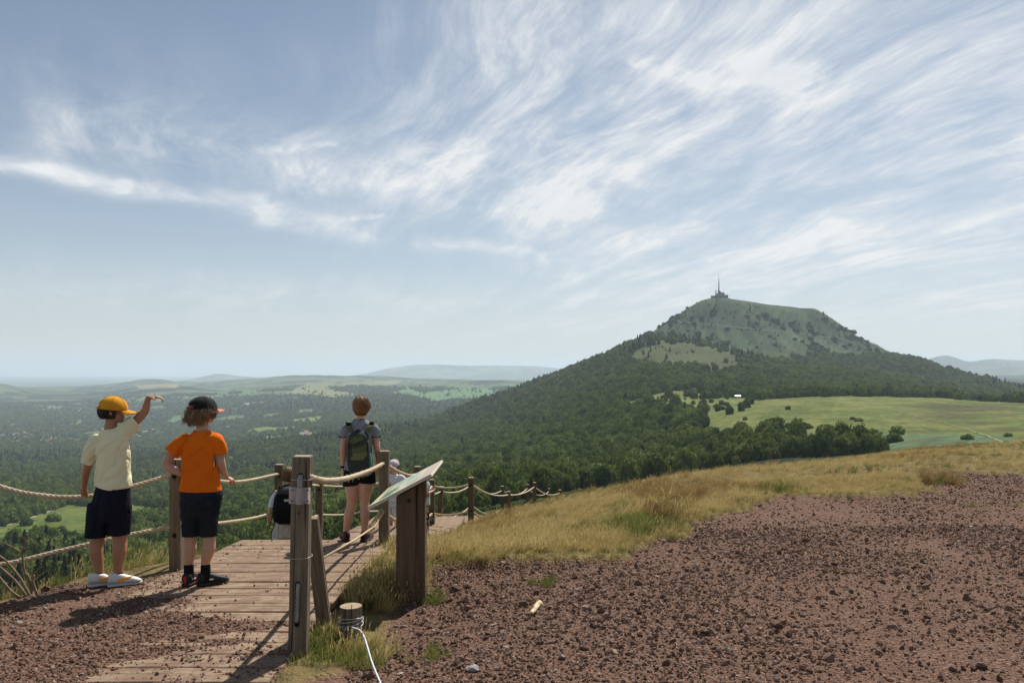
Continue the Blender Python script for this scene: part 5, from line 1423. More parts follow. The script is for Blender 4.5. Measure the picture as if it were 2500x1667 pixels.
def skin_mat(name, col):
    m, t, b = mat_new(name); oc = t.n('ShaderNodeTexCoord').outputs['Object']; n = t.noise(oc, 14, 5, 0.6)
    t.set(b.inputs['Base Color'], t.mix(t.lin(n, 0.3, 0.7, 0, 1), tuple(q * 0.88 for q in col), tuple(min(1, q * 1.1) for q in col)))
    b.inputs['Roughness'].default_value = 0.5; b.inputs['Specular IOR Level'].default_value = 0.35
    b.inputs['Subsurface Weight'].default_value = 0.08; b.inputs['Subsurface Radius'].default_value = (0.02, 0.008, 0.004)
    return m
def hair_mat(name, c0, c1):
    m, t, b = mat_new(name); g = t.n('ShaderNodeNewGeometry'); n = t.noise(g.outputs['Position'], 60, 3, 0.6)
    f = t.m('ADD', t.m('MULTIPLY', g.outputs['Random Per Island'], 0.6), t.m('MULTIPLY', n, 0.4))
    t.set(b.inputs['Base Color'], t.mix(f, c0, c1)); b.inputs['Roughness'].default_value = 0.45; b.inputs['Specular IOR Level'].default_value = 0.4
    return m
M_SKIN_T = skin_mat('tanned_skin', (0.36, 0.175, 0.095)); M_SKIN_F = skin_mat('fair_skin', (0.56, 0.31, 0.21)); M_SKIN_M = skin_mat('light_skin', (0.46, 0.255, 0.165))
M_EYE = mat_flat('eye', (0.75, 0.73, 0.70), 0.25, 0.05); M_LIP = mat_flat('lips', (0.36, 0.14, 0.11), 0.5, 0.1)

def rotz(a): return Matrix.Rotation(-a, 3, 'Z')      # positive yaw turns to the right (towards +X) from facing away (+Y)
def head_parts(S, c, h, yaw, jaw=1.0):
    """h = head height; c = head centre. Facing +Y turned by yaw"""
    M = rotz(yaw); k = h / 0.22
    S.ball(c + M @ Vector((0, -0.008, 0.018)) * k, 0.074 * k, 0.094 * k, 0.090 * k, M)
    S.ball(c + M @ Vector((0, 0.022, -0.045)) * k, 0.058 * k, 0.066 * k, 0.064 * k * jaw, M)
    S.ball(c + M @ Vector((0, 0.070, -0.086)) * k, 0.022 * k, 0.020 * k, 0.018 * k, M)
    S.chain([c + M @ Vector((0, 0.086, 0.010)) * k, c + M @ Vector((0, 0.104, -0.028)) * k], [0.008 * k, 0.0125 * k])
    for sx in (-1, 1):
        S.ball(c + M @ Vector((sx * 0.076, -0.006, -0.012)) * k, 0.012 * k, 0.021 * k, 0.032 * k, M)
        S.ball(c + M @ Vector((sx * 0.034, 0.070, -0.022)) * k, 0.020 * k, 0.016 * k, 0.018 * k, M)
def face_details(parent, c, h, yaw):
    M = rotz(yaw); k = h / 0.22
    for sx in (-1, 1):
        S = Shell(); S.ball((0, 0, 0), 0.0115 * k, 0.0115 * k, 0.0115 * k); o = mesh_obj('eye', S.V, S.Q, M_EYE, parent, True); o.location = c + M @ Vector((sx * 0.031, 0.0835, 0.006)) * k
    S = Shell(); S.ball((0, 0, 0), 0.022 * k, 0.006 * k, 0.006 * k, M); o = mesh_obj('mouth', S.V, S.Q, M_LIP, parent, True); o.location = c + M @ Vector((0, 0.088, -0.060)) * k
def hand_parts(S, wrist, d, pn, size=0.15, curl=0.9, thumb=1, spread=0.16, point=False):
    """palm from the wrist along d, palm facing pn, fingers curling towards pn; thumb=+-1 picks its side"""
    d = Vector(d).normalized(); pn = Vector(pn); pn = (pn - d * pn.dot(d)).normalized(); sd = d.cross(pn) * thumb
    L = size; pl = 0.48 * L; wd = 0.22 * L; th = 0.085 * L
    S.rings([(wrist - d * 0.10 * L, sd * 0.13 * L, pn * 0.11 * L), (wrist + d * 0.10 * L, sd * 0.17 * L, pn * 0.095 * L), (wrist + d * pl * 0.7, sd * wd, pn * th), (wrist + d * pl * 1.02, sd * wd * 0.95, pn * th * 0.85)])
    for i, (off, ln) in enumerate(((0.165, 0.42), (0.058, 0.47), (-0.055, 0.43), (-0.155, 0.34))):
        b0 = wrist + d * pl * 0.97 + sd * off * L; a = 0.0; pts = [b0 - d * 0.03 * L]; dd = (d + sd * spread * off * 3).normalized(); p = b0; r0 = 0.050 * L
        cv = 0.1 if (point and i == 0) else curl
        for j, f in enumerate((0.42, 0.33, 0.25)):
            a += cv * (0.55, 1.0, 0.8)[j]; q = dd * math.cos(a) + pn * math.sin(a); p = p + q * ln * L * f; pts.append(p)
        S.chain(pts, [r0, r0 * 0.96, r0 * 0.88, r0 * 0.72])
    t0 = wrist + d * pl * 0.25 + sd * wd * 0.75
    S.chain([t0, t0 + (d * 0.7 + sd * 0.62 + pn * 0.3 * curl).normalized() * 0.19 * L, t0 + (d * 0.7 + sd * 0.62 + pn * 0.3 * curl).normalized() * 0.19 * L + (d * 0.7 + sd * 0.1 + pn * curl * 0.8).normalized() * 0.18 * L], [0.062 * L, 0.056 * L, 0.044 * L])
def shoe(parent, heel, d, L, w, mat_up, mat_sole, name='shoe'):
    d = Vector((d[0], d[1], 0)).normalized(); s = Vector((d.y, -d.x, 0)); e = empty_child(name, parent, heel)
    def ring(f, wf, z0, z1, n=12):
        c = d * (L * f); return [(c + s * (w * wf) * math.copysign(abs(math.cos(a)) ** 0.7, math.cos(a)) + Vector((0, 0, (z0 + z1) / 2 + (z1 - z0) / 2 * math.copysign(abs(math.sin(a)) ** 0.7, math.sin(a))))) for a in np.linspace(0, 2 * math.pi, n + 1)[:-1]]
    def loft(nm, data, mat):
        V, Q = [], []
        for r in data: V += ring(*r)
        n = 12
        for i in range(len(data) - 1):
            for k in range(n): Q.append((i * n + k, i * n + (k + 1) % n, i * n + n + (k + 1) % n, i * n + n + k))
        Q.append(tuple(reversed(range(n)))); Q.append(tuple(range((len(data) - 1) * n, len(data) * n)))
        return mesh_obj(nm, V, Q, mat, e, True)
    k = L / 0.25
    loft('sole', [(-0.03, 0.30, 0.004 * k, 0.022 * k), (0.02, 0.42, 0, 0.030 * k), (0.30, 0.40, 0, 0.030 * k), (0.55, 0.44, 0, 0.026 * k), (0.80, 0.46, 0, 0.023 * k), (0.95, 0.34, 0.004 * k, 0.024 * k), (1.0, 0.16, 0.010 * k, 0.024 * k)], mat_sole)
    loft('upper', [(-0.02, 0.26, 0.020 * k, 0.075 * k), (0.02, 0.37, 0.022 * k, 0.105 * k), (0.14, 0.40, 0.024 * k, 0.112 * k), (0.28, 0.39, 0.024 * k, 0.112 * k), (0.42, 0.39, 0.022 * k, 0.098 * k), (0.60, 0.42, 0.018 * k, 0.076 * k), (0.80, 0.43, 0.016 * k, 0.058 * k), (0.93, 0.30, 0.016 * k, 0.042 * k), (0.99, 0.12, 0.018 * k, 0.032 * k)], mat_up)
    return e, d, s, k
def empty_child(name, parent, loc):
    o = bpy.data.objects.new(name, None); o.empty_display_size = 0.05; o.location = loc; return link(o, parent)
def strands(name, roots, mat, parent, rad=0.0028, sides=4):
    V, Q = [], []
    for pa in roots:
        n = len(pa); tube_geo(pa, [rad * (1.0 if i < n * 0.6 else 1.0 - 0.75 * (i / (n - 1) - 0.6) / 0.4) for i in range(n)], sides, V, Q, False)
    return mesh_obj(name, V, Q, mat, parent, True)
def hair_over(c, r, M, n, lo_fn, seed, swirl=0.4, lift=0.004, crown=(0, -0.35, 1), drop=0.0, blow=(0, 0, 0), st0=(1.0, 1.5)):
    """paths running from the crown down over an ellipsoid r; lo_fn(azimuth) = lowest elevation reached"""
    rng = random.Random(seed); out = []; cr = Vector(crown).normalized()
    for i in range(n):
        az = rng.uniform(-math.pi, math.pi); lo = lo_fn(az) + rng.uniform(-0.12, 0.12); st = rng.uniform(*st0)
        pts = []; lf = lift * rng.uniform(0.3, 1.6); tw = swirl * rng.gauss(0, 0.5); K = 8
        for j in range(K + 1):
            f = j / K; e = st + (lo - st) * f; a = az + tw * f
            p = Vector((math.sin(a) * math.cos(e) * r[0], math.cos(a) * math.cos(e) * r[1], math.sin(e) * r[2])); nn = Vector((p.x / r[0] ** 2, p.y / r[1] ** 2, p.z / r[2] ** 2)).normalized()
            p = p + nn * (lf + 0.004 * mnoise.noise(Vector((i * 0.7, f * 3, seed)))); p.z -= drop * f * f
            q = c + M @ p; q += Vector(blow) * f * f * rng.uniform(0.5, 1.3); pts.append(q)
        out.append(pts)
    return out
def baseball_cap(parent, c, r, yaw, mat, brim_mat=None, tilt=0.0, opening=True, strap=None, name='cap', brim_w=1.0, brim_l=1.0):
    M = rotz(yaw) @ Matrix.Rotation(tilt, 3, 'X'); e = empty_child(name, parent, c)
    V, Q = [], []; na, ne = 30, 9
    for j in range(ne + 1):
        el_ = 0.02 + (math.pi / 2 - 0.02) * j / ne
        for i in range(na):
            a = 2 * math.pi * i / na; seam = 1 + 0.012 * (1 - abs(math.sin(a * 3))) * 0.8
            V.append(M @ Vector((math.sin(a) * math.cos(el_) ** 0.85 * r[0], math.cos(a) * math.cos(el_) ** 0.85 * r[1], math.sin(el_) * r[2])) * (1 / seam if j < ne else 1))
    arch = lambda i, j: opening and abs(((i + 0.5) / na) - 0.5) < 0.085 and j < 2 
    for j in range(ne):
        for i in range(na):
            if arch(i, j): continue
            Q.append((j * na + i, j * na + (i + 1) % na, (j + 1) * na + (i + 1) % na, (j + 1) * na + i))
    crown = mesh_obj('crown', V, Q, mat, e, True)
    md = crown.modifiers.new('t', 'SOLIDIFY'); md.thickness = 0.003; md.offset = 1
    V, Q = [], []; K = 14
    for j in range(5):
        f = j / 4
        for i in range(K + 1):
            a = (i / K - 0.5) * 1.9 * brim_w; rr = 1 + f * 0.68 * brim_l * math.cos((i / K - 0.5) * 2.6) ** 0.7
            V.append(M @ Vector((math.sin(a) * r[0] * (1 + f * 0.05), math.cos(a) * r[1] * rr, 0.012 - 0.030 * f * brim_l * (0.4 + abs(i / K - 0.5)) - 0.05 * abs(i / K - 0.5) ** 2)))
    for j in range(4):
        for i in range(K): a = j * (K + 1) + i; Q.append((a, a + 1, a + K + 2, a + K + 1))
    br = mesh_obj('brim', V, Q, brim_mat or mat, e, True); md = br.modifiers.new('t', 'SOLIDIFY'); md.thickness = 0.004
    S = Shell(); S.ball(M @ Vector((0, 0, r[2])), 0.008, 0.008, 0.005); mesh_obj('button', S.V, S.Q, mat, e, True)
    for k in range(6):
        a = k * math.pi / 3 + math.pi / 6
        tube('seam', [M @ Vector((math.sin(a) * math.cos(q) ** 0.85 * (r[0] + .003), math.cos(a) * math.cos(q) ** 0.85 * (r[1] + .003), math.sin(q) * (r[2] + .003))) for q in np.linspace(0.12, 1.5, 9)], 0.0014, mat, e, 4)
    if opening:
        ar = [Vector((math.sin(a) * (r[0] + .002), math.cos(a) * (r[1] + .002), 0.010)) for a in np.linspace(math.pi - 0.62, math.pi + 0.62, 9)]
        tube('strap', [M @ p for p in ar], 0.007, strap or mat, e, 6)
    return e
# ------------------------------------------------------------------ the six people
class Figure:
    def __init__(s, name, label, px, D, gz, mat_skin, voxel=0.0055, group=None):
        x = (px - 1250) / F * D; s.D = D; s.O = Vector((x, D, gz)); s.root = empty(name, s.O); tag(s.root, label, 'person', group)
        s.S = Shell(); s.skin = mat_skin; s.vox = voxel; s.k = D / F
    def J(s, px, py, dy=0.0): return P(px, py, s.D + dy) - s.O
    def W(s, v): return Vector(v) - s.O
    def ring(s, px, py, w, d, yaw=0.0, tilt=0.0, dy=0.0):
        M = rotz(yaw); u = M @ Vector((w, 0, 0)); u.z = tilt * w; return (s.J(px, py, dy), u, M @ Vector((0, d, 0)))
    def body(s): return skin_obj('body', s.S.fuse(s.vox, 4), s.skin, s.root)
def near(p, r): p = Vector(p); return lambda c: (c - p).length < r

C_SHIRT_Y = cloth_mat('pale_yellow_cotton', (0.86, 0.80, 0.52), (0.80, 0.74, 0.49), transl=0.12)
C_SHORT_N = cloth_mat('navy_cloth', (0.012, 0.013, 0.022)); C_CAP_Y = cloth_mat('ochre_cap_cloth', (0.66, 0.30, 0.020), sheen=0.05)
C_SHIRT_O = cloth_mat('orange_cotton', (0.80, 0.165, 0.008), (0.72, 0.14, 0.006), transl=0.12); C_JEAN = cloth_mat('dark_denim', (0.012, 0.014, 0.019), (0.022, 0.025, 0.031)); C_CAP_B = cloth_mat('black_cap_cloth', (0.012, 0.012, 0.013), sheen=0.05)
C_PINK = cloth_mat('salmon_cloth', (0.70, 0.24, 0.17)); C_RED = cloth_mat('red_cloth', (0.45, 0.02, 0.03)); C_GREY = cloth_mat('grey_marl', (0.25, 0.26, 0.29), (0.20, 0.21, 0.24)); C_BLK = cloth_mat('black_cloth', (0.010, 0.010, 0.012))
C_WHITE = cloth_mat('white_cotton', (0.72, 0.74, 0.78), transl=0.1); C_BEIGE = cloth_mat('pale_shorts_cloth', (0.50, 0.46, 0.42)); C_LGREY = cloth_mat('light_grey_cloth', (0.50, 0.52, 0.56))
M_SHOE_W = mat_flat('white_shoe', (0.62, 0.60, 0.57), 0.6, 0.15, 30); M_SHOE_G = mat_flat('grey_shoe', (0.30, 0.31, 0.33), 0.7, 0.15, 30); M_SHOE_B = mat_flat('black_shoe', (0.016, 0.016, 0.018), 0.6, 0.3, 30); M_SOLE_D = mat_flat('dark_sole', (0.035, 0.020, 0.018), 0.8, 0.2)
M_SOLE_W = mat_flat('pale_sole', (0.52, 0.49, 0.45), 0.7, 0.15, 30); M_ORANGE = mat_flat('orange_mark', (0.80, 0.33, 0.015), 0.5, 0.1); M_REDM = mat_flat('red_mark', (0.40, 0.03, 0.02), 0.6, 0.1); M_WHM = mat_flat('white_mark', (0.65, 0.65, 0.65), 0.6, 0.1); M_PLUM = mat_flat('plum_shoe', (0.085, 0.030, 0.045), 0.7, 0.3, 40)
H_DARK = hair_mat('black_hair', (0.008, 0.006, 0.005), (0.020, 0.014, 0.010)); H_BLOND = hair_mat('sandy_hair', (0.070, 0.040, 0.020), (0.300, 0.190, 0.095)); H_GINGER = hair_mat('auburn_hair', (0.110, 0.045, 0.016), (0.340, 0.165, 0.055)); H_BROWN = hair_mat('brown_hair', (0.075, 0.036, 0.016), (0.270, 0.135, 0.055))
def gz_at(px, D):
    x = (px - 1250) / F * D; g = float(G(np.array([x]), np.array([D]))[0]); return max(g, deck_z(D)) if DX0 - .1 < x < DX1 + .1 and D < DY1 else g
def shell_hair(parent, c, r, M, mat, zlo, zfront):
    S = Shell(); S.ball((0, 0, 0), r[0], r[1], r[2]); V, Q = S.V, S.Q
    me = bpy.data.meshes.new('hair'); me.from_pydata([tuple(c + M @ v) for v in V], [], Q); me.update()
    cut(me, c + Vector((0, 0, zlo)), (0, 0, -1)); cut(me, c + M @ Vector((0, zfront, 0)), M @ Vector((0, 1, -0.25))); me.shade_smooth(); me.materials.append(mat)
    return link(bpy.data.objects.new('hair', me), parent)

# ---- child in the ochre cap, right arm pointing
f = Figure('person', 'child in yellow cap and pale yellow shirt pointing over the valley', 278, 5.92, gz_at(278, 5.92) + 0.006, M_SKIN_T)
J, S, y1 = f.J, f.S, math.radians(24); hy = math.radians(68)
hc = J(275, 1002)
head_parts(S, hc, 0.195, hy); S.chain([J(268, 1058), J(272, 1022)], [0.046, 0.040])
S.rings([f.ring(272, 1255, .10, .08, y1), f.ring(272, 1225, .122, .088, y1), f.ring(273, 1170, .110, .078, y1, .10), f.ring(274, 1110, .120, .082, y1, .15), f.ring(268, 1074, .115, .072, y1, .2), f.ring(268, 1055, .05, .045, y1)])
S.chain([J(232, 1084), J(213, 1140, .01), J(205, 1188, .07)], [.038, .033, .022])
hand_parts(S, J(204, 1190, .08), (-.12, .35, -.9), (0, 1, .35), .135, 1.05, -1)
S.chain([J(304, 1053), J(324, 1036, .038), J(352, 1006, .10), J(357, 992, .11), J(362, 971, .14)], [.036, .034, .031, .029, .020])
hand_parts(S, J(362, 970, .14), (.95, .28, .06), (.05, .1, -1), .140, 0.62, -1, spread=0.0)
for kx, hx, ax, cx in ((237, 250, 240, 234), (293, 292, 289, 292)):
    S.chain([J(hx, 1240), J(kx, 1318), J(cx, 1345, -.012), J(ax, 1378), J(ax, 1412)], [.070, .050, .051, .036, .032], side=(1, 0, 0))
b1 = f.body(); face_details(f.root, hc, .195, hy)
T = Shell()
T.rings([f.ring(276, 1197, .153, .108, y1, .19), f.ring(276, 1186, .152, .107, y1, .19), f.ring(275, 1150, .138, .100, y1, .15), f.ring(277, 1112, .132, .096, y1, .15), f.ring(272, 1082, .140, .088, y1, .22), f.ring(269, 1060, .095, .068, y1, .25), f.ring(268, 1046, .052, .052, y1, .1), f.ring(268, 1040, .05, .05, y1, .1)])
T.chain([J(236, 1080), J(222, 1104), J(214, 1140, .01)], [.060, .050, .044]); T.chain([J(288, 1068), J(308, 1047, .02), J(334, 1027, .058)], [.068, .060, .050])
me = T.fuse(.008, 6)
cut(me, J(276, 1190), Vector((-.19 * .9, 0, -1))); cut(me, J(268, 1047), (0, 0, 1), tube_sel(J(268, 1044), (0, 0, 1), .058, .05)); e0 = J(216, 1131, .008); cut(me, e0, J(214, 1140, .01) - J(222, 1104), tube_sel(e0, J(214, 1140, .01) - J(222, 1104), .062, .10)); e1 = J(329, 1030, .058); cut(me, e1, J(334, 1026, .065) - J(308, 1047, .02), tube_sel(e1, J(334, 1026, .065) - J(308, 1047, .02), .062, .10))
wrinkle(me, .0050, (1, 0, .62), 15, .3, 3, lambda c: 0.35 + 0.65 * sstep(c.z, -.05 + f.J(276, 1185).z, f.J(276, 1150).z) * 1.0); cloth('shirt', me, C_SHIRT_Y, f.root, .0035)
T = Shell(); T.rings([f.ring(276, 1178, .120, .090, y1, .15), f.ring(275, 1195, .138, .100, y1, .12), f.ring(272, 1225, .150, .110, y1), f.ring(271, 1258, .146, .104, y1), f.ring(270, 1272, .12, .08, y1)])
T.chain([J(247, 1232), J(241, 1270), J(236, 1322)], [.088, .084, .081], round_ends=False); T.chain([J(293, 1232), J(291, 1270), J(288, 1318)], [.084, .078, .073], round_ends=False)
me = T.fuse(.008, 5); cut(me, J(236, 1309), (0, 0, -1), lambda c: c.x < J(263, 1300).x); cut(me, J(288, 1304), (0, 0, -1), lambda c: c.x >= J(263, 1300).x); wrinkle(me, .0045, (.2, 0, 1), 12, .3, 8)
sh = cloth('shorts', me, C_SHORT_N, f.root, .004)
pk = bm_obj('pocket_flap', box_bm(.052, .006, .036, .002), C_SHORT_N, sh); pk.location = J(316, 1248, -.055); pk.rotation_euler = (0, 0, math.radians(-52))
H_ = rotz(hy); shell_hair(f.root, hc, (.079, .100, .094), H_, H_DARK, -.060, .035)
strands('hair_strands', hair_over(hc, (.078, .100, .094), H_, 200, lambda a: -0.62 if abs(a) > 1.9 else 0.0, 5, .2, .002, st0=(0.05, 0.25)), H_DARK, f.root, .0022)
cp = baseball_cap(f.root, hc + Vector((0, 0, .004)), (.089, .107, .103), hy, C_CAP_Y, tilt=math.radians(-7), strap=C_CAP_Y)
for hpx, hpy, dd, nm in ((240, 1426, (.80, .55), 'l'), (289, 1424, (.85, .50), 'r')):
    e, d_, s_, k_ = shoe(f.root, Vector((J(hpx, 1400).x - dd[0] * .062, J(hpx, 1400).y - dd[1] * .062 - .012, 0)), dd, .228, .088, M_SHOE_W, M_SOLE_W, 'sneaker')
    for sgn in (1,):   # curved hook mark on the outer side, grey band round the heel
        pts = [(.28, .036), (.40, .040), (.56, .052), (.74, .070), (.50, .066), (.36, .062), (.28, .054)]
        V = [d_ * (.228 * a) + s_ * (.088 * (.425 + .02 * (1 - abs(a - .5) * 2))) + Vector((0, 0, z)) for a, z in pts]
        mesh_obj('hook_mark', V + [v - s_ * .004 for v in V], [tuple(range(7)), tuple(range(13, 6, -1))] + [(i, (i + 1) % 7, 7 + (i + 1) % 7, 7 + i) for i in range(7)], M_ORANGE, e)
        V = [d_ * (.228 * a) + s_ * (.088 * .405) + Vector((0, 0, z)) for a, z in ((-.01, .026), (.28, .024), (.95, .022), (.95, .032), (.30, .034), (.02, .046))]
        mesh_obj('grey_band', V + [v - s_ * .005 for v in V], [tuple(range(6)), tuple(range(11, 5, -1))] + [(i, (i + 1) % 6, 6 + (i + 1) % 6, 6 + i) for i in range(6)], M_SHOE_G, e)
for ax in (240, 289):
    T = Shell(); T.chain([J(ax, 1398), J(ax, 1410)], [.0355, .036]); skin_obj('sock', T.fuse(.006, 2), C_SHORT_N, f.root)

# ---- child in orange
f = Figure('person', 'child in orange shirt and black cap holding the rope, hand on hip', 490, 5.92, gz_at(490, 5.92) + 0.004, M_SKIN_M)
J, S, y1 = f.J, f.S, math.radians(8); hy = math.radians(48); hc = J(494, 1003)
head_parts(S, hc, 0.195, hy); S.chain([J(493, 1060), J(495, 1022)], [0.046, 0.040])
S.rings([f.ring(488, 1255, .10, .08, y1), f.ring(490, 1220, .122, .088, y1), f.ring(488, 1165, .105, .078, y1), f.ring(488, 1110, .112, .082, y1), f.ring(491, 1076, .120, .072, y1), f.ring(493, 1056, .05, .045, y1)])
S.chain([J(454, 1080), J(427, 1102, -.01), J(404, 1132, -.03), J(425, 1148, -.03), J(446, 1157, -.01)], [.038, .035, .032, .030, .022])
hand_parts(S, J(445, 1157, -.012), (.75, .45, -.45), (.3, .8, -.2), .13, .7, -1)
S.chain([J(528, 1080), J(536, 1108, .01), J(541, 1138, .01), J(551, 1164, .10)], [.038, .035, .032, .022])
hand_parts(S, J(552, 1165, .11), (.42, .75, -.30), (-.2, .3, -1), .135, 1.15, -1)
for kx, hx, ax in ((464, 468, 461), (510, 510, 502)):
    S.chain([J(hx, 1240), J(kx, 1308), J(kx, 1338, -.012), J(ax, 1372), J(ax, 1412)], [.066, .046, .048, .033, .031], side=(1, 0, 0))
f.body(); face_details(f.root, hc, .195, hy)
T = Shell(); T.rings([f.ring(490, 1204, .160, .108, y1), f.ring(490, 1192, .160, .108, y1), f.ring(489, 1160, .140, .100, y1), f.ring(486, 1120, .124, .094, y1), f.ring(489, 1088, .136, .088, y1), f.ring(492, 1066, .110, .070, y1), f.ring(493, 1051, .056, .052, y1), f.ring(493, 1044, .05, .05, y1)])
T.chain([J(458, 1078), J(438, 1088, -.005), J(414, 1112, -.015)], [.062, .056, .056]); T.chain([J(525, 1078), J(534, 1090), J(537, 1116)], [.062, .052, .047])
me = T.fuse(.008, 6); cut(me, J(490, 1197), (0, 0, -1)); cut(me, J(493, 1051), (0, 0, 1), tube_sel(J(493, 1047), (0, 0, 1), .056, .05)); e0 = J(420, 1106, -.013); cut(me, e0, J(414, 1112, -.015) - J(438, 1088), tube_sel(e0, J(414, 1112, -.015) - J(438, 1088), .075, .11)); e1 = J(536, 1108); cut(me, e1, (0, 0, -1), tube_sel(e1, (0, 0, 1), .054, .09))
wrinkle(me, .0052, (1, 0, .85), 13, .3, 11, lambda c: 0.4 + 0.6 * float(sstep(c.z, J(0, 1190).z, J(0, 1150).z))); cloth('shirt', me, C_SHIRT_O, f.root, .0035)
T = Shell(); T.rings([f.ring(491, 1186, .140, .096, y1), f.ring(493, 1205, .156, .104, y1), f.ring(490, 1232, .150, .106, y1), f.ring(489, 1258, .128, .094, y1)])
T.chain([J(469, 1238), J(467, 1270), J(466, 1320)], [.078, .068, .062], round_ends=False); T.chain([J(511, 1238), J(510, 1270), J(509, 1320)], [.078, .067, .061], round_ends=False)
me = T.fuse(.0075, 4); cut(me, J(488, 1307), (0, 0, -1)); wrinkle(me, .0040, (1, 0, .25), 17, .4, 18); sh = cloth('shorts', me, C_JEAN, f.root, .004)
for kx in (465, 509):
    T = Shell(); T.chain([J(kx, 1296), J(kx, 1304)], [.064, .065], round_ends=False); skin_obj('turn_up', T.fuse(.007, 1), C_JEAN, sh)
for kx in (470, 510):
    o = bm_obj('pocket', box_bm(.055, .005, .052, .002), C_JEAN, sh); o.location = J(kx, 1226, -.108); o.rotation_euler = (math.radians(-12), 0, 0)
H_ = rotz(hy); shell_hair(f.root, hc, (.083, .103, .096), H_, H_BLOND, -.070, .040)
rts = hair_over(hc, (.085, .104, .096), H_, 260, lambda a: -0.85 if abs(a) > 1.5 else -.25, 15, .5, .006, drop=.035, blow=(-.026, 0, .0), st0=(0.0, 0.25)) + hair_over(hc, (.088, .108, .096), H_, 150, lambda a: -0.62 if abs(a) > 1.7 else 0.0, 16, .9, .012, drop=.020, blow=(-.050, -.01, -.004), st0=(-0.1, 0.12))
strands('hair_strands', rts, H_BLOND, f.root, .0027)
cp = baseball_cap(f.root, hc + Vector((0, 0, .010)), (.090, .107, .096), hy, C_CAP_B, C_PINK, tilt=math.radians(-3), strap=C_RED, brim_l=.8)
for hx, dd, nm in ((461, (.10, 1.0), 'l'), (500, (.78, .62), 'r')):
    e, d_, s_, k_ = shoe(f.root, Vector((J(hx, 1400).x - dd[0] * .05, J(hx, 1400).y - dd[1] * .05, 0)), dd, .228, .088, M_SHOE_B, M_SOLE_D, 'trainer')
    V = [Vector((0, 0, .030)) - d_ * .010 + s_ * q + Vector((0, 0, z)) for q, z in ((-.010, 0), (.010, 0), (.009, .050), (-.009, .050))]; mesh_obj('heel_tab', V + [v + d_ * .012 for v in V], [(0, 1, 2, 3), (7, 6, 5, 4), (0, 4, 5, 1), (1, 5, 6, 2), (2, 6, 7, 3), (3, 7, 4, 0)], M_REDM, e)
    for sg in (1, -1):
        V = [d_ * (.228 * a) + s_ * sg * (.088 * .395) + Vector((0, 0, z)) for a, z in ((.16, .046), (.44, .040), (.46, .050), (.16, .056))]; mesh_obj('side_stripe', V + [v - s_ * sg * .006 for v in V], [(0, 1, 2, 3), (7, 6, 5, 4), (0, 4, 5, 1), (1, 5, 6, 2), (2, 6, 7, 3), (3, 7, 4, 0)], M_WHM, e)
for ax in (461, 502):
    T = Shell(); T.chain([J(ax, 1380), J(ax, 1414)], [.036, .037]); skin_obj('sock', T.fuse(.006, 2), C_BLK, f.root)

# ---- woman with the green backpack
f = Figure('person', 'woman with short auburn hair, grey shirt and black shorts on the deck edge', 868, 8.15, deck_z(8.15) + .003, M_SKIN_F)
J, S, y1 = f.J, f.S, 0.0; hy = math.radians(14); hc = J(881, 992)
head_parts(S, hc, 0.20, hy); S.chain([J(880, 1034), J(880, 1005)], [0.050, 0.043])
S.rings([f.ring(876, 1175, .12, .09), f.ring(877, 1150, .145, .105), f.ring(878, 1108, .118, .085), f.ring(879, 1070, .130, .090), f.ring(880, 1042, .140, .080), f.ring(880, 1028, .055, .05)])
S.chain([J(852, 1050), J(842, 1072), J(838, 1101, -.02), J(838, 1140, .03)], [.041, .038, .033, .024]); hand_parts(S, J(838, 1142, .03), (0, .12, -1), (1, .2, 0), .165, .45, 1)
S.chain([J(907, 1050), J(916, 1070), J(921, 1096, -.02), J(924, 1134, .03)], [.041, .038, .033, .024]); hand_parts(S, J(924, 1136, .03), (0, .12, -1), (-1, .2, 0), .165, .45, -1)
S.chain([J(862, 1160), J(859, 1195), J(859, 1227, .015), J(852, 1255, -.01), J(846, 1288), J(844, 1312)], [.086, .070, .050, .051, .033, .032], side=(1, 0, 0))
S.chain([J(894, 1160), J(892, 1195), J(890, 1226, .015), J(891, 1255, -.01), J(890, 1288), J(890, 1312)], [.086, .070, .050, .051, .033, .032], side=(1, 0, 0))
f.body(); face_details(f.root, hc, .20, hy)
T = Shell(); T.rings([f.ring(877, 1152, .150, .112), f.ring(877, 1140, .148, .110), f.ring(878, 1108, .130, .098), f.ring(879, 1075, .142, .100), f.ring(880, 1048, .150, .090), f.ring(880, 1036, .120, .074), f.ring(880, 1024, .058, .055), f.ring(880, 1018, .052, .05)])
T.chain([J(852, 1046), J(845, 1054), J(841, 1074)], [.062, .058, .052]); T.chain([J(908, 1046), J(914, 1054), J(917, 1074)], [.062, .058, .052])
me = T.fuse(.008, 6); cut(me, J(877, 1146), (0, 0, -1)); cut(me, J(880, 1023), (0, 0, 1), tube_sel(J(880, 1020), (0, 0, 1), .06, .05)); cut(me, J(841, 1066), (0, 0, -1), tube_sel(J(841, 1068), (0, 0, 1), .058, .10)); cut(me, J(916, 1065), (0, 0, -1), tube_sel(J(916.5, 1068), (0, 0, 1), .058, .10))
wrinkle(me, .0045, (.7, 0, 1), 13, .3, 21); st_ = cloth('shirt', me, C_GREY, f.root, .0035)
def band(px, py, r, h, mat, flat=1.0, dy=0.0):
    bm = bmesh.new(); bmesh.ops.create_cone(bm, cap_ends=False, segments=24, radius1=r, radius2=r, depth=h); bmesh.ops.scale(bm, vec=(1, flat, 1), verts=bm.verts); bmesh.ops.solidify(bm, geom=list(bm.faces), thickness=.004)
    o = bm_obj('trim', bm, mat, st_, True); o.location = J(px, py, dy); return o
band(841, 1066, .0555, .014, C_BLK); band(916.5, 1065, .0555, .014, C_BLK); band(880, 1023.5, .060, .012, C_BLK, .95)
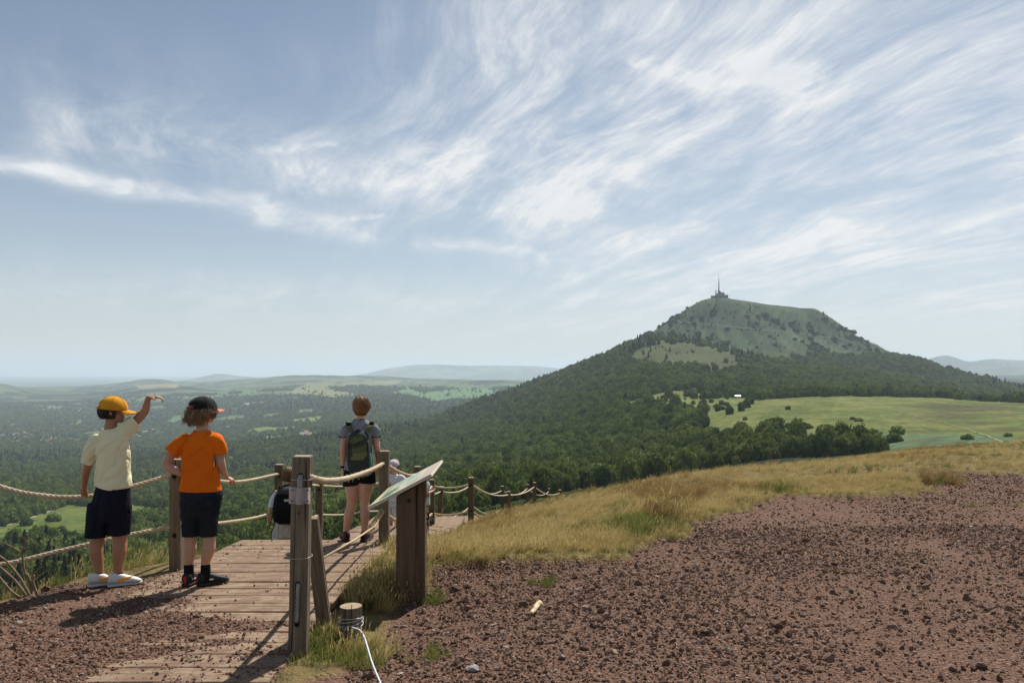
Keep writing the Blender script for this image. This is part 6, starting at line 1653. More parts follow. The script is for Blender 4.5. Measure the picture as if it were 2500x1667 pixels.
o = band(838, 1139, .031, .022, C_BLK, 1.0, .03); o.parent = f.root; o.name = 'wristwatch'
T = Shell(); T.rings([f.ring(877, 1128, .125, .092), f.ring(877, 1150, .158, .118), f.ring(877, 1166, .160, .114), f.ring(877, 1174, .14, .1)])
T.chain([J(861, 1158), J(857, 1196)], [.092, .085], round_ends=False); T.chain([J(894, 1158), J(897, 1194)], [.092, .085], round_ends=False)
me = T.fuse(.008, 4); cut(me, J(857, 1184), (.12, 0, -1), lambda c: c.x < J(876.5, 1150).x); cut(me, J(897, 1178), (-.06, 0, -1), lambda c: c.x >= J(876.5, 1150).x); wrinkle(me, .003, (1, 0, .3), 14, .3, 28); cloth('shorts', me, C_BLK, f.root, .004)
H_ = rotz(hy); shell_hair(f.root, hc + Vector((0, 0, -.004)), (.075, .090, .100), H_, H_GINGER, -.092, .045)
strands('hair_strands', hair_over(hc + Vector((0, 0, -.004)), (.076, .091, .100), H_, 420, lambda a: -1.0 if abs(a) > 1.2 else -.1, 25, .7, .003, blow=(.004, 0, 0)) + hair_over(hc + Vector((.004, 0, 0)), (.077, .091, .103), H_, 120, lambda a: -0.35, 26, 1.4, .008, blow=(.010, 0, .004)), H_GINGER, f.root, .0026)
for hx, dd in ((845, (-.38, .92)), (891, (.18, 1.0))):
    e, d_, s_, k_ = shoe(f.root, Vector((J(hx, 1300).x - dd[0] * .05, J(hx, 1300).y - dd[1] * .055, 0)), dd, .245, .094, M_PLUM, M_SOLE_D, 'trainer')
    V = [Vector((0, 0, .034)) - d_ * .012 + s_ * q + Vector((0, 0, z)) for q, z in ((-.010, 0), (.012, 0), (.008, .055), (-.012, .050))]; mesh_obj('heel_tab', V + [v + d_ * .014 for v in V], [(0, 1, 2, 3), (7, 6, 5, 4), (0, 4, 5, 1), (1, 5, 6, 2), (2, 6, 7, 3), (3, 7, 4, 0)], C_BLK, e)

# backpack she carries
C_OLIVE = cloth_mat('olive_nylon', (0.105, 0.125, 0.062), sheen=0.0); C_OLIVE2 = cloth_mat('light_olive_nylon', (0.150, 0.160, 0.075), sheen=0.0); C_DGREEN = cloth_mat('dark_green_nylon', (0.042, 0.055, 0.050), sheen=0.0); C_TEAL = cloth_mat('teal_nylon', (0.075, 0.165, 0.135), sheen=0.0)
def pack(o, rows, mat, n=20, nm='pack_body', e=0.55):
    """rows: (z, cx, half width, y_back, y_front) -> superellipse loft"""
    V, Q = [], []
    for z, cx, w, yb, yf_ in rows:
        for k in range(n):
            a = 2 * math.pi * k / n; c_, s_ = math.cos(a), math.sin(a)
            V.append((cx + w * math.copysign(abs(c_) ** e, c_), (yb + yf_) / 2 + (yb - yf_) / 2 * math.copysign(abs(s_) ** e, s_), z))
    for i in range(len(rows) - 1):
        for k in range(n): Q.append((i * n + k, i * n + (k + 1) % n, i * n + n + (k + 1) % n, i * n + n + k))
    Q.append(tuple(reversed(range(n)))); Q.append(tuple(range((len(rows) - 1) * n, len(rows) * n)))
    return mesh_obj(nm, V, Q, mat, o, True)
bo = f.O + J(877, 1161, -.19); bag = empty('backpack', bo); tag(bag, 'olive and dark green backpack worn by the woman', 'backpack')
def B(px, py, y=0.0): q = P(px, py, bo.y + y) - bo; return Vector((q.x, y, q.z))
zr = lambda py: B(877, py).z
k = (bo.y) / F
pack(bag, [(zr(1162), B(879, 0).x, 18 * k, .09, -.010), (zr(1157), B(879, 0).x, 25 * k, .10, -.035), (zr(1140), B(877, 0).x, 28 * k, .10, -.055), (zr(1115), B(875, 0).x, 28 * k, .10, -.060), (zr(1085), B(874, 0).x, 27 * k, .10, -.055), (zr(1065), B(874, 0).x, 24 * k, .10, -.035), (zr(1056), B(874, 0).x, 17 * k, .095, .010), (zr(1052), B(874, 0).x, 10 * k, .09, .045)], C_DGREEN)
def curved_patch(nm, pts, mat, lift, parent=bag):
    """panel following the bulge of the pack"""
    bm = bmesh.new(); vs = []
    for px_, py_ in pts:
        z = zr(py_); yf_ = float(np.interp(z, [zr(1162), zr(1157), zr(1140), zr(1115), zr(1085), zr(1065), zr(1056)], [-.010, -.035, -.055, -.060, -.055, -.035, .010])); q = abs(px_ - 876) / 28.0
        vs.append(bm.verts.new(B(px_, py_, 0) + Vector((0, yf_ + .055 * max(0, q - .55) ** 2 * 4 - lift, 0))))
    cx_ = sum(q[0] for q in pts) / len(pts); cy_ = sum(q[1] for q in pts) / len(pts)
    yc_ = float(np.interp(zr(cy_), [zr(1162), zr(1157), zr(1140), zr(1115), zr(1085), zr(1065), zr(1056)], [-.010, -.035, -.055, -.060, -.055, -.035, .010]))
    vc = bm.verts.new(B(cx_, cy_, 0) + Vector((0, yc_ - lift - .004, 0)))
    for i_ in range(len(vs)): bm.faces.new((vs[i_], vs[(i_ + 1) % len(vs)], vc))
    bmesh.ops.recalc_face_normals(bm, faces=bm.faces)
    bmesh.ops.solidify(bm, geom=list(bm.faces), thickness=.006)
    return bm_obj(nm, bm, mat, parent)
curved_patch('top_pocket', [(851, 1100), (850, 1085), (855, 1070), (864, 1062), (875, 1059), (886, 1062), (894, 1070), (897, 1084), (896, 1099), (874, 1103)], C_OLIVE, .012)
curved_patch('middle_panel', [(851, 1101), (874, 1104), (897, 1100), (899, 1108), (889, 1121), (862, 1121), (850, 1110)], C_OLIVE2, .009)
curved_patch('bottom_panel', [(859, 1158), (900, 1157), (898, 1163), (863, 1164)], C_OLIVE, .004)
pack(bag, [(zr(1158), B(903, 0).x, 3 * k, .08, -.02), (zr(1150), B(904, 0).x, 4.5 * k, .09, -.035), (zr(1112), B(902, 0).x, 4 * k, .09, -.03), (zr(1106), B(901, 0).x, 2.5 * k, .08, -.01)], C_TEAL, 12, 'side_pocket')
tube('zip', catmull([B(851, 1098, -.052), B(852, 1080, -.052), B(861, 1066, -.046), B(875, 1061, -.040), B(888, 1066, -.046), B(896, 1080, -.052), B(897, 1097, -.052)], .02), .0028, C_BLK, bag, 5)
for pa in ([(850, 1031, .17), (853, 1042, .07), (858, 1056, .04)], [(913, 1028, .17), (904, 1041, .07), (895, 1056, .04)]):
    pts = catmull([B(*q) for q in pa], .02); V, Q = [], []
    for p in pts: V += [p + Vector((-.028, 0, 0)), p + Vector((.028, 0, 0)), p + Vector((.028, -.012, .002)), p + Vector((-.028, -.012, .002))]
    for i in range(len(pts) - 1):
        for k_ in range(4): Q.append((i * 4 + k_, i * 4 + (k_ + 1) % 4, i * 4 + 4 + (k_ + 1) % 4, i * 4 + 4 + k_))
    stp = mesh_obj('shoulder_strap', V, Q, C_OLIVE, bag, True)
    p = pts[int(len(pts) * .4)]; pd = bm_obj('strap_pad', box_bm(.046, .012, .05, .003), C_BLK, stp); pd.location = p + Vector((0, -.014, .004)); pd.rotation_euler = (math.radians(-35), 0, 0)
tube('haul_loop', catmull([B(869, 1056, .03), B(872, 1049, .03), B(878, 1049, .03), B(881, 1056, .03)], .01), .004, C_BLK, bag, 5)
for a_, b_ in (((897, 1075), (903, 1112)), ((850, 1078), (847, 1112))): tube('side_strap', catmull([B(a_[0], a_[1], -.03), B((a_[0] + b_[0]) / 2 + 1, (a_[1] + b_[1]) / 2, -.045), B(b_[0], b_[1], -.02)], .02), .004, C_OLIVE, bag, 5)
tc = bpy.data.curves.new('lettering', 'FONT'); tc.body = 'evoc'; tc.size = .098; tc.extrude = .0012; tc.align_x = 'CENTER'; tc.align_y = 'CENTER'; tc.offset = .003
to = bpy.data.objects.new('tmp_text', tc); COL.objects.link(to); dg = bpy.context.evaluated_depsgraph_get(); tm = bpy.data.meshes.new_from_object(to.evaluated_get(dg)); bpy.data.objects.remove(to)
tm.materials.clear(); tm.materials.append(mat_flat('dark_print', (0.022, 0.026, 0.020), 0.8)); lo_ = link(bpy.data.objects.new('lettering', tm), bag)
lo_.location = B(874, 1083, -.082); lo_.rotation_euler = (math.pi / 2, -math.radians(24), 0)

# ---- child with the black backpack below the deck
f = Figure('person', 'child in white shirt with black backpack below the deck edge', 704, 9.78, float(G(np.array([(704 - 1250) / F * 9.78]), np.array([9.78]))[0]) + .01, M_SKIN_M, .007)
fz = P(704, 1140, 9.78).z - f.O.z
J, S = f.J, f.S; hc = J(706, 1160); zf = 0.02
gp_ = HOR + (CAMZ - f.O.z) / 9.78 * F          # photo row of the ground under this child
lr = lambda t_: 1290 + (gp_ - 8 - 1290) * t_
head_parts(S, hc, 0.20, .1); S.chain([J(706, 1196), J(706, 1172)], [0.045, 0.040])
S.rings([f.ring(704, 1290, .11, .09), f.ring(704, 1268, .125, .095), f.ring(705, 1230, .11, .085), f.ring(706, 1205, .12, .075), f.ring(706, 1192, .05, .045)])
S.chain([J(675, 1204), J(664, 1232), J(656, 1262, .05)], [.042, .033, .022]); hand_parts(S, J(656, 1263, .06), (0, .5, -.85), (1, 0, 0), .13, .6, 1)
S.chain([J(737, 1204), J(744, 1232), J(748, 1262, .05)], [.042, .033, .022]); hand_parts(S, J(748, 1263, .06), (0, .5, -.85), (-1, 0, 0), .13, .6, -1)
for kx in (685, 724): S.chain([J(kx, 1285), J(kx, lr(.35), .02), J(kx, lr(.65)), J(kx, lr(.95))], [.075, .05, .048, .034])
f.body(); face_details(f.root, hc, .20, .1)
T = Shell(); T.rings([f.ring(704, 1262, .145, .11), f.ring(704, 1240, .14, .105), f.ring(705, 1215, .135, .095), f.ring(706, 1200, .105, .07), f.ring(706, 1188, .055, .05)]); T.chain([J(682, 1206), J(671, 1216), J(664, 1240)], [.056, .052, .05]); T.chain([J(730, 1206), J(741, 1216), J(746, 1240)], [.056, .052, .05])
me = T.fuse(.009, 5); cut(me, J(706, 1190), (0, 0, 1), tube_sel(J(706, 1188), (0, 0, 1), .06, .05)); cut(me, J(665, 1236), (0, 0, -1), tube_sel(J(664, 1240), (0, 0, 1), .056, .10)); cut(me, J(745, 1236), (0, 0, -1), tube_sel(J(746, 1240), (0, 0, 1), .056, .10)); wrinkle(me, .005, (.5, 0, 1), 12, .3, 31); cloth('shirt', me, C_WHITE, f.root, .004)
T = Shell(); T.rings([f.ring(704, 1255, .14, .11), f.ring(703, 1285, .165, .13), f.ring(703, 1308, .15, .12)]); T.chain([J(684, 1290), J(683, lr(.40))], [.092, .085], round_ends=False); T.chain([J(724, 1290), J(725, lr(.40))], [.092, .085], round_ends=False)
me = T.fuse(.009, 4); cut(me, J(704, lr(.34)), (0, 0, -1)); wrinkle(me, .005, (.4, 0, 1), 12, .3, 33); cloth('shorts', me, C_BEIGE, f.root, .004)
shell_hair(f.root, hc, (.080, .098, .098), rotz(.1), H_BROWN, -.070, .05); strands('hair_strands', hair_over(hc, (.080, .099, .099), rotz(.1), 300, lambda a: -0.6 if abs(a) > 1.3 else .1, 35, .8, .008), H_BROWN, f.root, .0028)
for kx, dd in ((685, (-.1, 1)), (724, (.1, 1))): shoe(f.root, Vector((J(kx, 0).x, J(kx, 0).y - .04, 0)), dd, .22, .086, M_SHOE_G, M_SOLE_D, 'trainer')
bo = f.O + J(704, 1280, -.16); bag = empty('backpack', bo); tag(bag, 'black backpack with small white label on the child below the deck', 'backpack'); k = bo.y / F
pack(bag, [(zr(1279), B(703, 0).x, 24 * k, .08, -.02), (zr(1270), B(702, 0).x, 33 * k, .09, -.09), (zr(1240), B(702, 0).x, 34 * k, .09, -.11), (zr(1212), B(703, 0).x, 31 * k, .09, -.10), (zr(1195), B(705, 0).x, 26 * k, .09, -.06), (zr(1184), B(706, 0).x, 15 * k, .085, -.0)], C_BLK)
C_CHAR = cloth_mat('charcoal_nylon', (0.055, 0.050, 0.050), sheen=.05)
pack(bag, [(zr(1262), B(702, 0).x, 22 * k, -.09, -.135), (zr(1240), B(702, 0).x, 24 * k, -.09, -.140), (zr(1214), B(703, 0).x, 22 * k, -.085, -.125)], C_BLK, 16, 'front_pocket'); pack(bag, [(zr(1203), B(704, 0).x, 24 * k, -.04, -.100), (zr(1193), B(705, 0).x, 21 * k, -.03, -.072), (zr(1187), B(706, 0).x, 14 * k, .0, -.035)], C_CHAR, 16, 'top_flap')
o = bm_obj('label_patch', box_bm(16 * k, .003, 4.6 * k, 0), M_WHM, bag); o.location = B(702, 1221, -.138); o2 = bm_obj('label_line', box_bm(12 * k, .002, 1.3 * k, 0), mat_flat('label_blue', (0.10, 0.16, 0.32), .7), o); o2.location = (0, -.003, 0)
for a_ in ([(676, 1250, -.02), (668, 1285, -.01), (659, 1307, -.02)], [(671, 1240, .02), (662, 1270, .04), (657, 1292, .04)]): tube('loose_strap', catmull([B(*q) for q in a_], .02), .006, C_BLK, bag, 5)
for sx in (-1, 1): tube('shoulder_strap', catmull([B(704 + sx * 20, 1196, .05), B(704 + sx * 22, 1189, .12), B(704 + sx * 22, 1194, .22)], .02), .014, C_BLK, bag, 6)

# ---- two people farther down the walkway
def far_person(px, D, top_py, label, yaw, shirt, bottoms, skin, cap_mats, arm_fwd, hair):
    gz0 = CAMZ - 2.86 - 0.055 * (D - 12.6) + .004
    f = Figure('person', label, px, D, gz0, skin, .008); gp0 = HOR + (CAMZ - gz0) / D * F; Hh = gp0 - top_py; J, S = f.J, f.S
    R = lambda t_: gp0 - Hh * t_; M = rotz(yaw); m_ = D / F; hm = Hh * m_
    def X(t_, rx, fy): return J(px, R(t_)) + M @ Vector((rx * hm, fy * hm, 0))
    def rg(t_, w, d, fy=0.0): return (X(t_, 0, fy), M @ Vector((w * hm, 0, 0)), M @ Vector((0, d * hm, 0)))
    hc = X(.925, 0, .01); hh = .145 * hm; head_parts(S, hc, hh, yaw); S.chain([X(.82, 0, 0), X(.88, 0, 0)], [.032 * hm, .029 * hm])
    S.rings([rg(.47, .075, .06), rg(.52, .088, .065), rg(.62, .075, .055), rg(.74, .085, .06), rg(.80, .080, .05), rg(.83, .03, .03)])
    for sx in (-1, 1):
        S.chain([X(.79, sx * .098, 0), X(.66, sx * .115, -.02), X(.66 + .02 * arm_fwd, sx * .07, .12 * arm_fwd)], [.031 * hm, .025 * hm, .017 * hm]); hand_parts(S, X(.66 + .02 * arm_fwd, sx * .068, .125 * arm_fwd), M @ Vector((-sx * .5, .8, .35)), M @ Vector((-sx * .6, .1, .5)), .095 * hm, .9, -sx)
        S.chain([X(.5, sx * .05, 0), X(.28, sx * .052, .01), X(.20, sx * .052, -.01), X(.05, sx * .052, 0)], [.055 * hm, .036 * hm, .035 * hm, .024 * hm])
    f.body(); face_details(f.root, hc, hh, yaw)
    T = Shell(); T.rings([rg(.46, .105, .078), rg(.56, .098, .073), rg(.70, .098, .070), rg(.79, .088, .058), rg(.825, .040, .038), rg(.84, .036, .035)])
    for sx in (-1, 1): T.chain([X(.785, sx * .085, 0), X(.75, sx * .108, -.005), X(.68, sx * .116, -.018)], [.045 * hm, .040 * hm, .038 * hm])
    me = T.fuse(.009, 4); cut(me, X(.475, 0, 0), (0, 0, -1)); cut(me, X(.828, 0, 0), (0, 0, 1), tube_sel(X(.83, 0, 0), (0, 0, 1), .06, .05))
    for sx in (-1, 1): cut(me, X(.69, sx * .115, -.016), (0, 0, -1), tube_sel(X(.68, sx * .116, -.016), (0, 0, 1), .055, .09))
    wrinkle(me, .005, (.5, 0, 1), 12, .3, px); cloth('shirt', me, shirt, f.root, .004)
    T = Shell(); T.rings([rg(.56, .09, .066), rg(.50, .102, .078), rg(.45, .098, .074)])
    lowb = bottoms[1]
    for sx in (-1, 1): T.chain([X(.48, sx * .05, 0), X(lowb - .03, sx * .053, 0)], [.060 * hm, (.055 if lowb > .2 else .036) * hm], round_ends=False)
    me = T.fuse(.009, 4); cut(me, X(lowb, 0, 0), (0, 0, -1)); cloth('shorts' if lowb > .2 else 'trousers', me, bottoms[0], f.root, .004)
    shell_hair(f.root, hc, (.079 * hh / .2, .100 * hh / .2, .094 * hh / .2), M, hair, -.05, .03)
    strands('hair_strands', hair_over(hc, (.079 * hh / .2, .100 * hh / .2, .095 * hh / .2), M, 120, lambda a: -0.5 if abs(a) > 1.6 else .15, px, .3, .004, st0=((0.0, 0.25) if cap_mats else (1.0, 1.5))), hair, f.root, .003)
    if cap_mats: baseball_cap(f.root, hc + Vector((0, 0, .006)), (.090 * hh / .2, .107 * hh / .2, .098 * hh / .2), yaw, cap_mats[0], cap_mats[1], tilt=math.radians(-8), strap=cap_mats[0])
    for sx in (-1, 1):
        dd = M @ Vector((sx * .15, 1, 0)); p = X(.05, sx * .052, 0); shoe(f.root, Vector((p.x - dd.x * .05, p.y - dd.y * .05, 0)), (dd.x, dd.y), .155 * hm, .06 * hm, M_SHOE_G, M_SOLE_D, 'trainer')
    return f, X, M, hm
f, X, M, hm = far_person(962, 13.0, 1121, 'person in white cap and white shirt looking at a phone behind the fence', math.radians(195), C_WHITE, (C_LGREY, .30), M_SKIN_F, (cloth_mat('pale_cap_cloth', (.55, .55, .62), (.62, .40, .40)), C_WHITE), 1.0, H_BROWN)
ph = bm_obj('phone', box_bm(.072, .009, .145, .004), M_IRON); ph.location = f.O + X(.70, 0, .155); ph.rotation_euler = (math.radians(-25), 0, math.radians(15)); tag(ph, 'dark phone held up by the person in the white cap', 'phone')
M_SCR = bpy.data.materials.new('phone_screen'); M_SCR.use_nodes = True; M_SCR.node_tree.nodes['Principled BSDF'].inputs['Base Color'].default_value = (.02, .025, .03, 1); M_SCR.node_tree.nodes['Principled BSDF'].inputs['Roughness'].default_value = .15
sc_ = bm_obj('screen', box_bm(.064, .002, .132, 0), M_SCR, ph); sc_.location = (0, .0055, 0)
far_person(1037, 14.2, 1147, 'person in pale shirt and dark trousers mostly hidden behind the panel post', math.radians(60), C_LGREY, (C_JEAN, .06), M_SKIN_M, None, .9, H_BROWN)
# ------------------------------------------------------------------ single trees one can tell apart
BUSH_CR = [crown_mesh('crown', 140 + i, 620, 0.115, M_LEAF, n_lump=14 + i, flat=0.85) for i in range(4)]
LOW_CR = [crown_mesh('crown', 150 + i, 560, 0.12, M_LEAF, n_lump=12 + i, flat=0.62, spread=0.66) for i in range(3)]
TRUNKS = [trunk_mesh('trunk', 0.8, 0.05, 0.03, 3, 200 + i) for i in range(3)]
SPRUCE = [conifer_mesh('crown', 160 + i, 520, M_NEEDLE, 0.22 + 0.03 * i) for i in range(3)]
STEM = bpy.data.meshes.new('trunk'); bm = bmesh.new(); bmesh.ops.create_cone(bm, segments=6, radius1=0.022, radius2=0.012, depth=0.3); bm.to_mesh(STEM); bm.free(); STEM.materials.append(M_BARK)
trng = random.Random(44)
def lone_tree(px, py, wpx, label, cat='tree', kind='bush', group=None, dmin=120.0, aspect=1.0):
    p = hit(px, py, dmin)
    if p is None: return
    w = wpx * p.y / F
    o = empty('bush' if cat == 'bush' else ('spruce_tree' if kind == 'spruce' else 'broadleaf_tree'), p, trng.uniform(0, 6.28)); tag(o, label, cat, group)
    if kind == 'spruce':
        h = wpx * p.y / F
        c = mesh_obj('crown', None, None, None, o, data=SPRUCE[trng.randrange(3)]); c.scale = (h, h, h); c.location = (0, 0, h * .03)
        t_ = mesh_obj('trunk', None, None, None, o, data=STEM); t_.scale = (h, h, h); t_.location = (0, 0, h * .02)
    else:
        r = w / 2 / 0.98; L_ = BUSH_CR if kind == 'bush' else LOW_CR
        c = mesh_obj('crown', None, None, None, o, data=L_[trng.randrange(len(L_))]); c.scale = (r, r, r * aspect); c.location = (0, 0, -r * 0.08)
        t_ = mesh_obj('trunk', None, None, None, o, data=TRUNKS[trng.randrange(3)]); t_.scale = (r, r, r * aspect)
    return o
mg = 'bushes standing alone on the green meadow'
for a_ in ((1924, 1000, 15, 'lone small bush high in the middle of the green meadow'), (1819, 1025, 14, 'lone small bush on the left part of the green meadow'), (2082, 1024, 15, 'smaller left bush of the close pair on the meadow', 'low'), (2097, 1029, 21, 'wider right bush of the close pair on the meadow', 'low'),
           (1927, 1044, 21, 'pale bush just right of the large dark tree at the wood edge'), (1965, 1046, 34, 'broad bush left of the wide low thicket on the meadow', 'low'), (2019, 1053, 36, 'wide low thicket at the lower edge of the meadow', 'low'), (2062, 1050, 22, 'rounded bush right of the wide low thicket'), (2087, 1055, 17, 'low scrub right of the rounded bush at the wood edge', 'low'),
           (2362, 1073, 29, 'flat dark bush above the golden grass crest on the right', 'low'), (2462, 1065, 19, 'rightmost small bush on the meadow near the path', 'low')):
    lone_tree(a_[0], a_[1], a_[2], a_[3], 'bush', a_[4] if len(a_) > 4 else 'bush', mg)
lone_tree(1890, 1054, 62, 'large dark tree at the upper edge of the near wood', 'tree', 'bush', None)
lone_tree(2190, 1060, 38, 'upper of the two dark trees standing together on the meadow', 'tree', 'bush', 'pair of dark trees on the meadow')
lone_tree(2184, 1079, 40, 'lower of the two dark trees standing together on the meadow', 'tree', 'bush', 'pair of dark trees on the meadow')
gg = 'trees scattered over the glade by the shelter'
for px, py, w, lab in ((1775, 990, 15, 'small tree on the glade below the white shelter'), (1808, 991, 15, 'small tree just right below the white shelter'), (1751, 996, 20, 'rounded tree left of the clump below the shelter'), (1763, 1001, 18, 'lowest tree of the clump below the shelter'), (1636, 969, 17, 'lone round tree on the left of the glade'),
                       (1722, 971, 26, 'broad tree at the top of the glade left of the shelter'), (1680, 968, 23, 'tree on the glade left of the broad one'), (1715, 1003, 34, 'wide clump of foliage in the middle of the glade'), (1618, 972, 14, 'small pair of low trees at the left end of the glade')):
    lone_tree(px, py, w, lab, 'tree', 'bush', gg)
kg = 'dark spruces on the bare knoll'
for px, py, h, lab in ((1588, 858, 13, 'topmost spruce on the left of the bare knoll'), (1571, 866, 12, 'leftmost spruce on the bare knoll'), (1635, 859, 12, 'spruce in the middle of the bare knoll top'), (1627, 877, 14, 'lowest tall spruce on the bare knoll'), (1583, 874, 15, 'spruce at the lower left edge of the bare knoll'),
                       (1652, 865, 6, 'tiny spruce right of the middle on the knoll'), (1688, 859, 8, 'small spruce right of the knoll crest'), (1787, 851, 10, 'spruce at the right foot of the knoll below the saddle'), (1754, 842, 10, 'spruce on the saddle below the mountain track'), (1797, 882, 12, 'spruce at the wood edge under the saddle'), (2038, 867, 12, 'spruce right of the pale saddle grass')):
    lone_tree(px, py, h, lab, 'tree', 'spruce', kg, 1500)
lone_tree(130, 1272, 36, 'big dark tree on the near edge of the valley pasture', 'tree', 'bush', 'trees on the valley pasture')
lone_tree(372, 1254, 26, 'smaller tree at the right end of the valley pasture', 'tree', 'bush', 'trees on the valley pasture')
lone_tree(64, 1282, 34, 'tree beside the pale track left of the big dark tree', 'tree', 'bush', 'trees on the valley pasture')

# ------------------------------------------------------------------ tracks and paths on the land
M_TRACK = mat_flat('pale_track', (0.21, 0.19, 0.13), 0.95, 0.2, 0.3); M_PATH = mat_flat('faint_path', (0.145, 0.145, 0.058), 0.95, 0.3, 0.5); M_RAIL = mat_flat('rail_cutting', (0.075, 0.082, 0.066), 0.95, 0.3, 0.2)
def ribbon(name, pts, width, mat, lift=0.35, dmin=120.0):
    P3 = []
    for i in range(len(pts) - 1):
        n = max(2, int(math.dist(pts[i], pts[i + 1]) / 3))
        for j in range(n):
            q = hit(pts[i][0] + (pts[i + 1][0] - pts[i][0]) * j / n, pts[i][1] + (pts[i + 1][1] - pts[i][1]) * j / n, dmin)
            if q is not None and (not P3 or abs(q.y - P3[-1].y) < 0.2 * q.y): P3.append(q)
    V, Q = [], []
    # smooth the distances a little
    for _ in range(6): P3 = [P3[0]] + [(P3[i - 1] + P3[i] * 2 + P3[i + 1]) / 4 for i in range(1, len(P3) - 1)] + [P3[-1]]
    for i, p in enumerate(P3):
        d = (P3[min(i + 1, len(P3) - 1)] - P3[max(i - 1, 0)]); s_ = Vector((d.y, -d.x, 0)).normalized() * width / 2
        for sg in (-1, 1):
            q = p + s_ * sg; q.z = float(H(np.array([q.x]), np.array([q.y]))[0]) + lift; V.append(q)
    for i in range(len(P3) - 1): Q.append((2 * i, 2 * i + 1, 2 * i + 3, 2 * i + 2))
    o = mesh_obj(name, V, Q, mat, None, True); o['kind'] = 'structure'; return o
ribbon('footpath', [(2078, 968), (2120, 980), (2180, 1000), (2250, 1020), (2310, 1034), (2370, 1052), (2420, 1068), (2450, 1082)], 1.7, M_PATH, 0.3)
ribbon('field_track', [(-60, 1300), (0, 1287), (50, 1273), (115, 1250), (140, 1240)], 5.0, M_TRACK, 0.4)
ribbon('railway_track', [(1640, 786), (1688, 791), (1784, 800), (1860, 808), (1937, 815), (2033, 827), (2085, 838)], 7.0, M_RAIL, 1.6, 1800)

# ------------------------------------------------------------------ shelter and summit station
M_WHITE = mat_flat('white_sheet', (0.85, 0.85, 0.85), 0.35, 0.03, spec=0.6); M_HUT = mat_flat('hut_wood', (0.20, 0.10, 0.06), 0.9, 0.2)
p = P_SHELTER.copy(); p.z += 1.0; sc_m = p.y / F
hut = empty('shelter', p); tag(hut, 'small shelter with a bright white roof at the top of the glade', 'hut')
w, d = 14 * sc_m, 7 * sc_m
o = bm_obj('wall', box_bm(w * .85, d * .8, 2.2, .02), M_HUT, hut); o.location = (0, 0, 1.1)
bm = bmesh.new(); vs = [bm.verts.new(v) for v in ((-w / 2, -d / 2, 2.25), (w / 2, -d / 2, 2.25), (w / 2, d / 2, 2.25), (-w / 2, d / 2, 2.25), (-w / 2, 0, 3.2), (w / 2, 0, 3.2))]
for q in ((0, 1, 5, 4), (2, 3, 4, 5), (0, 4, 3), (1, 2, 5), (0, 3, 2, 1)): bm.faces.new([vs[i] for i in q])
bm_obj('roof', bm, M_WHITE, hut)
M_CONC = mat_flat('station_concrete', (0.20, 0.195, 0.19), 0.9, 0.15, 0.1); M_MAST = mat_flat('mast_paint', (0.34, 0.34, 0.35), 0.6, 0.1, 0.1)
DS = 2828.0; ms = DS / F
def sp(px, py): return Vector(((px - 1250) / F * DS, DS, CAMZ - (py - HOR) / F * DS))
bx, bz = sp(1757, 0).x, float(H(np.array([sp(1757, 0).x]), np.array([DS]))[0])
st = empty('summit_station', (bx, DS, bz)); tag(st, 'low grey station buildings on the mountain summit', 'building')
def block(nm, px0, px1, py0, py1, dep, mat, par, off=0.0, org=None):
    a, b_ = sp(px0, py0), sp(px1, py1); zb = min(b_.z, bz + 2); o = bm_obj(nm, box_bm(b_.x - a.x, dep, a.z - zb + 8, .1), mat, par)
    o.location = Vector(((a.x + b_.x) / 2, DS + off, (a.z + zb - 8) / 2)) - (org or Vector((bx, DS, bz))); return o
block('main_block', 1749, 1767, 717, 726, 22, M_CONC, st); block('left_wing', 1737, 1750, 722, 727, 16, M_CONC, st, 4); block('right_wing', 1766, 1777, 720, 726, 16, M_CONC, st, 4)
block('upper_block', 1753, 1760, 712.5, 718, 12, M_CONC, st, -2); block('roof_hut', 1762, 1767, 714.5, 718, 9, M_CONC, st, -3)
for px in (1762.5, 1765.5): tube('antenna', [sp(px, 718) - Vector((bx, DS, bz)), sp(px, 712) - Vector((bx, DS, bz))], .45, M_MAST, st, 5)
for px in range(1739, 1776, 4):
    o = bm_obj('window', box_bm(2.4, .3, 1.6, 0), M_IRON, st); o.location = sp(px + .5, 724.3) - Vector((bx, DS, bz)) + Vector((0, -11.3 if 1750 < px < 1766 else -4.3, 0))
mx = sp(1755, 713); mast = empty('broadcast_mast', (mx.x, DS, bz)); tag(mast, 'tall thin broadcast mast on the mountain summit', 'mast'); mo = Vector((mx.x, DS, bz))
def seg(nm, py0, py1, r0, r1, mat):
    tube(nm, [sp(1755, py1) - mo, sp(1755, py0) - mo], [r1, r0], mat, mast, 10)
seg('base', 711, 722, 3.2, 4.2, M_CONC); seg('lower_shaft', 692, 711.2, 1.9, 2.4, M_MAST); seg('upper_shaft', 680, 692.2, 1.1, 1.3, M_MAST); seg('tip', 670, 680.2, .35, .6, M_MAST); seg('collar', 691, 693, 2.2, 2.2, M_CONC); seg('gallery', 709.5, 711.5, 4.0, 4.0, M_CONC)
mx2 = sp(1746, 721); m2 = empty('relay_mast', (mx2.x, DS - 4, bz)); tag(m2, 'short relay mast with dishes left of the tall summit mast', 'mast'); mo2 = Vector((mx2.x, DS - 4, bz))
tube('pole', [Vector((0, 0, -4)), sp(1746, 708) - mo2 + Vector((0, -4, 0))], [1.2, .9], M_MAST, m2, 8)
for py in (711.5, 715):
    bm = bmesh.new(); bmesh.ops.create_cone(bm, cap_ends=True, segments=12, radius1=1.7, radius2=1.2, depth=1.2); bmesh.ops.rotate(bm, matrix=Matrix.Rotation(math.pi / 2, 3, 'X'), verts=bm.verts); o = bm_obj('dish', bm, M_MAST, m2); o.location = sp(1748.6, py) - mo2 + Vector((0, -4, 0))
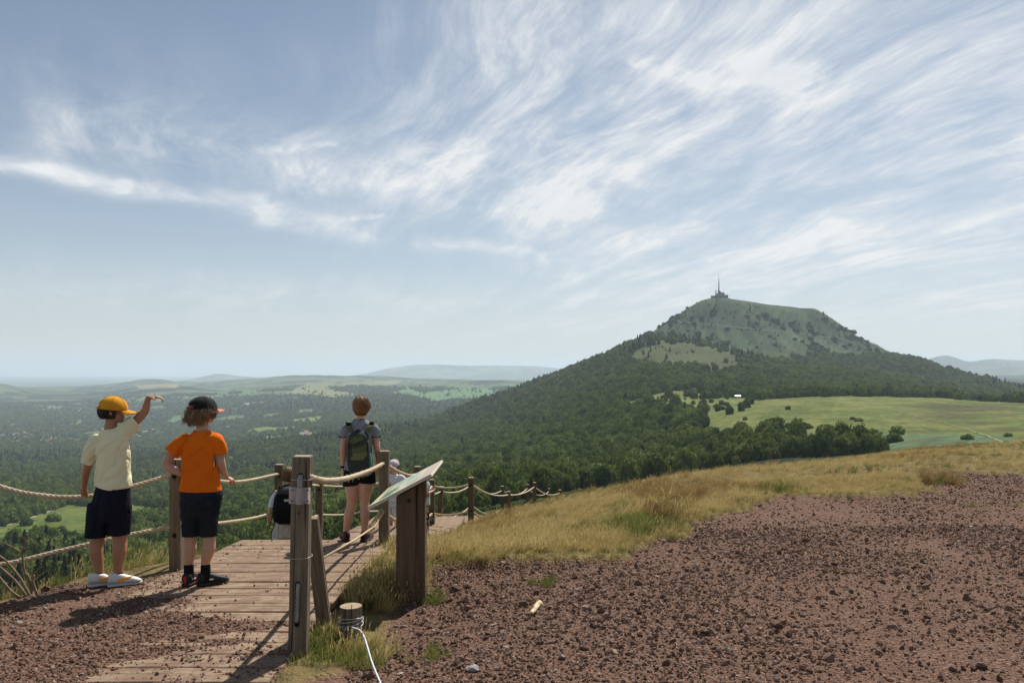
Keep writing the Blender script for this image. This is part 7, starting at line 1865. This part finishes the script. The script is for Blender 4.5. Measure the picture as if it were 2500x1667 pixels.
for i in range(3): tube('bracket', [Vector((0, 0, sp(0, 710 + 2.4 * i).z - bz)), Vector((3.4, 0, sp(0, 710 + 2.4 * i).z - bz))], .25, M_MAST, m2, 5)

# ------------------------------------------------------------------ village houses in the valley
M_WALLS = [mat_flat('render_%d' % i, c, 0.9, 0.08, 0.5) for i, c in enumerate(((0.62, 0.58, 0.50), (0.70, 0.68, 0.64), (0.50, 0.44, 0.36)))]
M_ROOFS = [mat_flat('tiles_%d' % i, c, 0.9, 0.15, 0.6) for i, c in enumerate(((0.34, 0.20, 0.14), (0.30, 0.27, 0.25), (0.42, 0.29, 0.22)))]
HW = [bpy.data.meshes.new('walls') for _ in range(3)]; HR = [bpy.data.meshes.new('roof') for _ in range(3)]
for i in range(3):
    l_, w_, h_ = (13, 17, 10)[i], 9, (5, 4.5, 6)[i]
    bm = box_bm(l_, w_, h_ + 3, .05); bmesh.ops.translate(bm, vec=(0, 0, (h_ - 3) / 2), verts=bm.verts); bm.to_mesh(HW[i]); bm.free(); HW[i].materials.append(M_WALLS[i])
    bm = bmesh.new(); vs = [bm.verts.new(v) for v in ((-l_ / 2 - .5, -w_ / 2 - .5, h_), (l_ / 2 + .5, -w_ / 2 - .5, h_), (l_ / 2 + .5, w_ / 2 + .5, h_), (-l_ / 2 - .5, w_ / 2 + .5, h_), (-l_ / 2 - .5, 0, h_ + 2.8), (l_ / 2 + .5, 0, h_ + 2.8))]
    for q in ((0, 1, 5, 4), (2, 3, 4, 5), (0, 4, 3), (1, 2, 5), (0, 3, 2, 1)): bm.faces.new([vs[k_] for k_ in q])
    bm.to_mesh(HR[i]); bm.free(); HR[i].materials.append(M_ROOFS[i])
hr = random.Random(12)
def nth(i):
    return '%d%s' % (i, 'th' if 10 < i % 100 < 14 else {1: 'st', 2: 'nd', 3: 'rd'}.get(i % 10, 'th'))
def houses(n, x0, x1, y0, y1, where, group, sc0=1.0):
    pix = sorted((hr.uniform(x0, x1), y0 + (y1 - y0) * hr.random()) for _ in range(n)); k_ = 0
    for px_, py_ in pix:
        p = hit(px_, py_, 1500)
        if p is None: continue
        k_ += 1
        i = hr.randrange(3); o = empty('house', p + Vector((0, 0, 4.5)), hr.uniform(-.6, .6)); s_ = hr.uniform(.8, 1.5) * sc0; o.scale = (s_, s_, s_)
        tag(o, '%s house with %s roof, %s from the left %s' % (('cream', 'white', 'tan')[i], ('brown', 'grey', 'reddish')[i], nth(k_), where), 'house', group)
        mesh_obj('walls', None, None, None, o, data=HW[i]); mesh_obj('roof', None, None, None, o, data=HR[i])
houses(34, 95, 190, 1070, 1082, 'in the valley village centre', 'houses of the village centre')
houses(26, 0, 95, 1058, 1084, 'on the village outskirts', 'houses of the village outskirts')
houses(14, 30, 200, 1036, 1058, 'among trees above the village', 'houses above the village')
houses(12, 340, 420, 1052, 1064, 'between the two children', 'houses between the children')
houses(10, 735, 770, 1060, 1070, 'in the hamlet left of the woman', 'buildings left of the woman', 1.3)
